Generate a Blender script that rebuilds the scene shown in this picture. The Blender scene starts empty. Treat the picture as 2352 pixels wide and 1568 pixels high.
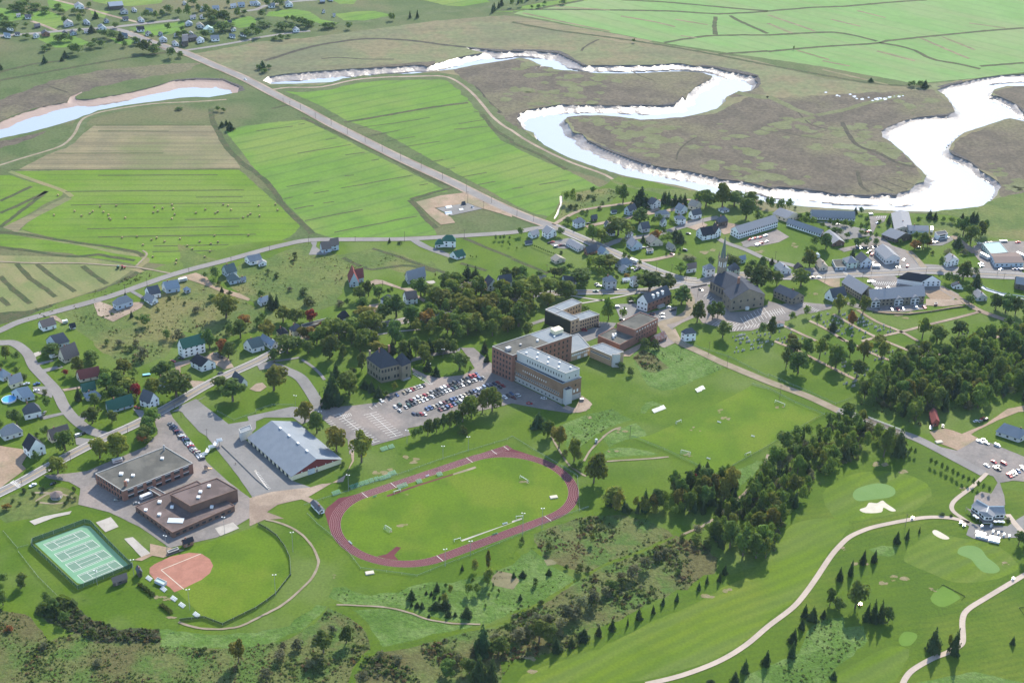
import bpy, bmesh, math, random
import numpy as np
from mathutils import Vector, Matrix, noise
from mathutils.geometry import delaunay_2d_cdt
random.seed(7)
SC = bpy.context.scene
COL = SC.collection
# ---------------------------------------------------------------- camera
FPX, TH, RO, CH = 3300.0, 0.511, 0.03, 553.3
ex = Vector((1, 0, 0)); eu = Vector((0, math.sin(TH), math.cos(TH))); ef = Vector((0, math.cos(TH), -math.sin(TH)))
cr_, sr_ = math.cos(RO), math.sin(RO)
cx_ = ex * cr_ + eu * sr_; cy_ = ex * -sr_ + eu * cr_
cam_d = bpy.data.cameras.new('camera'); cam = bpy.data.objects.new('camera', cam_d); COL.objects.link(cam)
cam.matrix_world = Matrix(((cx_.x, cy_.x, -ef.x, 0), (cx_.y, cy_.y, -ef.y, 0), (cx_.z, cy_.z, -ef.z, CH), (0, 0, 0, 1)))
cam_d.sensor_width = 36; cam_d.lens = 36 * FPX / 2352; cam_d.clip_start = 1; cam_d.clip_end = 30000
SC.camera = cam
# ---------------------------------------------------------------- light
SUN_EL, SUN_AZ = math.radians(36), math.radians(16)
w = bpy.data.worlds.new('World'); SC.world = w; w.use_nodes = True
nt = w.node_tree; bg = nt.nodes['Background']
sky = nt.nodes.new('ShaderNodeTexSky'); sky.sky_type = 'NISHITA'; sky.sun_disc = False
sky.sun_elevation = SUN_EL; sky.sun_rotation = SUN_AZ; sky.altitude = 300; sky.air_density = 1.0; sky.dust_density = 0.5
nt.links.new(sky.outputs[0], bg.inputs[0]); bg.inputs[1].default_value = 0.15
S = Vector((math.cos(SUN_EL) * math.sin(SUN_AZ), math.cos(SUN_EL) * math.cos(SUN_AZ), math.sin(SUN_EL)))
ld = bpy.data.lights.new('sun', 'SUN'); ld.energy = 3.6; ld.angle = math.radians(.5); ld.color = (1, .92, .77)
lo = bpy.data.objects.new('sun', ld); COL.objects.link(lo); lo.rotation_mode = 'QUATERNION'; lo.rotation_quaternion = S.to_track_quat('Z', 'Y')
SC.view_settings.view_transform = 'Standard'; SC.view_settings.look = 'None'; SC.view_settings.gamma = 1
SC.view_settings.exposure = 1.25
SC.cycles.max_bounces = 5; SC.cycles.diffuse_bounces = 2; SC.cycles.glossy_bounces = 2; SC.cycles.volume_bounces = 0
SC.cycles.use_denoising = True
# ---------------------------------------------------------------- survey: sight lines of the photograph met with the ground
def at(X, Y, z=0.0):
    x, y = X - 1176, 784 - Y
    d = cx_ * x + cy_ * y + ef * FPX
    t = (z - CH) / d.z
    return Vector((d.x * t, d.y * t, z))
def T(c, r, x, y, z=0.0): return at(588 * c + x / 4, 392 * r + y / 4, z)
def G(s, z=0.0):
    out, c, r = [], None, 0
    for t in s.split():
        if ',' not in t:
            c = None if t == 'F' else int(t[0]); r = 0 if t == 'F' else int(t[1]); continue
        x, y = map(float, t.split(','))
        out.append(at(x, y, z) if c is None else T(c, r, x, y, z))
    return out
def mpp(p):      # metres per survey unit, across and up, at a ground point
    dv = p - Vector((0, 0, CH)); s = dv.dot(ef) / FPX / 4
    return s, s / math.cos(math.asin(CH / dv.length))
# ---------------------------------------------------------------- object helpers
def tag(o, label=None, cat=None, group=None, kind=None):
    if label: o['label'] = label
    if cat: o['category'] = cat
    if group: o['group'] = group
    if kind: o['kind'] = kind
    return o
def mesh(name, verts, faces, mat=None, smooth=False, mi=None):
    me = bpy.data.meshes.new(name); me.from_pydata([tuple(v) for v in verts], [], faces)
    if mat:
        for m in (mat if isinstance(mat, (list, tuple)) else [mat]): me.materials.append(m)
    if mi: me.polygons.foreach_set('material_index', mi)
    if smooth: me.polygons.foreach_set('use_smooth', [True] * len(me.polygons))
    me.update(); return me
def link(name, me, parent=None, loc=None, rz=0, sc=None):
    o = bpy.data.objects.new(name, me); COL.objects.link(o)
    if parent: o.parent = parent
    if loc is not None: o.location = loc
    if rz: o.rotation_euler = (0, 0, rz)
    if sc is not None: o.scale = sc
    return o
def thing(name, loc, rz=0, label=None, cat=None, group=None, sc=None):
    return tag(link(name, None, None, loc, rz, sc), label, cat, group)
class MB:
    def __init__(s): s.v = []; s.f = []; s.m = []
    def face(s, pts, m=0):
        n = len(s.v); s.v += [tuple(p) for p in pts]; s.f.append(tuple(range(n, n + len(pts)))); s.m.append(m)
    def box(s, c, sz, rz=0, m=0, taper=1.0):
        ca, sa = math.cos(rz), math.sin(rz); n = len(s.v)
        for k in range(8):
            x = (-.5, .5, .5, -.5)[k % 4] * sz[0]; y = (-.5, -.5, .5, .5)[k % 4] * sz[1]; t = taper if k > 3 else 1
            s.v.append((c[0] + ca * x * t - sa * y * t, c[1] + sa * x * t + ca * y * t, c[2] + (sz[2] if k > 3 else 0)))
        for f in ((0, 3, 2, 1), (4, 5, 6, 7), (0, 1, 5, 4), (1, 2, 6, 5), (2, 3, 7, 6), (3, 0, 4, 7)):
            s.f.append(tuple(n + i for i in f)); s.m.append(m)
    def bar(s, a, b, r, m=0, n=5, r2=None):
        a, b = Vector(a), Vector(b); q = (b - a).to_track_quat('Z', 'Y'); k0 = len(s.v); r2 = r if r2 is None else r2
        for e, rr in ((a, r), (b, r2)):
            for i in range(n):
                an = 2 * math.pi * i / n; s.v.append(tuple(e + q @ Vector((math.cos(an) * rr, math.sin(an) * rr, 0))))
        for i in range(n):
            j = (i + 1) % n; s.f.append((k0 + i, k0 + j, k0 + n + j, k0 + n + i)); s.m.append(m)
        s.f.append(tuple(range(k0 + n - 1, k0 - 1, -1))); s.m.append(m); s.f.append(tuple(range(k0 + n, k0 + 2 * n))); s.m.append(m)
    def prism(s, poly, z0, z1, m=0):
        n = len(poly); k = len(s.v)
        ar = sum(poly[i][0] * poly[(i + 1) % n][1] - poly[(i + 1) % n][0] * poly[i][1] for i in range(n))
        if ar < 0: poly = poly[::-1]
        s.v += [(p[0], p[1], z0) for p in poly] + [(p[0], p[1], z1) for p in poly]
        for i in range(n):
            j = (i + 1) % n; s.f.append((k + i, k + j, k + n + j, k + n + i)); s.m.append(m)
        s.f.append(tuple(range(k + n - 1, k - 1, -1))); s.m.append(m); s.f.append(tuple(range(k + n, k + 2 * n))); s.m.append(m)
    def mesh(s, name, mat, smooth=False): return mesh(name, s.v, s.f, mat, smooth, s.m)
    def obj(s, name, mat, parent=None, smooth=False, loc=None, rz=0): return link(name, s.mesh(name, mat, smooth), parent, loc, rz)
# ---------------------------------------------------------------- materials
def nodes(m):
    m.use_nodes = True; n = m.node_tree; b = n.nodes['Principled BSDF']; return n, b
def mat(name, c1, c2=None, c3=None, s=.06, s3=.012, fine=.9, fa=.28, rough=.95, spec=.15, metal=0, streak=None, bump=0, rnd=0, sub=0, contrast=.5, bands=None):
    m = bpy.data.materials.new(name); n, b = nodes(m); L = n.links.new
    b.inputs['Roughness'].default_value = rough; b.inputs['Metallic'].default_value = metal
    b.inputs['Specular IOR Level'].default_value = spec
    tc = n.nodes.new('ShaderNodeTexCoord'); co = tc.outputs['Object']
    if c2 is None and not fa and not rnd:
        b.inputs['Base Color'].default_value = (*c1, 1); return m
    def nz(scale, det=5, vec=None, rough_=.6):
        t = n.nodes.new('ShaderNodeTexNoise'); t.inputs['Scale'].default_value = scale; t.inputs['Detail'].default_value = det
        t.inputs['Roughness'].default_value = rough_; L(vec or co, t.inputs['Vector']); return t.outputs['Fac']
    def ramp(f, lo, hi):
        r = n.nodes.new('ShaderNodeMapRange'); r.interpolation_type = 'SMOOTHSTEP'
        r.inputs['From Min'].default_value = lo; r.inputs['From Max'].default_value = hi; L(f, r.inputs['Value']); return r.outputs['Result']
    def mix(f, a, bb, mode='MIX'):
        x = n.nodes.new('ShaderNodeMix'); x.data_type = 'RGBA'; x.blend_type = mode; L(f, x.inputs[0]) if not isinstance(f, float) else setattr(x.inputs[0], 'default_value', f)
        for i, v in ((6, a), (7, bb)):
            if isinstance(v, tuple): x.inputs[i].default_value = (*v, 1)
            else: L(v, x.inputs[i])
        return x.outputs[2]
    col = c1
    h = contrast / 2 * .4
    if c2: col = mix(ramp(nz(s), .5 - h, .5 + h), c1, c2)
    if c3: col = mix(ramp(nz(s3, 3), .46, .66), col, c3)
    if streak:   # (angle, along, across, strength, dark colour)
        an, al, ac, st, dc = streak
        mp = n.nodes.new('ShaderNodeMapping'); mp.vector_type = 'TEXTURE'
        mp.inputs['Rotation'].default_value = (0, 0, an); mp.inputs['Scale'].default_value = (1 / al, 1 / ac, 1); L(co, mp.inputs[0])
        f = ramp(nz(1, 3, mp.outputs[0], .55), .42, .7)
        k = n.nodes.new('ShaderNodeMath'); k.operation = 'MULTIPLY'; k.inputs[1].default_value = st; L(f, k.inputs[0])
        col = mix(k.outputs[0], col, dc)
    if bands:   # (angle, spacing, strength, colour, wander)
        an, spc, st, dc, wan = bands
        mp = n.nodes.new('ShaderNodeMapping'); mp.vector_type = 'TEXTURE'; mp.inputs['Rotation'].default_value = (0, 0, an); mp.inputs['Scale'].default_value = (spc,) * 3; L(co, mp.inputs[0])
        sx = n.nodes.new('ShaderNodeSeparateXYZ'); L(mp.outputs[0], sx.inputs[0])
        wz = n.nodes.new('ShaderNodeMath'); wz.operation = 'MULTIPLY_ADD'; wz.inputs[1].default_value = wan; L(nz(.006, 2), wz.inputs[0]); L(sx.outputs['Y'], wz.inputs[2])
        pp = n.nodes.new('ShaderNodeMath'); pp.operation = 'PINGPONG'; pp.inputs[1].default_value = .5; L(wz.outputs[0], pp.inputs[0])
        f = ramp(pp.outputs[0], .16, .02) if wan < 2.5 else ramp(pp.outputs[0], .1, .4)
        k = n.nodes.new('ShaderNodeMath'); k.operation = 'MULTIPLY'; L(f, k.inputs[0])
        k2 = n.nodes.new('ShaderNodeMath'); k2.operation = 'MULTIPLY'; k2.inputs[1].default_value = st * 1.6; L(nz(.03, 3), k2.inputs[0]); L(k2.outputs[0], k.inputs[1])
        col = mix(k.outputs[0], col, dc)
    if fa:
        f = nz(fine, 4, None, .7)
        r = n.nodes.new('ShaderNodeMapRange'); r.inputs['From Min'].default_value = .25; r.inputs['From Max'].default_value = .75
        r.inputs['To Min'].default_value = 1 - fa; r.inputs['To Max'].default_value = 1 + fa; L(f, r.inputs['Value'])
        v = n.nodes.new('ShaderNodeVectorMath'); v.operation = 'SCALE'
        if isinstance(col, tuple): v.inputs[0].default_value = col
        else: L(col, v.inputs[0])
        L(r.outputs[0], v.inputs['Scale']); col = v.outputs[0]
    if rnd:
        oi = n.nodes.new('ShaderNodeObjectInfo'); hs = n.nodes.new('ShaderNodeHueSaturation')
        a = n.nodes.new('ShaderNodeMapRange'); a.inputs['To Min'].default_value = .5 - .028 * rnd; a.inputs['To Max'].default_value = .5 + .028 * rnd; L(oi.outputs['Random'], a.inputs['Value'])
        bb = n.nodes.new('ShaderNodeMath'); bb.operation = 'FRACT'; k = n.nodes.new('ShaderNodeMath'); k.operation = 'MULTIPLY'; k.inputs[1].default_value = 7.13
        L(oi.outputs['Random'], k.inputs[0]); L(k.outputs[0], bb.inputs[0])
        c = n.nodes.new('ShaderNodeMapRange'); c.inputs['To Min'].default_value = 1 - .3 * rnd; c.inputs['To Max'].default_value = 1 + .35 * rnd; L(bb.outputs[0], c.inputs['Value'])
        L(a.outputs[0], hs.inputs['Hue']); L(c.outputs[0], hs.inputs['Value'])
        if isinstance(col, tuple): hs.inputs['Color'].default_value = (*col, 1)
        else: L(col, hs.inputs['Color'])
        col = hs.outputs[0]
    if isinstance(col, tuple): b.inputs['Base Color'].default_value = (*col, 1)
    else: L(col, b.inputs['Base Color'])
    if bump:
        bp = n.nodes.new('ShaderNodeBump'); bp.inputs['Strength'].default_value = bump; bp.inputs['Distance'].default_value = 1.0
        L(nz(fine * .7, 4, None, .65), bp.inputs['Height']); L(bp.outputs[0], b.inputs['Normal'])
    return m
def ang(s):
    a, b = G(s); return math.atan2(b.y - a.y, b.x - a.x)
# ================================================================ ground
GREEN = (.052, .1, .004); LAWN2 = (.07, .118, .006)
M = {}
M['ground'] = mat('rough_ground', (.075, .1, .035), (.055, .085, .025), (.11, .105, .05), s=.03, s3=.006, fine=.35, fa=.35)
M['lawn'] = mat('lawn', GREEN, LAWN2, (.09, .13, .025), s=.025, s3=.012, fine=.6, fa=.3)
M['meadow'] = mat('meadow', (.095, .122, .03), (.066, .102, .022), (.13, .125, .045), s=.035, s3=.013, fine=.35, fa=.35, bump=.6)
M['scrub'] = mat('scrub', (.06, .105, .02), (.09, .105, .032), (.085, .08, .03), s=.06, s3=.02, fine=.45, fa=.45, bump=.8, contrast=.35)
M['marshgreen'] = mat('marsh_green', (.13, .145, .068), (.155, .135, .075), (.105, .115, .062), s=.02, s3=.006, fine=.14, fa=.3, streak=(ang('10 900,560 1500,545'), .006, .05, .5, (.105, .095, .055)))
M['marsh'] = mat('marsh_brown', (.1, .082, .06), (.074, .062, .046), (.12, .11, .062), s=.04, s3=.007, fine=.25, fa=.5)
M['creek'] = mat('marsh_creek', (.04, .036, .028), (.06, .055, .035), s=.1, fine=.5, fa=.4); M['worn'] = mat('worn_grass', (.16, .15, .06), (.2, .165, .1), s=.2, fine=.7, fa=.3)
M['marshpatch'] = mat('marsh_patch', (.12, .13, .062), (.1, .108, .048), s=.05, fine=.3, fa=.3)
sB = ang('10 100,1400 1000,1200')
M['field'] = mat('field_grass', (.095, .185, .02), (.08, .16, .018), (.13, .185, .035), s=.03, s3=.007, fine=.3, fa=.16, streak=(sB, .004, .09, .4, (.1, .15, .04)), bands=(sB, 19, .5, (.05, .1, .022), .8))
M['field2'] = mat('cut_field_grass', (.095, .172, .01), (.08, .15, .009), (.115, .175, .026), s=.03, s3=.009, fine=.4, fa=.2, streak=(ang('01 600,300 2200,300'), .004, .13, .35, (.12, .15, .03)), bands=(ang('01 600,300 2200,295'), 13, .5, (.055, .1, .015), .5))
M['farfield'] = mat('far_field_grass', (.13, .235, .07), (.115, .215, .06), (.155, .23, .085), s=.012, s3=.004, fine=.1, fa=.1, streak=(ang('30 200,470 1200,720'), .002, .028, .5, (.17, .185, .09)), bands=(ang('30 200,470 1200,720'), 26, .5, (.11, .17, .06), .6))
M['tan'] = mat('stubble', (.2, .17, .095), (.155, .14, .08), (.13, .14, .06), s=.03, s3=.01, fine=.4, fa=.2, streak=(ang('00 700,1350 1900,1350'), .004, .1, .6, (.12, .1, .062)), bands=(ang('00 700,1350 1900,1350'), 11, .7, (.1, .085, .05), .6))
M['hay'] = mat('hay_field', (.165, .165, .07), (.125, .15, .052), (.2, .165, .085), s=.03, s3=.012, fine=.5, fa=.2, streak=(ang('01 180,860 480,1170'), .006, .12, .5, (.105, .13, .045)))
M['ditch'] = mat('ditch', (.04, .058, .02), (.065, .065, .03), s=.12, fine=.8, fa=.4, bump=.6)
M['dike'] = mat('dike_grass', (.085, .105, .045), (.065, .09, .03), s=.06, fine=.4, fa=.3)
M['road'] = mat('road_asphalt', (.2, .185, .175), (.17, .158, .15), s=.05, fine=.6, fa=.1, spec=.3)
M['asphalt'] = mat('asphalt', (.19, .168, .155), (.14, .128, .12), (.22, .185, .165), s=.05, s3=.02, fine=.5, fa=.2, spec=.3)
M['greyasphalt'] = mat('grey_asphalt', (.18, .172, .165), (.15, .145, .14), s=.05, fine=.5, fa=.12, spec=.3)
M['gravel'] = mat('gravel', (.3, .235, .18), (.24, .185, .14), (.2, .15, .115), s=.07, s3=.03, fine=.7, fa=.2)
M['path'] = mat('path_dirt', (.25, .205, .15), (.2, .165, .11), s=.1, fine=.8, fa=.15)
M['gpath'] = mat('path_paving', (.4, .33, .27), (.35, .29, .24), s=.08, fine=.8, fa=.08)
M['sand'] = mat('bunker_sand', (.5, .45, .36), (.44, .4, .32), s=.2, fine=.8, fa=.08)
M['sandground'] = mat('sandy_ground', (.3, .215, .155), (.24, .175, .12), (.19, .165, .1), s=.04, s3=.03, fine=.6, fa=.2)
M['lanepaint'] = mat('lane_paint', (.4, .3, .3), fa=.1)
M['paint'] = mat('road_paint', (.62, .6, .56), fa=.1)
M['ypaint'] = mat('yellow_paint', (.5, .34, .08), fa=.1)
M['fairway'] = mat('fairway', (.09, .145, .007), (.074, .126, .006), (.115, .15, .014), s=.02, s3=.008, fine=.6, fa=.24, streak=(ang('23 1300,1100 2200,700'), .006, .07, .5, (.11, .14, .04)), bands=(ang('23 1300,1100 2200,700'), 8, .5, (.06, .105, .015), 4))
M['rough'] = mat('golf_rough', (.066, .112, .006), (.054, .098, .005), (.09, .125, .012), s=.03, s3=.012, fine=.6, fa=.3, bands=(ang('33 1300,700 1800,600'), 5, .4, (.045, .085, .01), 5))
M['green'] = mat('putting_green', (.12, .2, .06), (.11, .19, .055), s=.06, fine=.8, fa=.06)
M['tee'] = mat('tee_grass', (.09, .165, .022), (.1, .175, .026), s=.08, fine=.8, fa=.08)
M['turf'] = mat('sports_turf', (.082, .14, .005), (.064, .118, .005), (.1, .145, .01), s=.03, s3=.02, fine=.7, fa=.28)
M['uncut'] = mat('long_grass', (.07, .13, .022), (.1, .155, .04), (.055, .108, .015), s=.09, s3=.03, fine=.5, fa=.4, bump=.8, contrast=.4)
M['track'] = mat('running_track', (.115, .034, .04), (.095, .028, .034), s=.04, fine=.8, fa=.1)
M['clay'] = mat('infield_clay', (.31, .145, .105), (.27, .125, .09), s=.12, fine=.7, fa=.1)
M['court'] = mat('court_green', (.15, .29, .18), (.135, .27, .165), s=.2, fine=.8, fa=.05)
M['court2'] = mat('court_dark', (.13, .21, .155), fa=.05)
M['mud'] = None
M['concrete'] = mat('concrete', (.36, .33, .29), (.31, .285, .25), s=.1, fine=.9, fa=.1)
M['rock'] = mat('bank_rock', (.055, .05, .05), (.09, .08, .075), s=.3, fine=.9, fa=.4, bump=1)

def smooth(p, k=4, closed=False):
    n = len(p); out = []
    for i in range(n if closed else n - 1):
        a = p[(i - 1) % n] if closed or i else p[0]; b = p[i]; c = p[(i + 1) % n]; d = p[(i + 2) % n] if closed or i + 2 < n else p[-1]
        for j in range(k):
            t = j / k
            out.append(.5 * ((2 * b) + (c - a) * t + (2 * a - 5 * b + 4 * c - d) * t * t + (3 * b - a - 3 * c + d) * t ** 3))
    if not closed: out.append(p[-1])
    return out
def ragged(p, amp, step=5.0, closed=True):
    out = []; n = len(p)
    for i in range(n if closed else n - 1):
        a, b = p[i], p[(i + 1) % n]; L = (b - a).length; k = max(1, int(L / step)); d = (b - a); nn = Vector((-d.y, d.x, 0)).normalized()
        for j in range(k):
            q = a + d * (j / k); out.append(q + nn * (noise.noise(q * .11) + .6 * noise.noise(q * .37)) * amp)
    if not closed: out.append(p[-1])
    return out
def inpoly(P, poly):
    x, y = P[:, 0], P[:, 1]; r = np.zeros(len(P), bool); q = np.array([(v[0], v[1]) for v in poly]); j = len(q) - 1
    for i in range(len(q)):
        (xi, yi), (xj, yj) = q[i], q[j]
        r ^= ((yi > y) != (yj > y)) & (x < (xj - xi) * (y - yi) / (yj - yi + 1e-12) + xi); j = i
    return r
HOLES = []
def sheet(name, poly, m, z, rag=0, sm=0, river=False, label=None, kind='structure', step=5):
    if isinstance(poly, str): poly = G(poly)
    if sm: poly = smooth(poly, sm, True)
    if rag: poly = ragged(poly, rag, step)
    vs = []; es = []
    for q in [poly] + (HOLES if river else []):
        k = len(vs); vs += [Vector((p[0], p[1])) for p in q]; es += [(k + i, k + (i + 1) % len(q)) for i in range(len(q))]
    V, E, F, *_ = delaunay_2d_cdt(vs, es, [], 0, 1e-5)
    VA = np.array([(v.x, v.y) for v in V]); C = np.array([VA[list(f)].mean(0) for f in F])
    k = inpoly(C, poly)
    if river:
        for q in HOLES: k &= ~inpoly(C, q)
    F = [f for f, t in zip(F, k) if t]
    F = [f if (VA[f[1]][0] - VA[f[0]][0]) * (VA[f[2]][1] - VA[f[0]][1]) - (VA[f[1]][1] - VA[f[0]][1]) * (VA[f[2]][0] - VA[f[0]][0]) > 0 else f[::-1] for f in F]
    o = link(name, mesh(name, [(a, b, z) for a, b in VA], F, M[m] if isinstance(m, str) else m)); o['kind'] = kind
    return o
def ribbon(name, pts, wd, m, z, rag=0, sm=3, kind='structure', dz=None):
    if isinstance(pts, str): pts = G(pts)
    q = [pts[0]]
    for p in pts[1:-1]:
        if (p - q[-1]).length > min(9, max(wd * 1.2, 2)) and (p - pts[-1]).length > min(9, max(wd * 1.2, 2)): q.append(p)
    pts = q + [pts[-1]]
    if sm and len(pts) > 2: pts = smooth(pts, sm)
    if rag: pts = ragged(pts, rag * .3, 6, False)
    L, R = [], []
    for i, p in enumerate(pts):
        d = pts[min(i + 1, len(pts) - 1)] - pts[max(i - 1, 0)]; d.z = 0; d.normalize(); nn = Vector((-d.y, d.x, 0))
        a = wd / 2 * (1 + (rag and .45 * noise.noise(p * .23 + Vector((5, 0, 0))))); b = wd / 2 * (1 + (rag and .45 * noise.noise(p * .21)))
        L.append(p + nn * a); R.append(p - nn * b)
    n = len(pts); v = [(p.x, p.y, z) for p in L] + [(p.x, p.y, z) for p in R]
    f = [(i, n + i, n + i + 1, i + 1) for i in range(n - 1)]
    o = link(name, mesh(name, v, f, M[m] if isinstance(m, str) else m))
    if kind: o['kind'] = kind
    return o
# ---- the tidal river
RIV = ('10 60,740 110,705 270,680 600,650 930,630 1200,615 1530,598 1570,612 1600,605 1640,588 1850,530 2090,485 1960,455 1930,440 2060,450 2150,462 2250,478 2352,470 '
 '20 60,470 200,470 420,488 530,540 660,605 720,598 800,600 1100,600 1400,590 1530,580 1640,600 1850,620 2000,658 2170,690 2255,700 2225,730 2260,760 2200,830 2060,850 1970,890 1965,930 1880,1000 1700,1050 1560,1075 1390,1090 1180,1100 1010,1075 850,1060 650,1060 500,1075 490,1110 540,1180 560,1220 650,1230 690,1290 850,1370 1090,1460 1200,1500 1300,1518 1400,1540 1600,1568 '
 '21 1870,60 1900,75 2150,102 2352,150 31 40,165 100,145 270,165 500,190 620,218 800,222 930,232 1050,215 1180,230 1200,200 1300,180 1370,120 1430,100 1450,50 1420,0 '
 '30 1360,1520 1290,1440 1170,1340 1120,1300 1050,1260 1040,1205 1100,1170 1250,1110 1380,1080 1480,1070 1650,1060 1720,1030 1690,960 1620,870 1550,825 1650,790 1770,760 1900,730 2100,695 2352,680 2700,660 2700,760 2352,790 2200,790 2080,820 2050,870 2130,890 2250,940 2352,1040 2600,1080 2600,1160 2352,1115 2220,1085 1950,1170 1800,1220 1700,1300 1660,1370 1700,1420 1850,1480 1950,1560 '
 '31 2050,60 2130,110 2140,150 2100,220 2050,290 1950,330 1800,365 1500,375 1200,370 900,352 870,370 600,345 300,325 0,290 21 2200,250 2000,225 1790,205 1650,170 1500,130 1250,90 1050,50 860,0 '
 '20 700,1510 500,1440 370,1370 300,1330 220,1280 200,1220 110,1190 80,1130 50,1090 80,1060 70,1040 150,1010 300,985 460,955 600,970 740,960 870,970 1000,970 1100,965 1350,970 1500,960 1560,900 1600,910 1620,860 1680,800 1830,730 1845,700 1750,670 1580,655 1400,660 1160,675 900,675 750,670 600,655 480,645 380,635 370,618 300,610 200,632 270,600 150,545 70,530 0,545 10 2200,570 2000,600 1830,635 1600,660 1300,690 1100,705 850,740 600,760 300,770 130,770')
RIV2 = '00 -500,1230 0,1120 200,1040 400,980 620,938 640,890 660,880 750,845 755,852 690,890 705,915 850,910 1100,870 1400,800 1600,745 1800,727 2050,735 2200,800 2185,850 1920,895 1800,890 1650,900 1400,935 1200,960 1000,995 900,1015 800,1060 650,1110 500,1155 250,1220 0,1270 -500,1400'
STREAM = '21 440,235 460,225 465,300 440,345 430,400 395,445 385,440 410,390 425,345 445,310'
for s, rg in ((RIV, 1.6), (RIV2, .8), (STREAM, .4)): HOLES.append(ragged(G(s), rg, 7))
def waterway(poly, name, depth, level, wide, narrow, gully, step, mud='mud'):
    q = np.array([(p.x, p.y) for p in poly]); A = q; B = np.roll(q, -1, 0); D = B - A; Ln = np.maximum(np.hypot(*D.T), 1e-6); cum = np.concatenate([[0], np.cumsum(Ln)])[:-1]
    ar = (A[:, 0] * B[:, 1] - B[:, 0] * A[:, 1]).sum(); N = np.stack([-D[:, 1], D[:, 0]], 1) / Ln[:, None] * (1 if ar > 0 else -1)
    x0, y0 = q.min(0) - step; x1, y1 = q.max(0) + step
    xs = np.arange(x0, x1, step); ys = np.arange(y0, y1, step); X, Y = np.meshgrid(xs, ys); P = np.stack([X.ravel(), Y.ravel()], 1)
    best = np.full(len(P), 1e9); bi = np.zeros(len(P), int); bt = np.zeros(len(P))
    for i in range(len(q)):
        r = P - A[i]; t = np.clip((r @ D[i]) / Ln[i] ** 2, 0, 1); d = np.hypot(*(r - t[:, None] * D[i]).T)
        k = d < best; best[k] = d[k]; bi[k] = i; bt[k] = (t * Ln[i])[k]
    ins = inpoly(P, poly); sgn = np.where(ins, best, -best)
    sl = cum[bi] + bt; nf = np.zeros(len(P))
    ker = np.clip(-(N[:, 1]), 0, 1); ker = np.convolve(np.concatenate([ker[-6:], ker, ker[:6]]), np.ones(9) / 9, 'same')[6:-6]; nf = ker[bi]
    bw = narrow + (wide - narrow) * nf
    bw *= 1 + .35 * np.array([noise.noise(Vector((v * .02, 3, 0))) for v in sl])
    t = np.clip(sgn / bw, 0, 1.4)
    g = np.array([noise.noise(Vector((v * .16, 0, 0))) + .6 * noise.noise(Vector((v * .43, 7, 0))) for v in sl])
    f2 = np.array([noise.noise(Vector((p[0] * .13, p[1] * .13, 0))) + .5 * noise.noise(Vector((p[0] * .37, p[1] * .37, 4))) for p in P])
    z = -depth * (.22 * np.clip(sgn / 1.5, 0, 1) + .78 * t) - gully * (np.abs(g) * np.clip(t * 3, 0, 1) * np.clip(1.4 - t, 0, 1)) + gully * .12 * f2 * np.clip(t * 2, 0, 1)
    z = np.where(sgn < 0, -.05 , z)
    ok = sgn > -step * 1.5; idx = -np.ones(len(P), int); idx[ok] = np.arange(ok.sum()); W = len(xs); H = len(ys)
    I = idx.reshape(H, W); f = np.stack([I[:-1, :-1], I[:-1, 1:], I[1:, 1:], I[1:, :-1]], -1).reshape(-1, 4); f = f[(f >= 0).all(1)]
    v = np.concatenate([P[ok], z[ok][:, None]], 1)
    o = link('riverbank', mesh('riverbank', v.tolist(), f.tolist(), M[mud], True)); o['kind'] = 'structure'
    big = np.stack([P[:, 0], P[:, 1]], 1); ok = sgn > 1.2; idx = -np.ones(len(P), int); idx[ok] = np.arange(ok.sum()); I = idx.reshape(H, W)
    f = np.stack([I[:-1, :-1], I[:-1, 1:], I[1:, 1:], I[1:, :-1]], -1).reshape(-1, 4); f = f[(f >= 0).all(1)]
    o = link(name, mesh(name, [(a, b, -level) for a, b in P[ok]], f.tolist(), M['water'], True)); o['kind'] = 'structure'
def wet(name, c, rough, metal, bs, bd, c2=None, sp=1.0):
    m = bpy.data.materials.new(name); n, b = nodes(m); L = n.links.new
    tc = n.nodes.new('ShaderNodeTexCoord'); t = n.nodes.new('ShaderNodeTexNoise'); t.inputs['Scale'].default_value = bs; t.inputs['Detail'].default_value = 5; L(tc.outputs['Object'], t.inputs['Vector'])
    bp = n.nodes.new('ShaderNodeBump'); bp.inputs['Strength'].default_value = 1; bp.inputs['Distance'].default_value = bd; L(t.outputs['Fac'], bp.inputs['Height']); L(bp.outputs[0], b.inputs['Normal'])
    t2 = n.nodes.new('ShaderNodeTexNoise'); t2.inputs['Scale'].default_value = .05; t2.inputs['Detail'].default_value = 6; L(tc.outputs['Object'], t2.inputs['Vector'])
    x = n.nodes.new('ShaderNodeMix'); x.data_type = 'RGBA'; L(t2.outputs['Fac'], x.inputs[0]); x.inputs[6].default_value = (*c, 1); x.inputs[7].default_value = (*(c2 or c), 1); L(x.outputs[2], b.inputs['Base Color'])
    b.inputs['Roughness'].default_value = rough; b.inputs['Metallic'].default_value = metal; b.inputs['Specular IOR Level'].default_value = sp; return m
M['mud'] = wet('wet_mud', (.24, .21, .19), .38, .03, .3, .4, (.16, .13, .115), .45)
M['water'] = wet('tidal_water', (.27, .29, .325), .1, .06, .1, .02); M['drymud'] = wet('pink_mud', (.3, .21, .17), .6, 0, .3, .3, (.24, .17, .14), .3)
waterway(HOLES[0], 'river', 7.5, 4.2, 48, 8, 2.3, 3.2)
waterway(HOLES[1], 'river', 5.5, 2.6, 75, 4, .5, 3.6, 'drymud')
waterway(HOLES[2], 'stream', 1.0, .5, 1.5, 1.0, .1, 1.2)
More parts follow.
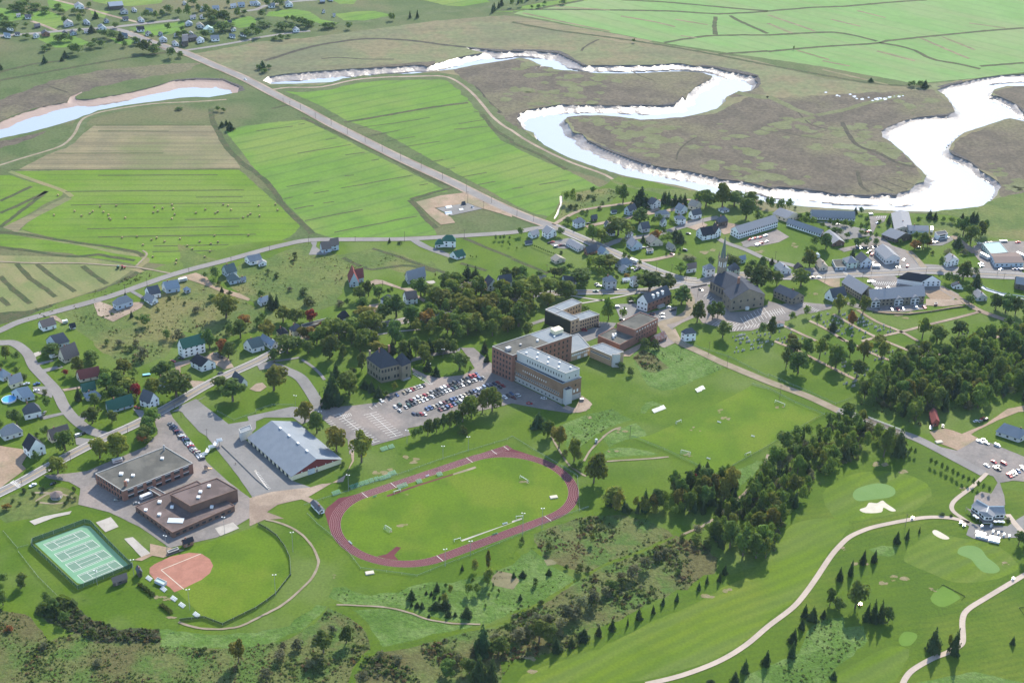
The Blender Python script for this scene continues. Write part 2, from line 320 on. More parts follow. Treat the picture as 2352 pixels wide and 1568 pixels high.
# ---- base ground, one sheet to the horizon
sheet('ground', [Vector(p) for p in ((-9000, -3000, 0), (9000, -3000, 0), (9000, 14000, 0), (-9000, 14000, 0))], 'ground', 0, river=True)
Z = iter(range(1, 400))
def lay(name, s, m, rag=1.2, sm=0, river=False, z=None): return sheet(name, s, m, .0012 * next(Z) if z is None else z, rag, sm, river)
lay('salt_marsh', 'F 425,128 600,95 700,88 1000,48 1150,36 1190,40 1300,62 1500,98 1600,115 1720,135 1900,182 2000,190 2090,198 2200,185 2400,170 2500,400 2500,560 2352,520 2290,500 2150,490 1760,490 1640,450 1420,400 1330,352 1230,318 1200,295 1130,240 1080,205 1040,178 960,174 800,188 690,202 625,200 560,175', 'marshgreen', 2, river=True)
lay('salt_marsh', 'F 1040,160 1090,150 1180,135 1230,150 1310,165 1400,168 1500,167 1580,163 1640,175 1640,195 1560,240 1430,250 1300,250 1200,262 1190,285 1210,310 1190,300 1110,240 1070,190', 'marsh', 3, river=True)
lay('salt_marsh', 'F 1300,265 1400,268 1480,275 1640,262 1720,222 1800,225 1960,215 2140,205 2200,250 2180,262 2030,305 2100,380 2120,410 2050,460 1900,450 1700,430 1550,400 1400,340 1320,300', 'marsh', 3, river=True)
lay('salt_marsh', 'F 1560,150 1720,165 1760,215 1680,225 1640,190', 'marsh', 3, river=True)
lay('salt_marsh', 'F 2180,370 2200,320 2320,270 2500,300 2500,540 2300,480 2290,400', 'marsh', 4, river=True)
lay('salt_marsh', 'F 2280,210 2352,195 2500,190 2500,280 2352,262', 'marsh', 3, river=True)
lay('salt_marsh', 'F 700,182 800,160 900,148 1000,140 1000,150 850,165 720,185', 'marsh', 2, river=True)
lay('salt_marsh', '00 -200,1000 100,880 450,750 900,650 1500,590 1850,580 1700,660 1300,720 900,800 650,890 620,935 300,1000 0,1110 -200,1180', 'marsh', 4, river=True)
lay('salt_marsh', '00 -200,1400 0,1300 300,1240 420,1200 400,1230 250,1290 0,1360', 'marsh', 3, river=True)
# green patches in the brown marsh
rp = random.Random(5)
for reg, n, sz in (('F 1060,165 1200,145 1400,172 1560,172 1560,235 1300,245 1150,270 1090,200', 70, (3, 11)), ('F 1320,270 1650,270 1980,225 2140,230 2040,300 2100,400 1950,440 1700,420 1450,350', 190, (2.5, 11)), ('F 2200,330 2352,290 2352,480 2290,400', 14, (4, 11))):
    pg = G(reg); xs = [p.x for p in pg]; ys = [p.y for p in pg]; k = 0
    while k < n:
        x, y = rp.uniform(min(xs), max(xs)), rp.uniform(min(ys), max(ys))
        if not inpoly(np.array([[x, y]]), pg)[0]: continue
        if noise.noise(Vector((x, y, 9)) * .008) < rp.uniform(-.15, .2): continue
        k += 1; a = rp.uniform(*sz); b = a * rp.uniform(.5, 1.1)
        pl = [Vector((x + a * math.cos(t * .6283) * rp.uniform(.55, 1.2), y + b * math.sin(t * .6283) * rp.uniform(.55, 1.2), 0)) for t in range(10)]
        sheet('marsh_grass', pl, 'marshpatch', .0560 + .000012 * k, 1.2, 2, True)
lay('rocky_bank', '00 1400,803 1600,735 1800,716 2050,722 2230,795 2250,830 2190,845 2180,815 2040,760 1850,755 1640,772 1450,806', 'rock', 1.5, river=True)
lay('rocky_bank', '10 1900,430 2050,440 2352,462 20 0,452 300,456 450,470 560,530 680,600 660,608 540,545 420,495 200,478 0,476 10 2200,478 2050,462', 'rock', 2, river=True)
lay('rocky_bank', '20 1650,590 1850,605 2050,640 2260,690 2290,740 2270,800 2200,835 2240,760 2215,730 2160,700 2000,670 1850,630', 'rock', 2.5, river=True)
for s in ('20 470,1090 560,1210 700,1280 900,1370 1250,1490 1300,1520 1180,1505 900,1395 700,1310 640,1245 540,1225', '20 60,1030 40,1085 95,1185 130,1200 100,1130 75,1060', '20 1050,960 1180,955 1350,965 1480,945 1570,880 1590,905 1500,965 1200,985', '31 0,150 300,150 600,205 900,220 1060,205 1180,215 1190,235 920,245 600,232 270,180 60,180', '30 1090,1165 1370,1075 1640,1045 1720,1020 1730,1040 1650,1072 1380,1100 1120,1185', '30 2040,860 2180,900 2352,1000 2352,1040 2200,930', '30 1550,795 1780,740 1800,765 1600,815', '30 1660,1370 1720,1400 1850,1470 1960,1550 1900,1530 1700,1440'):
    lay('rocky_bank', s, 'rock', 2.2, river=True)
for s, w_ in (('30 680,1120 760,1270 850,1350 1000,1400 1080,1440 1200,1500 1350,1535', 5), ('20 1510,1470 1530,1390 1600,1320 1680,1270', 2), ('31 820,0 840,80 860,140 925,195', 4), ('31 960,110 1150,190', 2), ('31 1050,90 1280,170', 2), ('31 1150,70 1340,130', 2), ('10 80,560 350,475 600,412 1000,358 1400,372 1700,410 1930,435', 6), ('10 600,540 760,530 1000,545 1270,545', 3), ('20 640,470 660,440 740,390 800,365', 3), ('10 2000,790 2060,850 2120,930 2250,1040', 5), ('20 1080,640 1180,700 1300,740', 2), ('00 440,790 620,850', 3), ('30 100,1200 300,1250 560,1290', 2), ('30 250,1000 400,1150 650,1200', 2)):
    ribbon('marsh_creek', s, w_, 'creek', .0585, 2, 3)
for s, w_ in (('30 0,885 120,940 260,1010 420,1060', 9), ('30 430,1080 220,1110 0,1150', 6), ('30 450,1060 700,1010 900,950 1250,870', 7), ('20 2060,850 2200,880 2352,900', 12)): ribbon('marsh_bank', s, w_, 'marshpatch', .0588, 1.5, 3)
# ---- farmland
lay('hay_meadow', 'F 1180,32 1230,12 1290,4 1330,-12 2500,-12 2500,165 2352,166 2240,180 2100,192 1990,172 1880,152 1700,126 1570,106 1505,95 1300,55', 'farfield', 1.5)
lay('hay_meadow', 'F 1155,36 1190,38 1300,58 1500,94 1480,99 1430,98 1300,72 1170,50', 'tan', 1.5)
lay('hay_meadow', 'F 650,208 700,199 800,189 960,178 1015,178 1040,192 1068,218 1085,240 1108,262 1122,290 1150,322 1230,362 1310,395 1378,430 1285,450 1282,470 1270,497 1232,492 1180,470 1120,436 1060,405 1000,372 940,338 880,305 800,278 740,245 690,222', 'field')
lay('hay_meadow', 'F 518,302 560,290 640,280 700,276 760,305 840,345 920,385 1000,425 1030,440 980,448 946,458 962,485 990,510 1003,540 900,545 760,546 716,532 690,500 640,450 590,395 545,335', 'field')
lay('stubble_field', 'F 215,290 300,288 485,289 510,320 530,350 552,386 300,391 38,392 90,365 150,335 185,312', 'tan')
lay('cut_meadow', 'F 22,394 200,391 550,390 600,435 650,480 690,521 665,545 580,580 500,602 420,612 340,602 320,580 240,570 150,555 48,526 75,500 120,478 165,454 150,438 90,415', 'field2')
lay('cut_meadow', 'F -60,405 20,402 80,420 145,440 142,450 100,470 60,495 15,520 -60,522', 'field2')
lay('stubble_field', 'F 150,453 166,456 120,480 75,503 48,524 40,535 5,522 60,497', 'tan')
lay('cut_meadow', 'F -60,535 40,541 110,552 250,575 325,590 330,600 310,608 270,600 200,590 150,580 60,575 0,565 -60,560', 'field2')
lay('hay_field', 'F -60,582 50,590 150,594 240,598 295,612 300,622 275,640 250,655 150,690 70,712 -60,745', 'hay')
lay('grass_verge', 'F -60,722 70,712 180,682 255,655 300,630 330,615 365,625 300,655 200,690 90,722 -60,760', 'ditch', 1.5)
# the track and dike beside the river fields
ribbon('farm_track', 'F 22,394 80,415 145,438 165,452', 5, 'hay', 0.0600)
ribbon('farm_track', 'F 45,530 90,545 180,560 270,580 325,588 337,598 322,610 316,620 350,630 395,634', 5, 'hay', 0.0620, rag=.5)
ribbon('farm_track', 'F -60,590 100,592 200,596 270,610 318,620', 6, 'hay', 0.0640, rag=1)
ribbon('dike', '10 60,830 200,810 600,805 900,740 1200,712 1500,705 1740,703 1860,760 1980,860 2080,970 2170,1080 2280,1170 2352,1210 20 100,1290 300,1400 560,1520 21 900,60 1100,190', 22, 'dike', 0.0660, rag=.6)
ribbon('farm_track', '10 150,825 300,805 600,800 900,735 1200,710 1500,702 1720,702 1850,750 1980,850 2080,960 2170,1070 2280,1160 2352,1200 20 100,1270 300,1380 560,1500 21 860,40 1000,140', 3.5, 'gravel', 0.0680)
ribbon('dike', '00 -100,1560 200,1460 500,1370 620,1310 700,1220 760,1100 830,1070 1000,1020 1400,960 1800,930 2100,905', 14, 'dike', 0.0670, rag=.6)
ribbon('farm_track', '00 -100,1550 200,1455 500,1365 610,1310 690,1220 745,1110 830,1060 1000,1015 1400,955 1800,935 2080,915', 3, 'path', 0.0690)
def ditches(w_, ss, m='ditch', z=.070, rag=1.4):
    for s in ss.split('|'): ribbon('ditch', s, w_, m, z, rag, 2)
ditches(6, '00 1940,1000 1950,1100 2000,1200 2060,1320 2150,1430 2250,1520 2330,1568 11 20,40 100,110 180,200 230,290 300,370 380,450 450,510 520,580|20 0,205 400,280 900,345 1400,420 1900,510 2352,600 30 0,600 500,690 900,760 1250,790 1500,790|00 -100,760 0,740 500,650 900,580 1300,510 1550,480|00 -100,690 300,590 600,560')
ditches(5, '10 150,1000 380,960 600,1070 900,1230 1200,1380 1500,1540|10 420,1080 700,1200 1000,1330 1300,1480 1450,1568 11 1480,0 1600,70 1850,160|10 810,1125 1200,1060 1600,990 1950,945|10 2080,1050 2140,1130 2200,1200 2352,1290 20 0,1310 250,1420 500,1560|11 1410,270 1480,340 1560,440 1660,530|11 1800,160 1600,210 1420,265')
ditches(1.9, '10 930,1180 1010,1165 1300,1130 1600,1080|10 1060,1243 1280,1205 1320,1195|10 1200,1300 1460,1255|10 1300,1360 1520,1325 1690,1300|10 1450,1420 1520,1412|10 1600,1490 1700,1470 1720,1465|10 1750,1555 1830,1540|10 680,1075 750,1062|10 900,1275 1200,1225|10 0,1205 340,1160|10 390,1145 450,1138|10 640,1285 740,1270|10 380,1410 870,1330|10 820,1425 1000,1400|10 1060,1475 1130,1465|11 810,50 900,40|11 280,150 330,140 580,95|11 780,162 980,128 1080,108 1240,78 1440,42|11 530,210 670,185|11 260,260 340,245|11 620,300 720,285|11 350,355 460,330 530,322|11 450,460 700,410 980,358|11 720,570 920,525 1140,485 1280,455 1480,420|11 1500,135 1580,122|11 1890,60 2120,18|11 2040,130 2200,100|21 250,130 520,88|21 0,165 100,155|10 2000,1022 2080,1040|10 1860,1140 2100,1100|10 1820,1190 2150,1160', z=.072)
ditches(1.9, '01 600,195 900,190 1500,185 2240,178|01 1800,245 2230,240|01 650,318 1200,305 1800,300 2300,295|01 1700,450 2200,440|01 800,535 1400,525 1900,518 2200,512|01 900,610 1400,600 1760,595 2352,585|01 1410,693 1900,685 2100,680|01 1400,745 1700,740 2000,735|01 900,45 2000,40|00 880,1153 1880,1153|00 900,1205 1550,1207|00 500,1410 1500,1408|00 100,1560 2200,1556', z=.073)
ditches(4.5, '01 150,855 280,990 420,1090 510,1160|01 340,860 480,970 600,1050 690,1110|01 760,875 860,960 980,1040|01 0,970 120,1090 280,1220|01 0,1165 80,1240|01 -60,560 160,575 350,605 700,660 1000,700 1250,745 1310,790|01 -40,700 300,740 500,775 700,790 900,770 1000,790 1240,825|01 0,520 40,505 430,190|01 0,280 290,145|01 0,390 230,290 430,190', z=.074)
ditches(6, '30 0,105 400,70 700,60 1100,25 1450,0|30 0,475 500,430 1000,400 1100,375 1600,325 2000,285 2352,258|30 1020,395 1180,420 1350,465 1450,520 1550,555 1750,590 1950,635|20 -100,90 300,88 800,92 1500,105 1900,130 2352,105|30 0,325 300,308 600,298 800,330 1000,380|20 2000,145 2100,200 2352,310|20 1870,155 1860,250 1870,320|20 1900,500 2352,470|30 1950,610 2352,578|20 1400,395 1800,330 2352,310 30 0,325|20 1000,0 1400,20 1900,65 2352,105|20 250,80 650,5', z=.075)
ditches(5, '30 0,215 100,260 220,305|30 0,140 300,240 430,290|30 580,180 850,245|30 820,100 1080,165|30 270,465 560,550|30 750,610 500,560|30 1000,470 1350,560|30 1600,340 1900,460|20 100,120 500,210 900,290|20 1000,150 1300,200 1500,250|20 1550,330 1700,350|20 400,60 900,95|20 1500,180 1800,230|30 1850,215 2180,260|30 1400,350 1700,480 1850,540|30 500,640 1100,780', 'tan', z=.076)
for s in ('00 -50,60 100,90 200,130 330,160 450,190 580,220 500,270 330,200 250,170 100,200 -50,240', '00 1180,260 1400,230 1690,200 1700,270 1550,320 1350,330', '00 430,0 620,20 690,60 600,110 450,70', '00 330,350 450,290 620,310 850,400 700,430 500,440', '00 280,110 420,90 560,150 600,220 480,260 330,170', '10 120,110 350,85 500,110 600,180 830,225 700,240 520,200 300,160 90,150', '10 720,130 950,105 1100,105 1250,140 1000,190 800,190', '10 700,0 930,0 900,40 760,40', '00 2050,200 2300,150 2352,180 2352,240 2200,260', '10 1500,-10 2100,-10 2150,20 1900,60 1750,55', '00 1000,350 1250,370 1200,420 1080,400', '00 820,90 1000,110 960,170 840,130', '00 820,0 1500,0 1480,30 1200,60 900,30','20 -200,110 0,110 100,60 350,10 600,-10 700,0 500,40 300,60 100,100'):
    lay('pasture', s, 'field', 2)
# the marsh track on the north side
ribbon('road', '10 0,355 200,325 400,290 600,262 820,220 1100,190 1500,130 1900,95 2352,35 20 0,40 400,0', 9, 'dike', 0.0800, rag=.4)
ribbon('farm_track', '00 1700,465 2000,420 2280,370 10 0,350 200,320 350,300 500,285', 6, 'road', 0.0810)
ribbon('road', '00 -60,335 0,330 300,310 520,290 700,275 1000,255 1180,235 1400,210 1650,183', 8, 'road', 0.0820)
ribbon('road', '00 1000,255 1150,290 1300,360 1500,440 1600,470 1720,490', 9, 'road', 0.0830)
ribbon('road', '00 2150,115 2352,90 10 100,50 350,15 560,0', 7, 'road', 0.0820)
ribbon('farm_track', '00 500,0 700,50 900,110 1040,150 1300,215', 5, 'gravel', 0.0810)
ribbon('farm_track', '00 290,195 400,235 520,285', 5, 'gravel', 0.0810)
# ================================================================ town ground
Z = iter(range(75, 400))
lay('lawn', 'F -60,765 60,728 150,690 240,665 330,625 430,590 530,565 600,555 700,550 850,552 1000,545 1150,535 1240,520 1290,470 1290,440 1380,430 1420,405 1500,418 1640,455 1760,487 1900,490 2100,490 2200,495 2290,505 2352,525 2500,540 2500,1700 -100,1700', 'lawn', 2, river=True)
# rough meadows in the town
for s in ('F 600,600 700,555 716,560 780,590 900,575 985,610 1020,625 990,600 960,640 870,610 800,640 770,700 700,720 640,740 560,680 500,640 560,600',
          '11 740,780 1070,715 1250,790 1500,870 1350,875 1060,910 950,880', 'F 130,700 250,690 330,700 430,640 500,650 560,690 640,740 600,760 500,780 420,760 380,820 300,850 240,810 170,750',
          'F 410,560 500,600 480,640 400,650 330,680 420,620', '21 540,200 800,170 900,160 1000,200 900,300 700,330 450,440 400,480 470,300', '21 860,60 1000,110 1200,160 1500,170 1760,200 1600,270 1300,200 1000,140 850,60', '21 1490,760 1640,760 1700,800 1590,830 1500,800'):
    lay('meadow', s, 'meadow', 2.5)
for s in ('31 1950,330 2100,250 2352,200 2500,400 2352,640 2150,620 2030,610 1900,660 1700,560 1750,430 1500,380', '31 1400,450 1700,480 1720,580 1480,600 1460,520'):
    lay('meadow', s, 'meadow', 2)
ditches(4, '11 1070,715 1280,780 1500,860 1740,940|11 1910,620 2100,700 2352,800|11 1000,880 1060,910 1350,872 1500,890 1650,930|11 800,800 960,880|11 1880,850 2120,920|21 0,810 250,910 330,945', z=.155)
# bottom scrub
lay('scrub', '03 -400,1000 0,890 300,960 450,1180 700,1100 1000,1050 1400,1200 1700,1230 2100,1250 13 200,1190 400,1120 560,1030 660,870 800,930 980,1050 1060,1190 1060,1260 900,1390 830,1700 03 2000,1800 -400,1800', 'scrub', 3)
lay('scrub', '13 830,1600 960,1350 1100,1290 1400,1240 1900,1110 2300,1040 23 0,950 300,840 560,660 900,470 1250,350 1500,220 1560,240 1800,320 1900,430 1850,560 1600,700 1320,800 1050,950 900,1030 700,1060 640,1260 400,1300 0,1380 13 2280,1500 2200,1700 800,1750', 'scrub', 3)
lay('scrub', '23 200,200 420,110 700,30 1000,20 1300,80 1480,220 1200,340 850,500 700,570 500,520 330,460 240,330', 'scrub', 3)
lay('thicket_floor', '03 330,900 560,820 700,900 850,980 1100,1070 1460,1070 1470,1200 1200,1210 900,1190 600,1080 450,1010', 'ditch', 3)
lay('long_grass', '03 1460,1080 2100,1120 13 0,1110 300,1040 560,840 650,860 600,950 400,1090 200,1170 0,1220 03 2000,1250 1500,1230', 'uncut', 3)
lay('long_grass', '13 670,780 720,710 820,690 950,740 1060,770 1300,720 1500,650 1800,640 2150,560 2352,480 23 200,330 300,450 480,560 600,640 300,820 0,920 13 2150,1020 1750,1010 1560,950 1400,890 1150,860 850,860 720,820', 'uncut', 3)
lay('long_grass', '13 850,890 1200,880 1400,920 1600,1000 2000,1040 1700,1110 1400,1200 1150,1240 1060,1070 960,960', 'uncut', 3)
lay('gravel_patch', '13 2160,570 2230,540 2352,560 23 60,620 0,690 13 2300,700 2210,660 2170,620', 'tan', 5)
lay('gravel_patch', '23 300,450 360,440 430,470 400,495 330,490', 'tan', 3)
lay('grass_path', '13 640,840 760,880 900,960 1010,1090 1060,1250 950,1370 870,1480 830,1650 890,1650 930,1500 1010,1400 1130,1290 1400,1250 1900,1110 2352,1010 23 0,970 300,840 560,660 850,500 1200,370 1500,230 1480,215 1200,340 850,470 560,630 280,810 0,930 13 2352,970 2150,1040 1900,1070 1600,1130 1400,1190 1170,1240 1080,1140 1040,1020 940,930 800,860', 'rough', .8)
for s in ('22 450,770 650,680 920,615 1020,680 1100,715 900,790 760,870 640,960 570,1040 500,950', '22 830,870 1080,765 1140,750 1240,860 1180,890 1060,900 900,960 780,1080 1050,1050 1350,1040 1100,970 900,980', '22 1500,30 1700,110 1960,245 1700,350 1480,440 1370,455 1240,400 1170,280 1130,200 1110,120 1250,70', '22 1180,610 1230,565 1290,550 1400,580 1410,605 1300,590 1220,660 1190,660'):
    lay('long_grass', s, 'uncut', 1.5)
lay('scrub', '22 1110,150 1200,80 1300,110 1380,190 1440,240 1330,290 1200,260', 'scrub', 2)
lay('long_grass', '22 2030,1200 2250,1090 2320,1110 2200,1230 2100,1330 1990,1290', 'uncut', 2)
lay('meadow', '22 830,1150 1300,1080 1460,1070 1660,1180 1650,1250 1500,1230 1440,1400 1450,1500 1150,1480 1000,1400 850,1380', 'lawn', 2)
for x, y, l in ((0, 0, '02 60,1420 350,1340 640,1340 720,1420 730,1500 500,1568 03 300,60 60,100 -60,20 02 -60,1500'),): lay('garden_ground', l, 'meadow', 2)
for s in ('02 330,1470 400,1420 470,1400 560,1440', '02 300,1390 420,1390 560,1400 700,1450', '02 360,1480 500,1490 600,1480'): ribbon('garden_path', s, 1.6, 'path', .2, .6)
# golf course
lay('golf_course', 'F 1160,1600 1150,1520 1260,1500 1400,1455 1520,1400 1620,1340 1700,1310 1780,1290 1810,1210 1860,1150 1930,1100 2010,1050 2075,1040 2100,1010 2200,1060 2260,1110 2350,1130 2500,1150 2500,1700 1100,1700', 'rough', 1.2)
lay('fairway', '23 40,1568 300,1420 800,1250 1300,1000 1700,830 2000,660 2200,560 2352,400 33 60,300 200,120 450,60 620,60 760,90 700,200 560,370 430,560 300,760 100,920 0,990 23 2200,1150 1900,1330 1500,1470 1100,1560 700,1620', 'fairway', 1.5, 2)
lay('fairway', '32 500,1400 620,1290 850,1200 1200,1200 1450,1300 1500,1420 1350,1540 1200,1568 33 800,80 600,40', 'fairway', 1.5, 2)
lay('fairway', '33 1250,420 1280,330 1500,200 1750,230 2100,300 2300,480 2250,560 1950,640 1700,640 1500,560 1300,480', 'fairway', 1.5, 2)
lay('fairway', '33 560,1568 700,1450 1000,1280 1150,1220 1300,1260 1250,1400 1150,1568', 'fairway', 1.5, 2)
lay('rough_patch', '33 0,1410 290,1300 330,1170 400,1040 550,970 690,960 700,1050 870,1040 920,1180 880,1220 650,1400 520,1568 450,1700 -300,1700 -200,1500', 'uncut', 1.5)
lay('rough_patch', '33 1350,1568 1600,1520 1900,1460 2100,1510 2352,1560 2352,1700 1300,1700', 'uncut', 1.5)
lay('rough_patch', '33 930,340 1050,305 1190,320 1180,380 1120,410 1000,395', 'uncut', .8)
lay('putting_green', '32 780,1400 820,1350 950,1310 1060,1305 1150,1340 1170,1390 1120,1430 980,1450 840,1465 790,1440', 'green', 0, 3)
lay('putting_green', '33 1740,370 1770,320 1870,305 1960,340 2010,410 2100,480 2130,530 2080,560 1980,550 1910,490 1860,430 1770,395', 'green', 0, 3)
lay('tee_box', '33 1490,790 1560,700 1620,680 1760,770 1740,810 1620,870 1540,850', 'tee', 0, 2)
lay('tee_box', '33 1200,1170 1250,1100 1350,1110 1370,1150 1310,1220 1230,1225', 'tee', 0, 3)
lay('sand_bunker', '32 840,1545 900,1520 930,1480 1000,1485 1050,1460 1090,1490 1170,1545 1160,1560 1120,1555 1060,1525 1040,1568 900,1575', 'sand', 0, 3)
lay('sand_bunker', '33 1510,175 1550,165 1660,230 1650,248 1600,245 1530,210', 'sand', 0, 3)
# sport grounds
lay('soccer_field', '22 1110,890 1240,870 1500,760 2160,430 2200,405 2352,440 32 250,560 530,670 500,690 200,850 0,960 22 2100,1090 1880,1225 1690,1140 1300,960', 'turf', .6)
lay('ball_field', '03 1400,480 1560,400 1840,300 2352,130 13 0,70 20,110 180,220 270,330 320,440 325,590 180,750 0,890 03 2050,1030 1870,970 1640,740', 'turf', .5)
lay('infield', '03 1375,510 1420,475 1560,410 1740,372 1850,380 1930,430 1960,490 1930,560 1850,620 1700,695 1600,735 1560,690 1420,620 1380,560', 'clay', .4)
for s in ('03 1480,530 1845,382', '03 1480,530 1690,708'): ribbon('baseline', s, .5, 'sand', .2, sm=0)
# running track from its survey: axes u (long) and v
TQ = (-32.86, 765.02, .7872, .6510, -.5284, .7956)
TI = np.linalg.inv(np.array(TQ[2:]).reshape(2, 2))
def trk(u, v): q = TI @ np.array([u, v]); return Vector((TQ[0] + q[0], TQ[1] + q[1], 0))
def oval(r, n=28):
    p = []
    for sx in (1, -1):
        for i in range(n + 1):
            a = -math.pi / 2 + math.pi * i / n; p.append(trk(sx * (42.195 + r * math.cos(a)), sx * r * math.sin(a)))
    return p
def band(name, r0, r1, m, z):
    a, b = oval(r0), oval(r1); n = len(a)
    o = link(name, mesh(name, [(p.x, p.y, z) for p in a + b], [(i, (i + 1) % n, n + (i + 1) % n, n + i) for i in range(n)][::1], M[m])); o['kind'] = 'structure'
zt = .0012 * next(Z)
lay('infield_turf', oval(37), 'turf', 0, z=zt)
zt += .003
band('running_track', 36.5, 43.2, 'track', zt)
lay('running_track', [trk(-44, 42.5), trk(60, 42.5), trk(73, 42.0), trk(73, 36.0), trk(40, 36.6)], 'track', 0, z=zt + .003)
lay('running_track', [trk(73, 36.0), trk(60, 38.5), trk(42, 42.5), trk(55, 40), trk(66, 36), trk(80, 21)], 'track', 0, z=zt + .002)
lay('running_track', '12 940,1400 760,1440 650,1530 630,1568 13 690,190 700,100 760,40 12 850,1470', 'track', .3, z=zt - .001)
lay('running_track', '13 1110,405 1200,385 1290,315 1335,325 1270,395 1310,440 1200,430', 'track', 0, z=zt + .004)
lay('running_track', '12 1195,1415 1500,1310 1810,1215 1815,1225 1500,1325 1210,1428', 'track', 0, z=zt + .004)
lay('sand_pit', '12 1810,1215 2010,1148 2025,1160 1990,1175 1815,1227', 'path', .3, z=zt + .005)
lay('runway', '13 1885,255 2352,95 23 0,80 90,52 95,65 0,98 13 1890,270', 'concrete', 0, z=zt + .004)
for i in range(7): band('lane_line', 36.6 + i * 1.09 - .045, 36.6 + i * 1.09 + .045, 'lanepaint', zt + .006)
for k in range(6): ribbon('lane_line', [trk(-44, 37 + k * 1.09), trk(73, 37 + k * 1.0)], .09, 'lanepaint', zt + .007, sm=0)
for u, v0, v1 in ((70, 36.4, 42), (60, 36.4, 42.6), (-42, 36.4, 43), (40, 36.4, 43), (-20, 36.4, 43), (-42, -43, -36.6), (40, -43, -36.6)): ribbon('track_line', [trk(u, v0), trk(u, v1)], .3, 'paint', zt + .008, sm=0)
# tennis courts
lay('tennis_pad', '03 320,285 770,120 830,130 985,290 1170,470 1180,490 760,660 710,650', 'court', 0)
zt = .0012 * next(Z)
for a, b, c, d in (((400, 295), (745, 165), (825, 220), (480, 355)), ((500, 385), (845, 253), (920, 312), (575, 455)), ((600, 480), (945, 345), (1025, 405), (680, 550)), ((710, 580), (1050, 440), (1130, 500), (785, 645))):
    A, B, C_, D = (T(0, 3, *p) for p in (a, b, c, d))
    q = lambda s, t: (A + (B - A) * s) * (1 - t) + (D + (C_ - D) * s) * t
    sheet('tennis_court', [q(0, 0), q(1, 0), q(1, 1), q(0, 1)], 'court2', zt)
    sheet('tennis_court', [q(.23, .1), q(.77, .1), q(.77, .9), q(.23, .9)], 'court2', zt + .001)
    for s0, t0, s1, t1 in ((0, 0, 1, 0), (0, 1, 1, 1), (0, 0, 0, 1), (1, 0, 1, 1), (0, .125, 1, .125), (0, .875, 1, .875), (.23, .125, .23, .875), (.77, .125, .77, .875), (.23, .5, .77, .5)):
        ribbon('court_line', [q(s0, t0), q(s1, t1)], .22, 'paint', zt + .003, sm=0)
wg = random.Random(9)
for q in '22 1900,640,40 22 1680,800,50 22 1990,700,60 22 1600,1040,40 32 110,600,40 22 100,1280,50 22 830,1240,40 13 1250,170,35 13 1350,115,50 12 1350,1425,60 12 1150,1185,90 23 140,1350,90 23 220,1470,60 23 1850,760,90 23 1950,720,60 33 1100,640,60 33 1200,610,70 33 1500,720,50 32 1000,1140,80 32 1250,1180,60 32 1780,1370,60 33 700,340,50 33 850,460,60 33 2180,470,40 13 720,590,40 12 1400,1080,80 22 700,700,30 03 1520,800,50 03 1450,790,40 03 1540,980,60 13 1750,1410,60 22 950,1010,60 22 1000,830,50 21 2300,760,60 21 1800,730,60 31 420,1130,40 31 250,680,70 31 1300,1325,90'.split():
    if len(q) == 2: a = q; continue
    b = q; x, y, r_ = map(float, b.split(',')); t_ = (int(a[0]), int(a[1]))
    for k in range(3):
        X, Y, R_ = x + wg.uniform(-1, 1) * r_, y + wg.uniform(-.4, .4) * r_, r_ * wg.uniform(.25, .6); sheet('worn_patch', [T(*t_, X + R_ * math.cos(i * .6283) * wg.uniform(.5, 1.4), Y + R_ * .4 * math.sin(i * .6283) * wg.uniform(.5, 1.4)) for i in range(10)], 'worn', .0012 * next(Z), 1.2, 2)
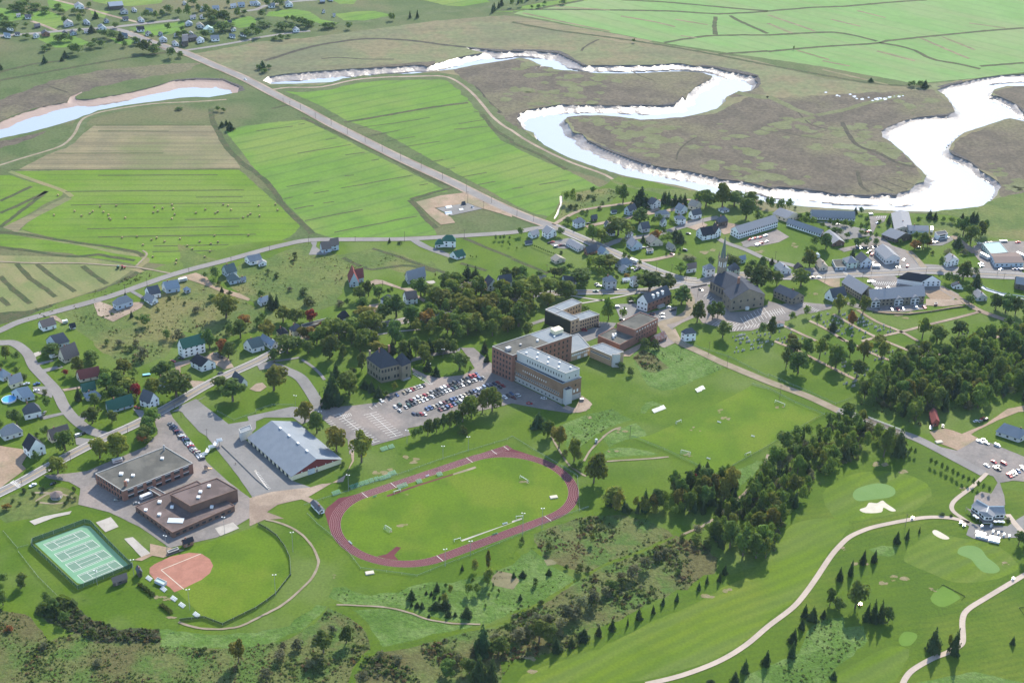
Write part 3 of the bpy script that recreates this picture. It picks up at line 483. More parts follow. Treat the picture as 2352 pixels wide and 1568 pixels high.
# ---- pavements, lots
for s, m in (
    ('02 1570,650 1650,640 1950,800 2100,900 2352,1060 12 0,1000 100,1060 310,1290 330,1290 510,1350 150,1420 12 -60,1480 100,1520 0,1480 12 -180,1220 -640,640 -580,590 12 -560,560 -450,500', 'greyasphalt'),
    ('02 1640,600 1800,530 2100,760 2352,720 2352,800 12 -100,900 330,1280 500,1340 280,1430 100,1360 02 2040,960 1830,830 1700,690', 'greyasphalt'),
    ('12 -80,690 330,600 560,620 600,700 420,760 340,700 80,700 -60,760', 'greyasphalt'),
    ('12 560,560 720,600 900,590 1130,560 1220,480 1350,440 1560,380 1600,390 1560,340 1440,280 1430,245 1560,310 1700,330 1900,310 2010,250 1950,150 1880,60 2000,60 2150,190 2352,370 22 0,360 400,560 480,610 620,610 640,530 700,540 730,580 680,640 520,660 260,620 0,570 12 2280,590 2050,640 1500,780 1390,800 1420,860 1070,960 1000,900 900,1000 860,1040 840,900 620,720 480,660', 'asphalt'),
    ('12 1880,60 1870,100 1600,140 1430,190 1420,160 1600,110 1840,70', 'greyasphalt'),
    ('02 1400,640 1560,640 1590,700 1870,1060 1900,1110 2100,1290 2352,1480 12 60,1568 13 0,100 03 2352,20 2000,230 1870,260 1560,330 1290,140 1000,0 02 1000,1568 720,1500 740,1350 630,1290 450,1260 400,1230 620,1215 800,1190 1330,970 1450,850', 'asphalt'),
    ('12 -60,1440 150,1380 500,1340 600,1310 800,1290 880,1100 870,1010 900,1010 900,1100 820,1230 600,1360 480,1430 580,1480 520,1500 420,1450 200,1500 100,1568 13 260,60 80,70 -60,130', 'gravel'),
    ('21 1500,1050 1620,1010 1760,1020 1850,1110 1960,1200 2000,1300 2200,1290 2352,1230 31 0,1200 130,1230 260,1200 420,1220 590,1235 580,1270 400,1310 300,1320 180,1380 60,1390 0,1410 21 2352,1420 2200,1470 2020,1480 1900,1440 1750,1400 1700,1340 1560,1400 1480,1450 1530,1568 22 1400,60 1300,30 21 1380,1500 1330,1400 1500,1370 1640,1250 1620,1130 1560,1080', 'asphalt'),
    ('21 940,1230 1130,1220 1240,1310 1440,1260 1520,1250 1500,1370 1380,1400 1330,1390 1200,1310 1060,1390 1000,1380', 'greyasphalt'),
    ('21 610,1340 800,1390 960,1400 900,1490 700,1568 540,1568 520,1510 790,1430', 'greyasphalt'),
    ('21 330,660 520,620 600,700 480,720 400,710', 'greyasphalt'), ('21 2100,660 2352,570 31 80,540 195,610 100,660 0,680 21 2250,700 2130,690', 'asphalt'),
    ('31 930,420 1090,415 1070,470 1000,500 960,590 1060,620 1140,690 1290,740 1440,900 1200,920 950,930 940,860 900,850 960,720 820,720 700,750 640,720 800,690 900,650 950,600 940,500', 'asphalt'),
    ('31 440,470 560,470 900,540 950,600 700,640 560,520', 'greyasphalt'),
    ('31 920,990 1150,960 1340,1080 1370,1100 1100,1110 980,1070', 'asphalt'), ('31 700,1200 950,1250 1450,1225 1460,1270 1250,1300 960,1290 800,1260 720,1230', 'asphalt'),
    ('31 1480,620 1700,600 1700,640 1600,690 1480,690', 'greyasphalt'), ('31 1880,700 2000,650 2352,650 2352,920 1980,930 1960,850 1900,780', 'asphalt'),
    ('32 1480,830 1620,800 1700,820 1780,850 1870,860 1930,890 1750,1005 1560,930', 'sandground'), ('32 1380,880 1500,950 1740,1005 1940,890 2352,1060 2500,1120 2500,1300 2250,1280 2130,1300 2170,1420 2180,1500 2120,1568 33 1870,30 32 1900,1420 1960,1380 2050,1400 2110,1300 2070,1240 1980,1210 1600,1010 1330,890', 'asphalt'),
    ('33 1700,50 1860,90 1900,110 2200,130 2300,60 2352,30 2352,230 2130,240 2080,290 1880,240 1820,210 1850,130', 'greyasphalt'),
    ('32 2200,620 2352,590 2500,600 2500,640 2300,650 2100,730 1900,830 1860,860 1780,850 2000,760', 'sandground'),
    ('11 1470,290 1700,230 1950,200 1990,230 2100,280 2352,380 2352,430 2150,370 2080,350 1950,300 1640,345 1790,430 1830,480 1700,500 1600,420', 'sandground'),
    ('11 1655,348 1940,300 2080,352 1795,415', 'greyasphalt'),
    ('11 485,775 520,690 500,660 560,655 550,700 600,740 680,745 640,775', 'greyasphalt'), ('11 1410,640 1490,640 1600,700 1720,740 1800,780 1770,800 1600,740 1500,700', 'greyasphalt'),
    ('01 1170,1100 1220,1100 1330,1160 1310,1185', 'greyasphalt'), ('01 860,1210 910,1200 1040,1250 1240,1210 1330,1210 1300,1260 1200,1310 1040,1390 900,1330 870,1250', 'gravel'),
    ('01 450,1340 510,1330 590,1390 580,1410 500,1370', 'gravel'), ('01 1640,980 1800,940 1900,980 1960,1060 2200,1130 2300,1180 2280,1200 2060,1130 1900,1060 1720,1000', 'sandground'),
    ('02 690,880 860,900 800,960 700,950', 'greyasphalt'), ('02 0,960 200,990 260,1030 200,1130 240,1170 0,1350 -100,1250 -200,1000', 'sandground'), ('02 300,420 490,410 480,520 320,470', 'greyasphalt'),
    ('02 390,690 590,650 600,670 400,720', 'greyasphalt'), ('02 700,720 760,660 830,670 740,760', 'greyasphalt'), ('02 1220,620 1400,650 1300,720', 'greyasphalt'), ('02 300,210 480,170 500,180 330,230', 'greyasphalt'), ('02 380,260 560,220 580,240 400,290', 'greyasphalt'), ('02 310,110 390,85 400,110 320,150', 'concrete'), ('02 570,440 860,390 880,410 590,460', 'gravel'),
    ('02 1600,200 1740,170 1760,200 1660,240 1660,290 1760,360 1900,370 1790,440 1740,380 1620,290', 'gravel'), ('02 1870,150 1960,100 2100,160 2150,240 2060,260', 'gravel'),
    ('12 0,390 60,380 100,420 40,460 0,460 02 2290,440', 'gravel'), ('11 1020,1240 1140,1220 1230,1260 1100,1300 1000,1290', 'gravel'), ('11 1000,1040 1100,1000 1160,1010 1300,1060 1440,1120 1560,1190 1540,1210 1440,1150 1360,1100 1160,1040 1030,1060', 'gravel'),
    ('11 1560,1020 1630,1010 1650,1030 1600,1050', 'concrete'), ('11 1350,1080 1450,1080 1460,1130 1400,1110', 'gravel'),
    ('21 1380,370 1500,340 1560,360 1250,410 1220,400', 'gravel'), ('21 1560,480 1680,440 1800,500 1720,560 1600,520', 'gravel'), ('21 1980,480 2100,500 2150,540 1950,590 1850,510 1870,470', 'gravel'),
    ('31 450,1000 660,990 660,1080 580,1070', 'sandground'), ('31 870,980 1100,960 1120,970 960,990', 'gravel'), ('31 1220,970 1350,960 1370,1060 1600,1060 1760,1140 1700,1190 1500,1190 1400,1090', 'asphalt'), ('31 1420,1100 1580,1100 1700,1170 1640,1200 1500,1190', 'sandground'), ('31 960,1290 1250,1310 1500,1290 1750,1240 1820,1250 1600,1280 1300,1325 1050,1310', 'sandground'), ('31 1450,1180 1750,1190 1800,1230 1600,1250 1450,1240', 'gravel'),
    ('03 880,95 1020,45 1090,135 970,185', 'concrete'), ('03 1140,245 1220,230 1385,380 1300,415', 'concrete'), ('03 270,85 400,40 660,-10 640,20 500,50 320,120', 'concrete'), ('03 1380,290 1560,330 1700,350 1500,420 1400,400 1300,450 1230,440 1380,380', 'sandground'),
    ('03 1975,150 2140,95 2200,150 2025,220', 'concrete'), ('12 20,1230 0,1180 -20,1190 100,1360 110,1350', 'concrete'),
    ('22 640,500 700,540 740,580 680,640 560,660 590,600', 'gravel'), ('22 1020,100 1190,20 1170,70 1080,140 1020,140', 'gravel'), ('21 1420,1500 1500,1450 1560,1568 1480,1568', 'gravel'),
    ):
    lay('paved_yard' if m != 'asphalt' else 'parking_lot', s, m, .25)
# ---- roads
zr = .0012 * next(Z)
def road(pts, wd, m='road', z=0, mark=None, name='road'):
    ribbon(name, pts, wd, m, zr + z, .8 if name == 'dirt_track' else 0, 4)
    if mark:
        P = smooth(G(pts), 4)
        for off in mark:
            q = []
            for i, p in enumerate(P):
                d = P[min(i + 1, len(P) - 1)] - P[max(i - 1, 0)]; d.normalize(); q.append(p + Vector((-d.y, d.x, 0)) * off)
            ribbon('road_marking', q, .32, 'paint' if abs(off) > 1 else 'ypaint', zr + z + .008, sm=0)
R1 = 'F 290,75 350,98 425,122 490,150 560,180 640,222 700,252 760,285 830,320 900,355 970,388 1040,420 1120,460 1200,496 1290,527'
ribbon('road_shoulder', R1, 14, 'gravel', zr - .002, sm=4)
road(R1, 9.5, z=.001)
road('F 1270,520 1340,550 1430,590 1500,620 1560,640 1600,645', 12, z=.002, mark=(-4.8, 0, 4.8))
road('01 -200,1540 0,1470 180,1390 500,1300 900,1190 1150,1110 1500,985 1750,910 2100,820 2352,750 11 250,685 500,640 900,635 1400,630 1900,600 2352,570 21 200,535 400,515', 7.5, z=.003)
road('02 -120,0 0,15 130,20 250,110 310,230 400,330 520,460 590,600 700,730 850,830 1020,870', 8, z=.003)
road('02 -250,1510 0,1390 200,1290 450,1150 870,930 1250,760 1600,575 1950,375 2352,190 12 130,120 330,30 500,-60 11 700,1480 1000,1440 1250,1400 1550,1340 1700,1300 2000,1230 2352,1180 21 200,1140 560,1120 1140,1110 1400,1080 1580,1040', 9.5, z=.004, mark=(-4, 0, 4))
road('F 1540,640 1600,650 1640,640 1680,632 31 200,975 500,965 800,950 1200,935 1500,920 1750,935 1950,950 2352,970 2600,985', 13, z=.005, mark=(-5.2, 0, 5.2))
ribbon('forecourt', '31 350,950 600,930 900,925 1400,905 1700,925 2000,945 2352,960', 20, 'road', zr - .001)
road('21 1500,1050 1600,1110 1640,1200 1620,1300 1500,1370 1380,1410 1440,1480 1520,1568 22 1750,110 1950,205 2350,370 32 0,372 350,500 650,640', 7.5, 'path', z=.002)
road('32 640,635 850,700 1180,830 1330,880 1500,960 1900,1160 1980,1215', 8, z=.004)
road('22 480,600 600,640 700,600', 5, 'gravel', z=.001)
road('23 1230,1580 1560,1500 1900,1370 2150,1220 2352,1050 33 0,1040 200,900 300,800 420,640 560,430 640,330 740,235 860,175 1000,130 1300,70 1500,47 1700,58 1850,100', 3.4, 'gpath', z=.001, name='golf_path')
road('33 1230,1600 1260,1530 1330,1450 1500,1350 1650,1290 1740,1240 1790,1180 1785,1000 1830,900 2000,790 2250,640 2352,580 2500,500', 3.4, 'gpath', z=.001, name='golf_path')
road('32 2010,1210 1950,1270 1860,1350 1740,1440 1690,1500 1700,1560 33 1790,60 1850,100', 3, 'gpath', z=.001, name='golf_path')
road('33 2200,20 2270,110 2352,200', 4, 'gpath', z=.001, name='golf_path')
road('13 90,70 250,110 400,190 500,290 560,400 570,480 520,600 400,720 250,850 100,930 0,980 03 2200,1050 2000,1075 1800,1060 1640,1010', 1.6, 'path', z=.001, name='dirt_track')
road('13 740,850 1150,870 1400,920 1560,980 1800,1020 2060,1030', 1.3, 'path', z=.001, name='dirt_track')
road('22 2352,1040 2300,1180 2150,1380 2000,1510 23 1900,30 1750,130 1560,210', 2.0, 'path', z=.001, name='dirt_track')
road('22 360,870 450,1030 530,1140 640,1220 680,1240', 1.5, 'path', z=.001, name='dirt_track')
road('22 660,1100 730,990 800,920 900,830 1000,790', 1.5, 'path', z=.001, name='dirt_track')
road('22 770,1110 1000,1095 1250,1080 1440,1060', 1.5, 'path', z=.001, name='dirt_track')
road('01 -60,835 300,850 700,850 1000,870 1260,890 1560,945', 2.0, 'path', z=.001, name='dirt_track')
road('01 1250,880 1300,830 1350,770 1310,735', 2.0, 'path', z=.001, name='dirt_track')
road('12 420,170 500,220 580,290 630,355', 2.4, 'greyasphalt', z=.001, name='footpath')
road('12 60,210 130,190 280,170 400,150', 2.4, 'greyasphalt', z=.001, name='footpath')
road('12 20,240 150,225 280,270 400,330 480,430 560,560 600,640', 9, 'greyasphalt', z=.002)
road('21 380,500 480,440 600,380 750,345 1000,310 1250,280 1500,270 1650,270', 4, 'gravel', z=.001)
road('21 680,520 800,490 1000,450 1200,400 1350,350', 5, 'gravel', z=.001)
road('21 860,690 1000,640 1250,600 1400,570 1550,520 1750,460 1900,430', 7, 'road', z=.001)
road('21 1180,830 1300,820 1480,780', 5, 'gravel', z=.001)
road('21 1900,630 1980,670 2150,730 2352,820 31 0,830 250,880 320,950', 6, 'road', z=.001)
road('21 2130,700 2250,660 2352,640', 6, 'road', z=.001)
road('31 1440,900 1360,810 1290,740', 6, 'path', z=.001, name='footpath')
road('31 1700,600 1800,680 1850,730 1900,760', 7, 'gravel', z=.001)
road('31 1600,1080 1800,1200 1950,1290 2200,1380 2352,1450', 6, 'gravel', z=.001)
for s in ('31 130,1420 450,1568', '31 380,1380 560,1470 700,1568', '31 600,1320 760,1410 950,1510 1010,1530', '31 820,1280 1000,1390 1220,1480 1380,1568', '31 860,1568 1010,1530 1230,1480 1500,1410 1750,1350 1950,1295', '31 2352,1480 2100,1530 1900,1568', '32 60,0 280,90 520,210 850,375', '32 640,-40 1000,130 1200,200', '32 1080,0 1500,170', '32 1350,40 1700,170'):
    road(s, 3, 'gravel', z=.001, name='cemetery_path')
road('21 150,1420 300,1370 380,1340', 4, 'greyasphalt', z=.001); road('21 540,1150 800,1190 880,1180 1130,1130', 2, 'concrete', z=.001, name='footpath'); road('21 640,1220 830,1190', 2, 'concrete', z=.001, name='footpath')
road('11 1100,1510 1300,1480 1510,1460', 2, 'concrete', z=.001, name='footpath')
# ---- parking marks
def marks(name, segs, wd=.3):
    mb = MB(); z = zr + .012
    for a, b in segs:
        d = b - a; d.z = 0; n_ = Vector((-d.y, d.x, 0)).normalized() * wd / 2
        mb.face([(p.x, p.y, z) for p in (a + n_, a - n_, b - n_, b + n_)])
    mb.obj(name, M['paint'])['kind'] = 'structure'
def comb(tile, a, b, n, tick, both=True, spine=True):
    c, r = tile; A, B = T(c, r, *a), T(c, r, *b); t0 = T(c, r, a[0] + tick[0], a[1] + tick[1]) - A; s = [(A, B)] if spine else []
    for i in range(n):
        p = A + (B - A) * (i / (n - 1)); s.append((p - t0 if both else p, p + t0))
    return s
marks('parking_marks', comb((1, 2), (760, 670), (1090, 930), 15, (45, -14)) + comb((1, 2), (1050, 665), (1290, 870), 12, (60, -14)) + comb((1, 2), (630, 730), (720, 815), 6, (50, -12), False, False) + comb((1, 2), (1210, 520), (1040, 600), 5, (30, 25), False, False))
marks('parking_marks', comb((1, 2), (780, 680), (860, 660), 6, (20, 25), False, False) + comb((1, 2), (1440, 300), (1600, 400), 16, (28, -12), False, True))
marks('parking_marks', comb((2, 1), (2130, 1400), (2340, 1300), 8, (-30, -45)) + comb((2, 1), (1870, 1400), (2060, 1430), 8, (35, -22)) + comb((2, 1), (2010, 1480), (2340, 1420), 12, (22, -30), False, False) + comb((2, 1), (1800, 1130), (1960, 1280), 10, (-40, 30), False, False))
marks('parking_marks', comb((3, 1), (10, 1320), (140, 1290), 7, (18, 25)) + comb((3, 1), (300, 1240), (440, 1300), 9, (30, -18), False, False) + comb((3, 1), (960, 1035), (1210, 1040), 14, (-10, 16)) + comb((3, 1), (1000, 430), (1080, 430), 5, (4, -10)))
marks('crosswalk', comb((0, 2), (110, 1290), (190, 1335), 8, (18, -12), True, False), .5)
marks('crosswalk', comb((3, 1), (700, 935), (770, 985), 7, (12, -5), True, False), .5)
marks('arena_marks', comb((1, 2), (0, 1210), (110, 1360), 12, (24, -8), False, True))
# ================================================================ buildings
GZ = .2
def pm(name, c, rough=.7, fa=.12, spec=.3, c2=None, fine=1.2, metal=0, s=.15): return mat(name, c, c2, None, s=s, fine=fine, fa=fa, rough=rough, spec=spec, metal=metal)
WALL = {'a': pm('brown_brick', (.25, .155, .1), c2=(.21, .125, .08)), 'w': pm('white_siding', (.8, .8, .79)), 'g': pm('grey_siding', (.55, .55, .55)), 'b': pm('blue_grey_siding', (.46, .52, .58)), 't': pm('beige_siding', (.6, .52, .4)), 'y': pm('cream_siding', (.66, .6, .42)),
        'k': pm('red_brick', (.25, .12, .085), c2=(.2, .1, .075)), 's': pm('sandstone', (.25, .205, .15), c2=(.2, .168, .125)), 'd': pm('dark_siding', (.09, .075, .065)), 'G': pm('pale_green_siding', (.52, .62, .54)), 'B': pm('dark_brick', (.17, .095, .07), c2=(.13, .075, .06)), 'n': pm('tan_brick', (.42, .3, .19), c2=(.37, .27, .17)), 'i': pm('ivy_wall', (.03, .032, .022), fa=.4), 'r': pm('maroon_siding', (.17, .03, .035)), 'c': pm('cladding', (.46, .46, .45)), 'R': pm('barn_red', (.2, .045, .035))}
rp_ = lambda n, c, **k: pm(n, c, .92, spec=.05, **k)
ROOF = {'g': rp_('grey_shingle', (.26, .26, .272)), 'd': rp_('dark_shingle', (.095, .1, .115)), 'b': rp_('brown_shingle', (.185, .145, .13)), 'r': rp_('red_shingle', (.2, .065, .06)), 'n': rp_('green_roof', (.05, .13, .095)), 'u': rp_('blue_grey_shingle', (.25, .29, .335)), 'l': pm('light_metal_roof', (.19, .215, .245), .75, .06, .1, (.17, .195, .225)), 't': rp_('tan_shingle', (.3, .265, .22)), 'k': rp_('black_shingle', (.035, .036, .045)), 'f': rp_('tar_gravel_roof', (.125, .12, .105), c2=(.085, .083, .075), s=.08), 'p': rp_('brown_gravel_roof', (.15, .115, .108), c2=(.1, .078, .073), s=.08), 'm': rp_('membrane_roof', (.19, .215, .235), c2=(.22, .24, .255)), 'G': rp_('grey_green_shingle', (.12, .15, .145)), 'T': rp_('teal_metal_roof', (.36, .47, .45)), 'o': rp_('rusty_roof', (.3, .14, .11), c2=(.34, .26, .23), s=.5), 'q': rp_('slate_roof', (.055, .06, .075)), 'w': rp_('white_roof', (.45, .48, .5))}
GLASS = mat('window_glass', (.03, .036, .045), fa=0, rough=.15, spec=.6); TRIM = pm('white_trim', (.7, .7, .68)); DOOR = pm('door_paint', (.25, .2, .17)); METAL = pm('dull_metal', (.3, .3, .31), .5); CONC = pm('grey_concrete', (.36, .35, .33)); VENT = pm('white_vent', (.75, .75, .74))
_bx = MB(); _bx.box((0, 0, 0), (1, 1, 1)); BOXME = {}
def boxmesh(m):
    if m.name not in BOXME: BOXME[m.name] = _bx.mesh('box_' + m.name, m)
    return BOXME[m.name]
def pbox(name, m, par, c, sz, rz=0): return link(name, boxmesh(m), par, c, rz, sz)
hr = random.Random(11)
def building(spec, label, cat='house', name='house', win=None, group=None, chim=None, door=True, over=.45, parapet=True, windowmat=None, floors=None, vents=0, ws=None, part_of=None, base=0.0, pname=None):
    sp = spec.split(); c, r = int(sp[0][0]), int(sp[0][1]); A, B, C = (T(c, r, *map(float, q.split(','))) for q in sp[1:4])
    su, sv = mpp(A); wh = float(sp[4]) * sv; rh = float(sp[5]) * sv; rt, wk, rk = sp[6], sp[7], sp[8]
    u, v = B - A, C - A
    if u.x * v.y - u.y * v.x < 0: A, B, C = C, A + 0 * A, B; A, B, C = B, A, C; 
    u, v = B - A, C - A
    if u.x * v.y - u.y * v.x < 0: u, v = v, u; 
    O = Vector((A.x, A.y, GZ)); par = part_of or thing(name, O, 0, label, cat, group)
    off = O - par.location if part_of else Vector((0, 0, 0))
    U, V = u.normalized(), v.normalized(); lu, lv = u.length, v.length
    P = lambda a, b, z: off + u * a + v * b + Vector((0, 0, z))
    wm = WALL[wk] if isinstance(wk, str) else wk; rm = ROOF[rk]
    mb = MB(); cs = [(0, 0), (1, 0), (1, 1), (0, 1)]
    for i in range(4):
        a, b = cs[i], cs[(i + 1) % 4]; mb.face([P(*a, base), P(*b, base), P(*b, base + wh), P(*a, base + wh)])
    W0, W1 = base, base + wh
    if rt == 'g':
        for b in (0, 1): mb.face([P(0, b, W1), P(1, b, W1), P(.5, b, W1 + rh)] if b == 0 else [P(1, b, W1), P(0, b, W1), P(.5, b, W1 + rh)])
    if rt == 'x':
        for a in (0, 1): mb.face([P(a, 0, W1), P(a, 1, W1), P(a, .5, W1 + rh)] if a else [P(a, 1, W1), P(a, 0, W1), P(a, .5, W1 + rh)])
    mb.obj('wall' if not pname else pname + '_wall', wm, par)
    rb = MB(); ou, ov = over / lu, over / lv; th = .22
    def slab(q): # thick roof plane
        n = (q[1] - q[0]).cross(q[2] - q[0]).normalized()
        if n.z < 0: q = q[::-1]
        t = [p + Vector((0, 0, th)) for p in q]; rb.face(t); rb.face([p + Vector((0, 0, .02)) for p in q[::-1]])
        for i in range(len(q)): j = (i + 1) % len(q); rb.face([q[i] + Vector((0, 0, .02)), q[j] + Vector((0, 0, .02)), t[j], t[i]])
    if rt == 'g':
        e = rh * ou / .5
        slab([P(-ou, -ov, W1 - e), P(.5, -ov, W1 + rh), P(.5, 1 + ov, W1 + rh), P(-ou, 1 + ov, W1 - e)]); slab([P(1 + ou, -ov, W1 - e), P(1 + ou, 1 + ov, W1 - e), P(.5, 1 + ov, W1 + rh), P(.5, -ov, W1 + rh)])
    elif rt == 'x':
        e = rh * ov / .5
        slab([P(-ou, -ov, W1 - e), P(1 + ou, -ov, W1 - e), P(1 + ou, .5, W1 + rh), P(-ou, .5, W1 + rh)]); slab([P(-ou, 1 + ov, W1 - e), P(-ou, .5, W1 + rh), P(1 + ou, .5, W1 + rh), P(1 + ou, 1 + ov, W1 - e)])
    elif rt == 'h':
        k = [P(-ou, -ov, W1), P(1 + ou, -ov, W1), P(1 + ou, 1 + ov, W1), P(-ou, 1 + ov, W1)]
        if lu > lv: f = .5 * lv / lu; e1, e2 = P(f, .5, W1 + rh), P(1 - f, .5, W1 + rh); slab([k[0], k[1], e2, e1]); slab([k[1], k[2], e2]); slab([k[2], k[3], e1, e2]); slab([k[3], k[0], e1])
        else: f = .5 * lu / lv; e1, e2 = P(.5, f, W1 + rh), P(.5, 1 - f, W1 + rh); slab([k[0], k[1], e1]); slab([k[1], k[2], e2, e1]); slab([k[2], k[3], e2]); slab([k[3], k[0], e1, e2])
    else:
        e = .35
        rb.face([P(0, 0, W1 - e), P(1, 0, W1 - e), P(1, 1, W1 - e), P(0, 1, W1 - e)])
        pb = MB(); a, b = .35 / lu, .35 / lv; o2 = .06
        R0 = [P(-o2 / lu, -o2 / lv, 0), P(1 + o2 / lu, -o2 / lv, 0), P(1 + o2 / lu, 1 + o2 / lv, 0), P(-o2 / lu, 1 + o2 / lv, 0)]; R1_ = [P(a, b, 0), P(1 - a, b, 0), P(1 - a, 1 - b, 0), P(a, 1 - b, 0)]
        zz = lambda p, z: (p.x, p.y, p.z + z)
        for i in range(4):
            j = (i + 1) % 4
            pb.face([zz(R0[i], W1 + .12), zz(R0[j], W1 + .12), zz(R1_[j], W1 + .12), zz(R1_[i], W1 + .12)]); pb.face([zz(R0[i], W1 - .3), zz(R0[j], W1 - .3), zz(R0[j], W1 + .12), zz(R0[i], W1 + .12)]); pb.face([zz(R1_[i], W1 - .4), zz(R1_[i], W1 + .12), zz(R1_[j], W1 + .12), zz(R1_[j], W1 - .4)])
        pb.obj('parapet', CONC if parapet is True else parapet, par)
    roof = rb.obj('roof' if not pname else pname + '_roof', rm, par)
    if rt in 'gxh' and (chim if chim is not None else hr.random() < .3) and rh > 1.2 and wh > 2:
        q = P(.5, .3, W1 + rh * .75) if rt == 'g' else P(.3, .5, W1 + rh * .75); pbox('chimney', WALL['k'], roof, q, (.8, .8, rh * .25 + 1.2), math.atan2(U.y, U.x))
    for i in range(vents): 
        q = P(hr.uniform(.15, .85), hr.uniform(.15, .85), W1 - .35); pbox('roof_vent', VENT, roof, q, (1.3, 1.3, .9))
    # windows on the two fronts that face the view
    fl = floors or (1 if wh < 4.6 else 2 if wh < 8 else 3)
    gm = windowmat or GLASS
    for side, (d, D, L, nn, n) in enumerate(((u, U, lu, Vector((U.y, -U.x, 0)), (win or (0, 0))[0]), (v, V, lv, Vector((-V.y, V.x, 0)), (win or (0, 0))[1]))):
        if win is None: n = max(1, int(L / 4.2)) if L > 3.5 and wh > 1.8 else 0
        if not n: continue
        ww, hh = ws or (min(1.5, L / n * .45), 1.45)
        for f in range(fl):
            z = W0 + (f + .34) * wh / fl
            for i in range(n):
                t = (i + .5) / n
                if door and f == 0 and side == 0 and i == n // 2 and n > 1: continue
                q = off + d * t + nn * .04 + Vector((0, 0, z)); pbox('window', gm, par, q, (ww, .12, min(hh, wh / fl * .55)), math.atan2(D.y, D.x))
    if door and wh > 1.8 and lu > 2.5:
        n = (win or (max(1, int(lu / 4.2)), 0))[0] if win is None or win[0] else 1
        t = (n // 2 + .5) / n if n > 1 else .22
        q = off + u * t + Vector((U.y, -U.x, 0)) * .05 + Vector((0, 0, W0 + .05)); pbox('door', DOOR, par, q, (1.1, .14, 2.1), math.atan2(U.y, U.x))
    return par, P, (lu, lv, wh, rh)
H = building
def houses(cat, s, name='house'):
    for l in s.strip().split('\n'):
        a, b = l.split(' | '); H(a, b, cat, name)
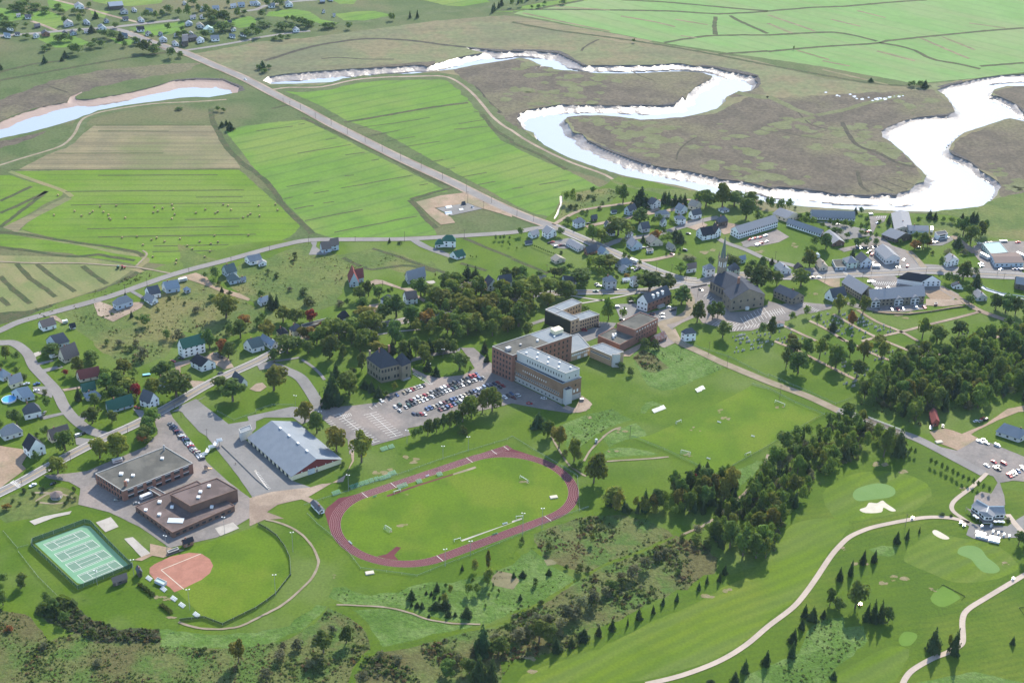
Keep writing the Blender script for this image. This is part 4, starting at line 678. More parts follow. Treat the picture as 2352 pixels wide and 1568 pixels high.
houses('house', '''21 185,628 250,605 145,605 30 25 x w g | small white bungalow with grey roof beside a white two-storey house at the road junction
21 325,632 410,600 275,600 45 35 g w g | white two-storey house with grey roof just west of the main road junction
21 690,785 785,755 660,760 30 40 x k d | red brick house with dark roof at the end of the long white restaurant
21 830,795 890,780 785,765 30 35 g w u | narrow white house with blue-grey roof beside the main road by the brick house
21 1000,905 1105,880 945,880 30 45 h b l | blue-grey house with pale hipped roof among trees south-west of the main road
21 1010,948 1095,930 975,925 20 30 g G l | low pale outbuilding in front of the blue-grey hipped house
21 865,1092 958,1080 828,1060 65 40 h g g | square grey two-storey house with hipped roof on the main street
21 1110,1075 1165,1060 1078,1050 65 25 h w g | narrow tall white house half hidden by street trees
21 1020,1032 1080,1020 1008,1010 18 12 x G w | low teal and white house behind the narrow white house
21 480,1035 600,1050 460,1015 30 32 x w d | white house with dark roof tucked among the trees of the main street
21 590,535 672,515 555,510 45 35 h w g | white two-storey house with hipped grey roof at the side street corner
21 1075,415 1140,390 1028,400 45 35 x b d | pale blue-grey house with two gables on the lawn below the spruces
21 1290,357 1365,335 1240,335 45 35 g g d | tall grey gabled house in front of the spruce row
21 1345,440 1450,430 1310,420 30 30 h g g | grey hipped bungalow beside the dark round tree near the marsh
21 1660,452 1740,435 1620,430 40 35 x w d | white farmhouse with dark roof beside the two barns
21 1530,500 1595,490 1485,475 45 35 h w g | square white house with hipped grey roof below the barns
21 1380,520 1420,505 1355,495 40 30 g w g | small white gabled house left of the square hipped house
21 1195,575 1265,565 1155,550 40 45 x g d | pale grey house with steep dark roof behind the broad green trees
21 860,540 900,530 845,520 35 25 g w d | tiny white house against a broad dark tree
21 880,605 945,600 850,585 30 35 x g d | grey house with dark roof overhung by roadside trees
21 1105,742 1195,720 1050,700 40 40 g b g | blue-grey gabled bungalow in the wedge between the main road and the side street
21 1275,697 1385,690 1225,660 30 40 g t t | beige ranch house with tan roof next to a dark spruce
21 1470,747 1505,735 1415,715 25 30 g t t | small beige house with tan roof below the tree clump
21 1750,645 1855,625 1690,600 45 50 x w k | white house with steep black roof and porch on the open lawn
21 1860,625 1918,600 1825,580 45 45 g w k | white gabled house with black roof close behind the black-roofed porch house
21 1900,518 1980,500 1870,495 40 40 h d d | dark brown square house on a bare gravel lot
21 1940,393 1995,380 1895,370 20 20 h w g | low white house under the riverside trees
21 1605,945 1690,930 1598,920 40 35 x w b | white house with brown roof in front of the church spire
21 1780,985 1860,970 1745,955 70 35 h w g | tall white Victorian house with porches left of the church tower
21 2010,975 2090,950 1970,940 50 45 h G d | pale green house with dark roof right of the church tower
21 2085,860 2145,845 2065,840 35 25 x G u | pale green block standing behind the church trees
21 1585,1572 1685,1560 1550,1550 68 40 h w d | square white house with dark hipped roof alone on the cemetery lawn
11 1720,705 1835,708 1715,680 55 45 h w n | white two-storey house with green hipped roof by the country road
11 862,1072 945,1070 845,1000 45 85 g b r | blue-grey chalet with steep red roof on the mown knoll
11 1400,1045 1560,1000 1370,1000 35 60 x g g | long grey ranch house with grey roof and white terrace
11 1880,1150 2050,1095 1850,1120 60 25 x w t | long white two-storey house with tan roof at the grove edge
11 2130,1110 2230,1098 2085,1070 45 60 g w d | white gabled house with steep dark roof above the grove
11 2240,1085 2352,1065 2215,1050 45 55 x w d | white house with long dark roof right above the grove trees
11 1200,1255 1280,1225 1145,1225 45 40 h w d | white house with dark hipped roof behind the street trees
11 1385,1232 1485,1220 1350,1195 50 50 x w b | cream house with brown gambrel roof by the lane
11 770,1400 865,1380 750,1370 30 55 h w k | low house with black pyramid roof among the meadow-edge trees
11 45,1247 125,1220 15,1220 30 30 x w u | small white house with blue-grey roof beside twin spruces
11 350,1540 430,1510 308,1515 60 45 h y d | pale yellow two-storey house with dark hipped roof
11 225,1550 300,1530 190,1510 40 40 h y k | cream house with black roof left of the pale yellow house
11 610,760 690,748 590,735 38 50 x b b | grey-blue long house with brown roof on the country road, garage half
11 692,742 762,728 680,715 52 48 x b b | grey-blue long house with brown roof on the country road, taller half
01 400,1480 520,1445 355,1445 38 45 x w b | white house with brown roof by the country road bend
01 1080,1285 1225,1240 1040,1260 45 50 h b g | pale blue house with grey hipped roof and gravel yard
01 1385,1180 1480,1160 1335,1140 40 50 x w d | white house with dark roof at the end of a paved drive
01 1395,1240 1455,1210 1325,1195 25 40 g w g | low garage with grey roof at the end of the paved drive
01 1530,1130 1655,1110 1490,1095 40 50 x b u | white ranch house with blue-grey roof beside the parked camper
01 2090,985 2178,960 2040,950 40 55 x b G | pale house with grey-green roof behind a round tree
01 2115,1050 2210,1030 2085,1010 30 50 h b G | low grey-green roofed house with blue tarpaulin corner
01 2300,872 2410,850 2250,840 35 35 x w l | white house with pale roof on the road side lawn
11 30,885 98,870 22,870 25 25 g w g | small white cottage on the edge of the rough field
02 530,70 640,40 430,30 42 60 x b d | grey house with dark roof above the left side street
02 600,205 730,150 540,165 35 90 x t b | brown-roofed bungalow beside a white camper
02 740,380 930,340 705,345 35 60 x t r | reddish roofed bungalow with pale extension on the side street
02 765,485 885,455 745,450 25 50 x g n | green-roofed cabin behind a cone-shaped tree
02 800,550 930,530 775,520 25 42 h g u | low house with blue-grey roof in the shade of the clump
02 1000,670 1230,600 975,620 30 65 x b n | long green-roofed bungalow at the corner of the main street
02 1380,625 1465,580 1290,590 60 70 g w d | white gabled house with dark roof beside the red tree
02 1690,155 1890,100 1640,120 90 65 x w n | long white three-storey house with green roof
02 1855,282 1985,245 1755,230 50 45 g w k | white building with black roof below the green-roofed house
02 2320,110 2430,80 2240,70 45 60 x w G | white house with grey-green roof above the parking lawn
12 150,82 205,50 40,15 38 30 g w u | long white house with flat-looking grey roof beside the main street
02 30,370 110,340 -40,340 35 55 h b u | blue-grey bungalow at the left picture edge
02 105,440 215,400 75,400 45 50 x y g | cream house with grey roof above the swimming pool
02 220,555 320,535 110,500 35 60 x b u | blue-grey L house beside the round swimming pool
02 235,725 385,690 215,680 50 70 h w d | white house with dark grey roof and deck below the pool house
02 45,915 215,865 0,870 40 70 h g g | grey pyramid-roofed house at the left edge
02 280,1075 425,1030 220,1020 75 80 g w k | tall white house with black gabled roof by the main street
02 480,935 650,880 440,900 35 70 x t b | beige bungalow with brown roof next to a gravel drive
02 2220,425 2275,410 2140,360 40 40 g w d | white garage with dark roof behind two round trees
02 1470,430 1560,410 1450,390 35 45 h b d | dark-roofed house almost hidden in the street trees
31 720,905 815,895 680,860 50 42 h G g | pale green Victorian house beside a grey shop on the highway
31 1640,890 1745,865 1600,850 45 35 g w g | white house with grey roof on the lawn east of the highway
31 1580,1062 1400,1068 1360,1030 45 55 x w k | white hall with black roof and porch by the highway
31 1700,1085 1790,1095 1680,1065 25 25 g w d | small white house with dark roof behind the white hall
31 1920,1200 2010,1195 1870,1150 30 30 g g g | small grey bungalow under trees by the creek
31 590,1205 715,1180 518,1172 40 62 x w d | white barn-like house with dark roof left of the apartment block
31 255,928 325,915 235,900 20 30 g d k | small black-roofed cottage by the highway''')
houses('shed', '''21 125,688 185,680 118,672 15 20 x w d | small dark-roofed garden shed beside the young tree row
21 735,470 782,460 722,455 25 25 x d d | dark wooden shed on the lawn right of the hipped white house
21 920,402 962,395 905,390 15 15 x w d | tiny white shed alone on a lawn
21 400,860 490,840 355,830 25 25 g t t | beige shed with flat-looking gable in the garden field
21 1060,617 1112,605 1040,600 25 20 h w g | pale garage with pyramid roof in front of the steep dark roof house
21 1240,765 1298,760 1232,745 25 1 f g f | little flat-roofed garage on the corner lawn
21 1330,1590 1420,1550 1270,1565 28 35 x k o | old shed with patchy rusted roof beside the brick hall
01 650,1460 697,1450 637,1445 20 25 x w k | white shed with black roof near the bend of the country road
01 1710,1130 1752,1118 1688,1115 25 25 h g u | blue-grey barrel shed behind the ranch house with the camper
01 2220,1032 2262,1022 2210,1015 22 20 x w g | white shed right of the grey-green roofed houses
11 1845,820 1925,800 1780,795 25 40 x w n | white garage with green roof in the field
31 60,1440 145,1430 60,1418 22 12 g w b | small white storage shed on the cemetery corner
31 430,805 475,800 425,790 16 18 g w w | tiny white shed beside a tree behind the highway shops
21 250,1010 315,1005 230,990 15 20 x t t | small tan shed among trees beside the main street
31 1525,1245 1555,1240 1525,1230 15 1 f r o | red bin shed at the edge of the apartment yard''', 'shed')
# greenroof low wing and main cross gable of the chalet as parts
houses('barn', '''21 1545,410 1610,385 1495,385 40 35 g b l | pale blue-grey barn left of the beige barn
21 1680,370 1740,340 1615,350 35 35 g t t | beige gabled barn under the riverside trees
32 1500,790 1565,775 1475,690 40 30 g R r | maroon barn beside the golf club yard
32 2300,930 2430,880 2090,860 36 50 g c l | long metal storage building with pale roof at the golf club
31 2268,1085 2400,1110 2260,1040 50 40 x d g | dark grey barn at the right picture edge''', 'barn')
# shops and motels
cb = lambda sp, lab, cat='shop', name='shop_building', **k: H(sp, lab, cat, name, **k)
cb('21 605,750 675,720 495,690 25 25 g w g', 'long low white restaurant with grey roof by the main road', 'restaurant', 'restaurant', win=(2, 8))
cb('21 2080,630 2437,520 2005,590 55 40 x w g', 'long two-storey white motel wing nearest the church', 'motel', 'motel_wing', win=(18, 3), ws=(1.6, 1.3))
cb('31 165,475 290,440 40,430 35 35 g t g', 'short motel lobby wing with pale gable', 'motel', 'motel_wing')
cb('31 400,450 795,465 380,420 25 50 x w g', 'long grey-roofed motel wing nearest the river', 'motel', 'motel_wing', win=(16, 0))
cb('31 480,612 510,590 170,508 28 30 g w g', 'diagonal grey-roofed motel wing facing the lawn', 'motel', 'motel_wing', win=(1, 14))
cb('31 590,700 700,685 500,610 28 30 g B g', 'brick motel wing end behind a large dark tree', 'motel', 'motel_wing')
cb('31 1160,570 1320,560 1130,420 26 25 g t g', 'wide grey-roofed hotel hall stretching to the river', 'hotel', 'hotel_wing', win=(4, 8))
cb('31 1290,585 1470,590 1270,540 35 25 x b g', 'grey hotel wing facing the delivery yard', 'hotel', 'hotel_wing')
cb('31 1170,665 1325,630 1040,620 34 40 g d g', 'hotel entrance block with broad grey roof', 'hotel', 'hotel_wing')
cb('31 1075,865 1205,850 975,770 50 38 g g g', 'grey highway shop with gabled front and parking', win=(4, 6), floors=1)
cb('31 115,955 210,945 55,900 30 25 g w l', 'low shop with pale metal roof on the highway')
cb('31 470,925 548,915 430,870 30 30 g t t', 'tan gabled shop facing the highway')
cb('31 620,920 722,915 585,850 30 1 f b f', 'flat-roofed grey strip shop on the highway')
cb('31 850,900 945,885 795,850 55 42 g b d', 'grey two-storey shop with gabled front beside the crosswalk')
cb('31 1550,640 1645,625 1525,610 45 1 f w d', 'white flat-roofed shop with a wide dark front window', win=(1, 0), ws=(6, 2.4))
cb('31 2080,890 2340,885 2030,800 40 12 x b b', 'brown-roofed garage building at the right-hand yard', 'garage', 'garage_building')
cb('31 2040,810 2200,795 1960,710 45 1 f G T', 'garage with pale teal flat roof behind the brown one', 'garage', 'garage_building')
ap, P, _ = cb('31 930,1255 1430,1215 890,1170 66 55 x s g', 'grey-roofed two-storey apartment block with white arched balconies', 'apartments', 'apartment_block', win=(14, 2), floors=2)
H('31 850,1195 960,1150 670,1085 60 50 g s g', '', part_of=ap, win=(3, 9), pname='rear_wing', floors=2)
for t in (.1, .52, .82):
    q = P(t, -.03, 0); d = MB(); d.box((0, 0, 0), (7, 2.2, 5.4)); o = d.obj('balcony', TRIM, ap, loc=q, rz=math.atan2((P(1, 0, 0) - P(0, 0, 0)).y, (P(1, 0, 0) - P(0, 0, 0)).x))
    g = MB(); g.face([(-3.6, -1.2, 5.5), (3.6, -1.2, 5.5), (0, -1.2, 8.2)]); g.face([(-3.6, -1.2, 5.5), (0, -1.2, 8.2), (0, 5, 8.2), (-3.6, 5, 5.5)]); g.face([(3.6, -1.2, 5.5), (3.6, 5, 5.5), (0, 5, 8.2), (0, -1.2, 8.2)]); g.obj('dormer', ROOF['g'], o)
    for x in (-2, 2): pbox('opening', GLASS, o, (x, -1.1, .6), (2.4, .2, 1.7)); pbox('opening', GLASS, o, (x, -1.1, 3.1), (2.4, .2, 1.7))
rect, P, _ = H('31 215,1235 325,1210 45,1160 60 40 g s d', 'brown stone rectory with white upper rear wing beside the church lot', 'rectory', 'rectory', win=(3, 5), chim=True)
# --- school, arena, manor, academy, halls
s1, P, _ = H('02 1140,1470 1780,1212 888,1308 95 1 f k f', 'two-storey red brick school with flat grey roof and pipe chimney', 'school', 'brick_school', parapet=CONC, win=(0, 0), door=False)
def strip(par, P, side, n, z, w_, h_, m=GLASS, a0=.04, a1=.96, name='window', out=.05):
    for i in range(n):
        t = a0 + (a1 - a0) * (i + .5) / n
        a, b = (P(t, 0, z), P(t + .001, 0, z)) if side == 0 else (P(0, t, z), P(0, t + .001, z)) if side == 1 else (P(1, t, z), P(1, t + .001, z))
        c = P(.5, .5, z); d = (b - a); rz = math.atan2(d.y, d.x); nn = Vector((d.y, -d.x, 0)).normalized()
        if nn.dot(a - c) < 0: nn = -nn
        pbox(name, m, par, a + nn * out, (w_, .14, h_), rz)
for z, h_ in ((.8, 2.2), (4.8, 2.4)):
    strip(s1, P, 0, 7, z, 4.2, h_); strip(s1, P, 1, 9, z, 1.5, h_)
for z in (2.9, 7.1): strip(s1, P, 0, 7, z, 4.2, .35, TRIM, out=.07, name='sill')
def rooftop(par, P, H_, items):
    for a, b, sz, m, nm in items: pbox(nm, m, par, P(a, b, H_ - .4), sz)
hh = _[2]; rooftop(s1, P, hh, ((.18, .3, (2, 2, 1.2), VENT, 'roof_vent'), (.3, .4, (2, 2, 1.2), VENT, 'roof_vent'), (.22, .62, (2.4, 2.4, 1.3), VENT, 'roof_vent'), (.8, .6, (2, 2, 1.2), VENT, 'roof_vent'), (.1, .15, (1.6, 1.6, 4), WALL['k'], 'chimney'), (.95, .9, (1, 1, 4), METAL, 'flue')))
s2, P, dd = H('03 1590,240 2160,-8 1250,-3 52 1 f B p', 'single-storey brown school with flat brown roof and a raised gym block', 'school', 'brown_school', parapet=WALL['B'], win=(0, 0), door=False)
strip(s2, P, 0, 9, 1.1, 2.6, 1.4, a0=.03); strip(s2, P, 1, 8, 1.1, 1.6, 1.4)
rooftop(s2, P, dd[2], ((.12, .55, (2, 2, 1.3), VENT, 'roof_vent'), (.2, .25, (10, 5, .45), ROOF['w'], 'skylight'), (.35, .6, (2, 2, 1.3), VENT, 'roof_vent'), (.3, .85, (2.2, 2.2, 1.3), VENT, 'roof_vent'), (.75, .2, (2, 2, 1.2), VENT, 'roof_vent'), (.05, .8, (2, 2, 1), VENT, 'roof_vent')))
_a, P2, d2 = H('02 1760,1625 2190,1470 1575,1515 112 1 f B p', '', part_of=s2, pname='gym', parapet=WALL['B'], win=(0, 0), door=False)
rooftop(s2, P2, d2[2], ((.3, .3, (2, 2, 1.2), VENT, 'roof_vent'), (.45, .55, (2, 2, 1.2), VENT, 'roof_vent'), (.7, .7, (2, 2, 1.2), VENT, 'roof_vent')))
H('02 1490,1470 1540,1450 1370,1400 45 1 f B p', '', part_of=s2, pname='corridor', win=(0, 0), door=False)
# arena
ar, P, da = H('12 330,1280 785,1122 -72,925 40 80 g y l', 'long ice arena with pale metal gable roof and red gable end', 'arena', 'ice_arena', win=(0, 0), door=False, chim=False, over=.6)
lu, lv, wh, rh = da; U = (P(1, 0, 0) - P(0, 0, 0)).normalized(); rz = math.atan2(U.y, U.x)
g = MB(); nn = Vector((U.y, -U.x, 0)) * .06
g.face([P(.02, 0, wh + .1) + nn, P(.98, 0, wh + .1) + nn, P(.5, 0, wh + rh - .15) + nn]); g.obj('red_gable', WALL['r'], ar)
pbox('door', ROOF['w'], ar, P(.39, 0, .05) + nn * 2, (5.2, .2, 4.2), rz); pbox('door', DOOR, ar, P(.5, 0, .05) + nn * 2, (1.4, .2, 2.2), rz)
for t in (.2, .33, .5, .68, .82): pbox('lamp', VENT, ar, P(t, 0, wh + .6) + nn * 3, (.7, .5, .4), rz)
for t in (.2, .4, .6, .8): pbox('ridge_vent', VENT, ar, P(.5, t, wh + rh + .1), (1.2, 2.4, .6), rz)
strip(ar, P, 1, 10, .05, 2.5, 2.4, GLASS, a0=.05)
ent = H('02 2215,920 2320,880 2200,880 75 1 f c m', '', part_of=ar, pname='entrance', win=(0, 0), door=False)
# stone manor
mn, P, dm = H('12 1150,385 1320,345 1022,290 135 115 h s q', 'two-storey sandstone manor with slate hipped roof at the parking lot', 'manor', 'stone_manor', win=(6, 5), floors=2, ws=(1.5, 2.4), chim=True)
H('12 1345,365 1425,330 1270,315 135 75 h s q', '', part_of=mn, pname='front_bay', win=(1, 1), floors=2, ws=(1.7, 2.4), door=True)
pbox('chimney', WALL['k'], mn, P(.9, .6, dm[2] + dm[3] * .5), (1.5, 1.5, 6)); pbox('chimney', WALL['s'], mn, P(.1, .9, dm[2] + dm[3] * .2), (1.5, 1.5, 5))
pbox('porch', CONC, mn, P(1.25, -.1, 0), (6, 4, 1.0), math.atan2(U.y, U.x))
# academy: brick block, clad wing
ac, P, d0 = H('22 -2,372 540,185 -187,287 240 1 f k f', 'five-storey red brick academy block with clad front wing over the parking lot', 'school', 'brick_academy', win=(0, 0), door=False)
for f in range(5):
    z = 1.2 + f * (d0[2] - 1.5) / 5; strip(ac, P, 0, 13, z, 1.3, 2.1, a0=.02); strip(ac, P, 1, 6, z, 1.3, 2.1)
band_z = d0[2] * .33
pbox('penthouse', WALL['y'], ac, P(.93, .55, d0[2] - .4), (8, 6, 3.4), rz); pbox('roof_unit', METAL, ac, P(.08, .45, d0[2] - .4), (4, 3, 2.4), rz)
rooftop(ac, P, d0[2], ((.3, .5, (1.5, 1.5, 1.2), METAL, 'roof_vent'), (.55, .4, (1.5, 1.5, 1.4), VENT, 'roof_vent'), (.8, .3, (1.2, 1.2, 1.2), VENT, 'roof_vent')))
m_ = MB(); z_ = d0[2] - .3; m_.face([P(.62, .03, z_), P(.985, .03, z_), P(.985, .97, z_), P(.62, .97, z_)]); m_.obj('roof_membrane', ROOF['m'], ac)
_x, Pw, dw = H('22 455,575 628,515 0,350 185 1 f a q', '', part_of=ac, pname='front_wing', parapet=ROOF['u'], win=(0, 0), door=False)
strip(ac, Pw, 1, 24, dw[2] * .36, 1.0, 2.3, TRIM, a0=.05, a1=.97, out=.03, name='frame'); strip(ac, Pw, 1, 24, dw[2] * .38, .72, 1.9, a0=.05, a1=.97, out=.08); strip(ac, Pw, 1, 12, dw[2] * .66, .6, 1.2, TRIM, a0=.3, a1=.8); strip(ac, Pw, 1, 12, dw[2] * .08, 1.2, 1.2, a0=.05)
strip(ac, Pw, 0, 2, dw[2] * .36, 1.4, 2.4, TRIM, a0=.55, a1=.9); strip(ac, Pw, 0, 2, dw[2] * .66, 1.2, 1.6, a0=.1, a1=.9)
_b = MB(); e = .12
a_, b_, c_, d_ = Pw(0, 0, 0), Pw(1, 0, 0), Pw(1, 1, 0), Pw(0, 1, 0); Uw = (b_ - a_).normalized() * e; Vw = (d_ - a_).normalized() * e
_b.prism([a_ - Uw - Vw, b_ + Uw - Vw, c_ + Uw, d_ - Uw], -.1, dw[2] * .26); _b.obj('plinth', CONC, ac)
_x, Pu, du = H('22 480,560 608,512 35,355 262 1 f c m', '', part_of=ac, pname='clad_storey', win=(0, 0), door=False)
strip(ac, Pu, 1, 14, du[2] * .8, .7, 2, a0=.05, a1=.8); strip(ac, Pu, 0, 2, du[2] * .78, .8, 1.4)
rooftop(ac, Pu, du[2], tuple((.25 if i % 2 else .7, .1 + i * .11, (1.3, 1.3, 1.2), VENT, 'roof_vent') for i in range(8)))
H('22 490,588 548,568 463,570 135 1 f c q', '', part_of=ac, pname='stair_tower', win=(0, 0), door=False)
# tan annex with its stair tower
an, P, d1 = H('22 905,228 1020,190 712,145 95 1 f n m', 'tan brick L-shaped annex with grey membrane roof behind the academy', 'school', 'tan_annex', win=(0, 0), door=False)
strip(an, P, 1, 9, d1[2] * .55, 2.2, 1.6, TRIM, out=.03, name='frame'); strip(an, P, 1, 18, d1[2] * .58, .8, 1.2, out=.08)
_x, P, d1 = H('22 538,185 715,125 430,60 75 1 f n m', '', part_of=an, pname='link_wing', win=(0, 0), door=False); strip(an, P, 0, 9, d1[2] * .55, 1.6, 1.4, TRIM); strip(an, P, 0, 2, .2, 3.2, 2.6, TRIM, a0=.25, a1=.95)
H('22 925,240 988,238 912,232 115 1 f c q', '', part_of=an, pname='stair_tower', win=(0, 0), door=False)
# red brick hall: tall and low parts
bh, P, d1 = H('21 1120,1600 1330,1492 955,1540 135 1 f k f', 'red brick hall with three-storey block and low flat wing', 'hall', 'brick_hall', win=(0, 0), door=False, parapet=WALL['k'])
for z, n in ((.3, 8), (.55, 8), (.78, 8)): strip(bh, P, 0, n, d1[2] * z, 1.1, 1.2, TRIM if z > .6 else GLASS)
_x, P, d1 = H('21 985,1675 1125,1600 785,1590 75 1 f k f', '', part_of=bh, pname='low_wing', win=(0, 0), door=False, parapet=WALL['k']); rooftop(bh, P, d1[2], ((.4, .6, (1.4, 1.4, 2.4), VENT, 'roof_vent'), (.3, .5, (1.4, 1.4, 2.4), VENT, 'roof_vent'), (.5, .55, (1.4, 1.4, 2.4), VENT, 'roof_vent')))
# C-shaped tan hall with ivy wall
ch, P, d1 = H('21 535,1505 612,1478 300,1402 125 1 f n m', 'C-shaped tan brick residence with a black ivy-covered end wall', 'residence', 'tan_residence', win=(0, 0), door=False)
for z in (.12, .4, .7): strip(ch, P, 0, 2, d1[2] * z, 1.3, 1.7)
iv = MB(); k = 14; W1 = d1[2]
vs = []
for i in range(k + 1):
    t = i / k; hgt = W1 * (.93 + .07 * noise.noise(Vector((i * .7, 2, 0)))); vs.append((P(0, t, 0), hgt))
c = P(.5, .5, 0); dN = (P(0, 0, 0) - P(1, 0, 0)).normalized() * .18
for (a, ha), (b, hb) in zip(vs, vs[1:]): iv.face([a + dN + Vector((0, 0, 0)), b + dN, b + dN + Vector((0, 0, hb)), a + dN + Vector((0, 0, ha))])
iv.obj('ivy', WALL['i'], ch)
_x, P, d2 = H('21 612,1478 798,1420 520,1440 100 1 f n m', '', part_of=ch, pname='front_wing', win=(0, 0), door=False)
for z in (.1, .42, .72): strip(ch, P, 0, 8, d2[2] * z, 1.2, 1.5)
_x, P, d2 = H('21 388,1437 634,1335 300,1400 125 1 f n m', '', part_of=ch, pname='rear_wing', win=(0, 0), door=False)
for z in (.12, .42, .72): strip(ch, P, 0, 5, d2[2] * z, 1.2, 1.6, a0=.45)
# mansard brick house
mh, P, d1 = H('21 1240,1300 1452,1215 1145,1270 85 62 x k d', 'red brick house with white end wall, dark roof and dormers', 'house', 'brick_house', win=(6, 3), floors=2, chim=True)
o = MB(); dN = (P(0, 0, 0) - P(1, 0, 0)).normalized() * .05; o.face([P(0, 1, .1) + dN, P(0, 0, .1) + dN, P(0, 0, d1[2]) + dN, P(0, .5, d1[2] + d1[3] - .3) + dN, P(0, 1, d1[2]) + dN]); o.obj('white_end', WALL['w'], mh)
U = (P(1, 0, 0) - P(0, 0, 0)).normalized(); rz = math.atan2(U.y, U.x)
for t in (.3, .5, .7): pbox('dormer', TRIM, mh, P(t, .2, d1[2]), (2, 2.2, d1[3] * .7), rz)
pbox('porch', CONC, mh, P(.55, -.12, 0), (7, 2.4, 2.2), rz)
# church
cu, P, d1 = H('21 1990,1205 2200,1125 1812,1110 95 55 g s q', 'large sandstone church with slate roof and tall pointed spire', 'church', 'stone_church', win=(0, 7), floors=1, ws=(1.6, 4.5), chim=False, door=False)
_x, P2, d2 = H('21 2000,1296 2310,1250 1930,1215 110 75 g s q', '', part_of=cu, pname='front_hall', win=(5, 2), floors=2, ws=(1.5, 1.8), chim=False)
pbox('chimney', WALL['k'], cu, P2(.4, .9, d2[2] + d2[3] * .5), (2, 2, 8)); pbox('porch', TRIM, cu, P2(.5, -.04, 0), (3, 2, 2.4), math.atan2((P2(1, 0, 0) - P2(0, 0, 0)).y, (P2(1, 0, 0) - P2(0, 0, 0)).x))
tb = P(.5, 1.04, 0); U = (P(1, 0, 0) - P(0, 0, 0)).normalized(); rz = math.atan2(U.y, U.x); sv = mpp(T(2, 1, 1900, 1065))[1]; su = mpp(T(2, 1, 1900, 1065))[0]; tw = 58 * su
th_ = 262 * sv; sh = 200 * sv
mb = MB(); mb.box((0, 0, 0), (tw, tw, th_)); mb.box((0, 0, th_), (tw + .7, tw + .7, .8)); tower = mb.obj('tower', WALL['s'], cu, loc=tb, rz=rz)
sp = MB(); k = 8
ring = [(math.cos(math.pi / 8 + i * math.pi / 4) * tw * .47, math.sin(math.pi / 8 + i * math.pi / 4) * tw * .47, th_ + .8) for i in range(k)]
for i in range(k): sp.face([ring[i], ring[(i + 1) % k], (0, 0, th_ + sh)])
sp.obj('spire', pm('copper_spire', (.11, .15, .13)), tower)
pn = MB()
for x in (-1, 1):
    for y in (-1, 1): pn.bar((x * tw * .46, y * tw * .46, th_ + .6), (x * tw * .46, y * tw * .46, th_ + 6.5), .75, 0, 6, .05)
pn.obj('pinnacle', WALL['s'], tower)
for i in range(4):
    a = i * math.pi / 2
    for s in (-1, 1): pbox('louvre', VENT if i in (0, 3) else GLASS, tower, (math.sin(a) * (tw / 2 + .04) + math.cos(a) * s * tw * .2, -math.cos(a) * (tw / 2 + .04) + math.sin(a) * s * tw * .2, th_ * .72), (tw * .16, .14, th_ * .17), a)
# golf clubhouse: two wings and a bay under one grey roof with white ridge caps, dark deck in front
q_ = lambda x, y, z: at(2164.2 + .15197 * x, 1116.1 + .15197 * y, z)
c0 = q_(700, 560, 0); cl = thing('clubhouse', Vector((c0.x, c0.y, GZ)), 0, 'low golf clubhouse with grey pitched roof, white ridges and dark deck', 'clubhouse')
k_ = lambda p, z: Vector((p.x - c0.x, p.y - c0.y, z))
RL, RJ, RR, RB = (k_(q_(x, y, z), z) for x, y, z in ((520, 210, 8.2), (700, 315, 8.2), (935, 312, 8.2), (672, 400, 7.6)))
E_ = [k_(q_(x, y, 5.2), 5.2) for x, y in ((435, 300), (545, 380), (640, 468), (772, 472), (808, 437), (958, 430))]
fl_ = lambda p, z: Vector((p.x, p.y, z))
BL, BR = fl_(2 * RL - E_[0], 5.2), fl_(2 * RR - E_[5], 5.2); BJ = fl_(2 * RJ - (E_[1] + E_[4]) / 2, 5.2)
m_ = MB()
for f in ((E_[0], E_[1], RJ, RL), (E_[1], E_[2], RB, RJ), (E_[2], E_[3], RB), (E_[3], E_[4], RJ, RB), (E_[4], E_[5], RR, RJ), (RL, RJ, BJ, BL), (RJ, RR, BR, BJ)): m_.face([p + Vector((0, 0, .15)) for p in f])
rf_ = m_.obj('roof', ROOF['g'], cl); m_ = MB()
for a, b in ((RL, RJ), (RJ, RR), (RJ, RB)): m_.bar(a + Vector((0, 0, .25)), b + Vector((0, 0, .25)), .4, 0, 4)
m_.obj('ridge_cap', TRIM, rf_)
ring = E_ + [BR, BJ, BL]; cen = sum(ring, Vector()) / 9; m_ = MB(); m_.prism([((p - cen) * .95 + cen).to_tuple() for p in ring], 0, 5.15); m_.face([(p - cen) * .95 + cen for p in (E_[0], RL, BL)]); m_.face([(p - cen) * .95 + cen for p in (E_[5], RR, BR)]); m_.obj('wall', WALL['w'], cl)
for a, b in zip(E_, E_[1:]):
    d = b - a
    for t in (.3, .7):
        p = ((a + d * t) - cen) * .955 + cen; pbox('window', GLASS, cl, (p.x, p.y, 3.2), (d.length * .3, .25, 1.5), math.atan2(d.y, d.x))
out = [fl_((p - cen) * s_ + cen, 0) for p, s_ in zip(E_, (1.25, 1.3, 1.3, 1.3, 1.35, 1.22))]
m_ = MB(); m_.prism([p.to_tuple() for p in out] + [((p - cen) * .9 + cen).to_tuple() for p in E_[::-1]], 2.3, 2.5); m_.obj('deck', WALL['d'], cl)
m_ = MB()
for a, b in zip(out, out[1:]):
    n = max(1, int((b - a).length / 2.5)); m_.bar(a + Vector((0, 0, 3.5)), b + Vector((0, 0, 3.5)), .06, 0, 4)
    for i in range(n + 1): p = a + (b - a) * (i / n); m_.bar(p, p + Vector((0, 0, 3.5)), .08, 0, 4)
m_.obj('railing', METAL, cl)
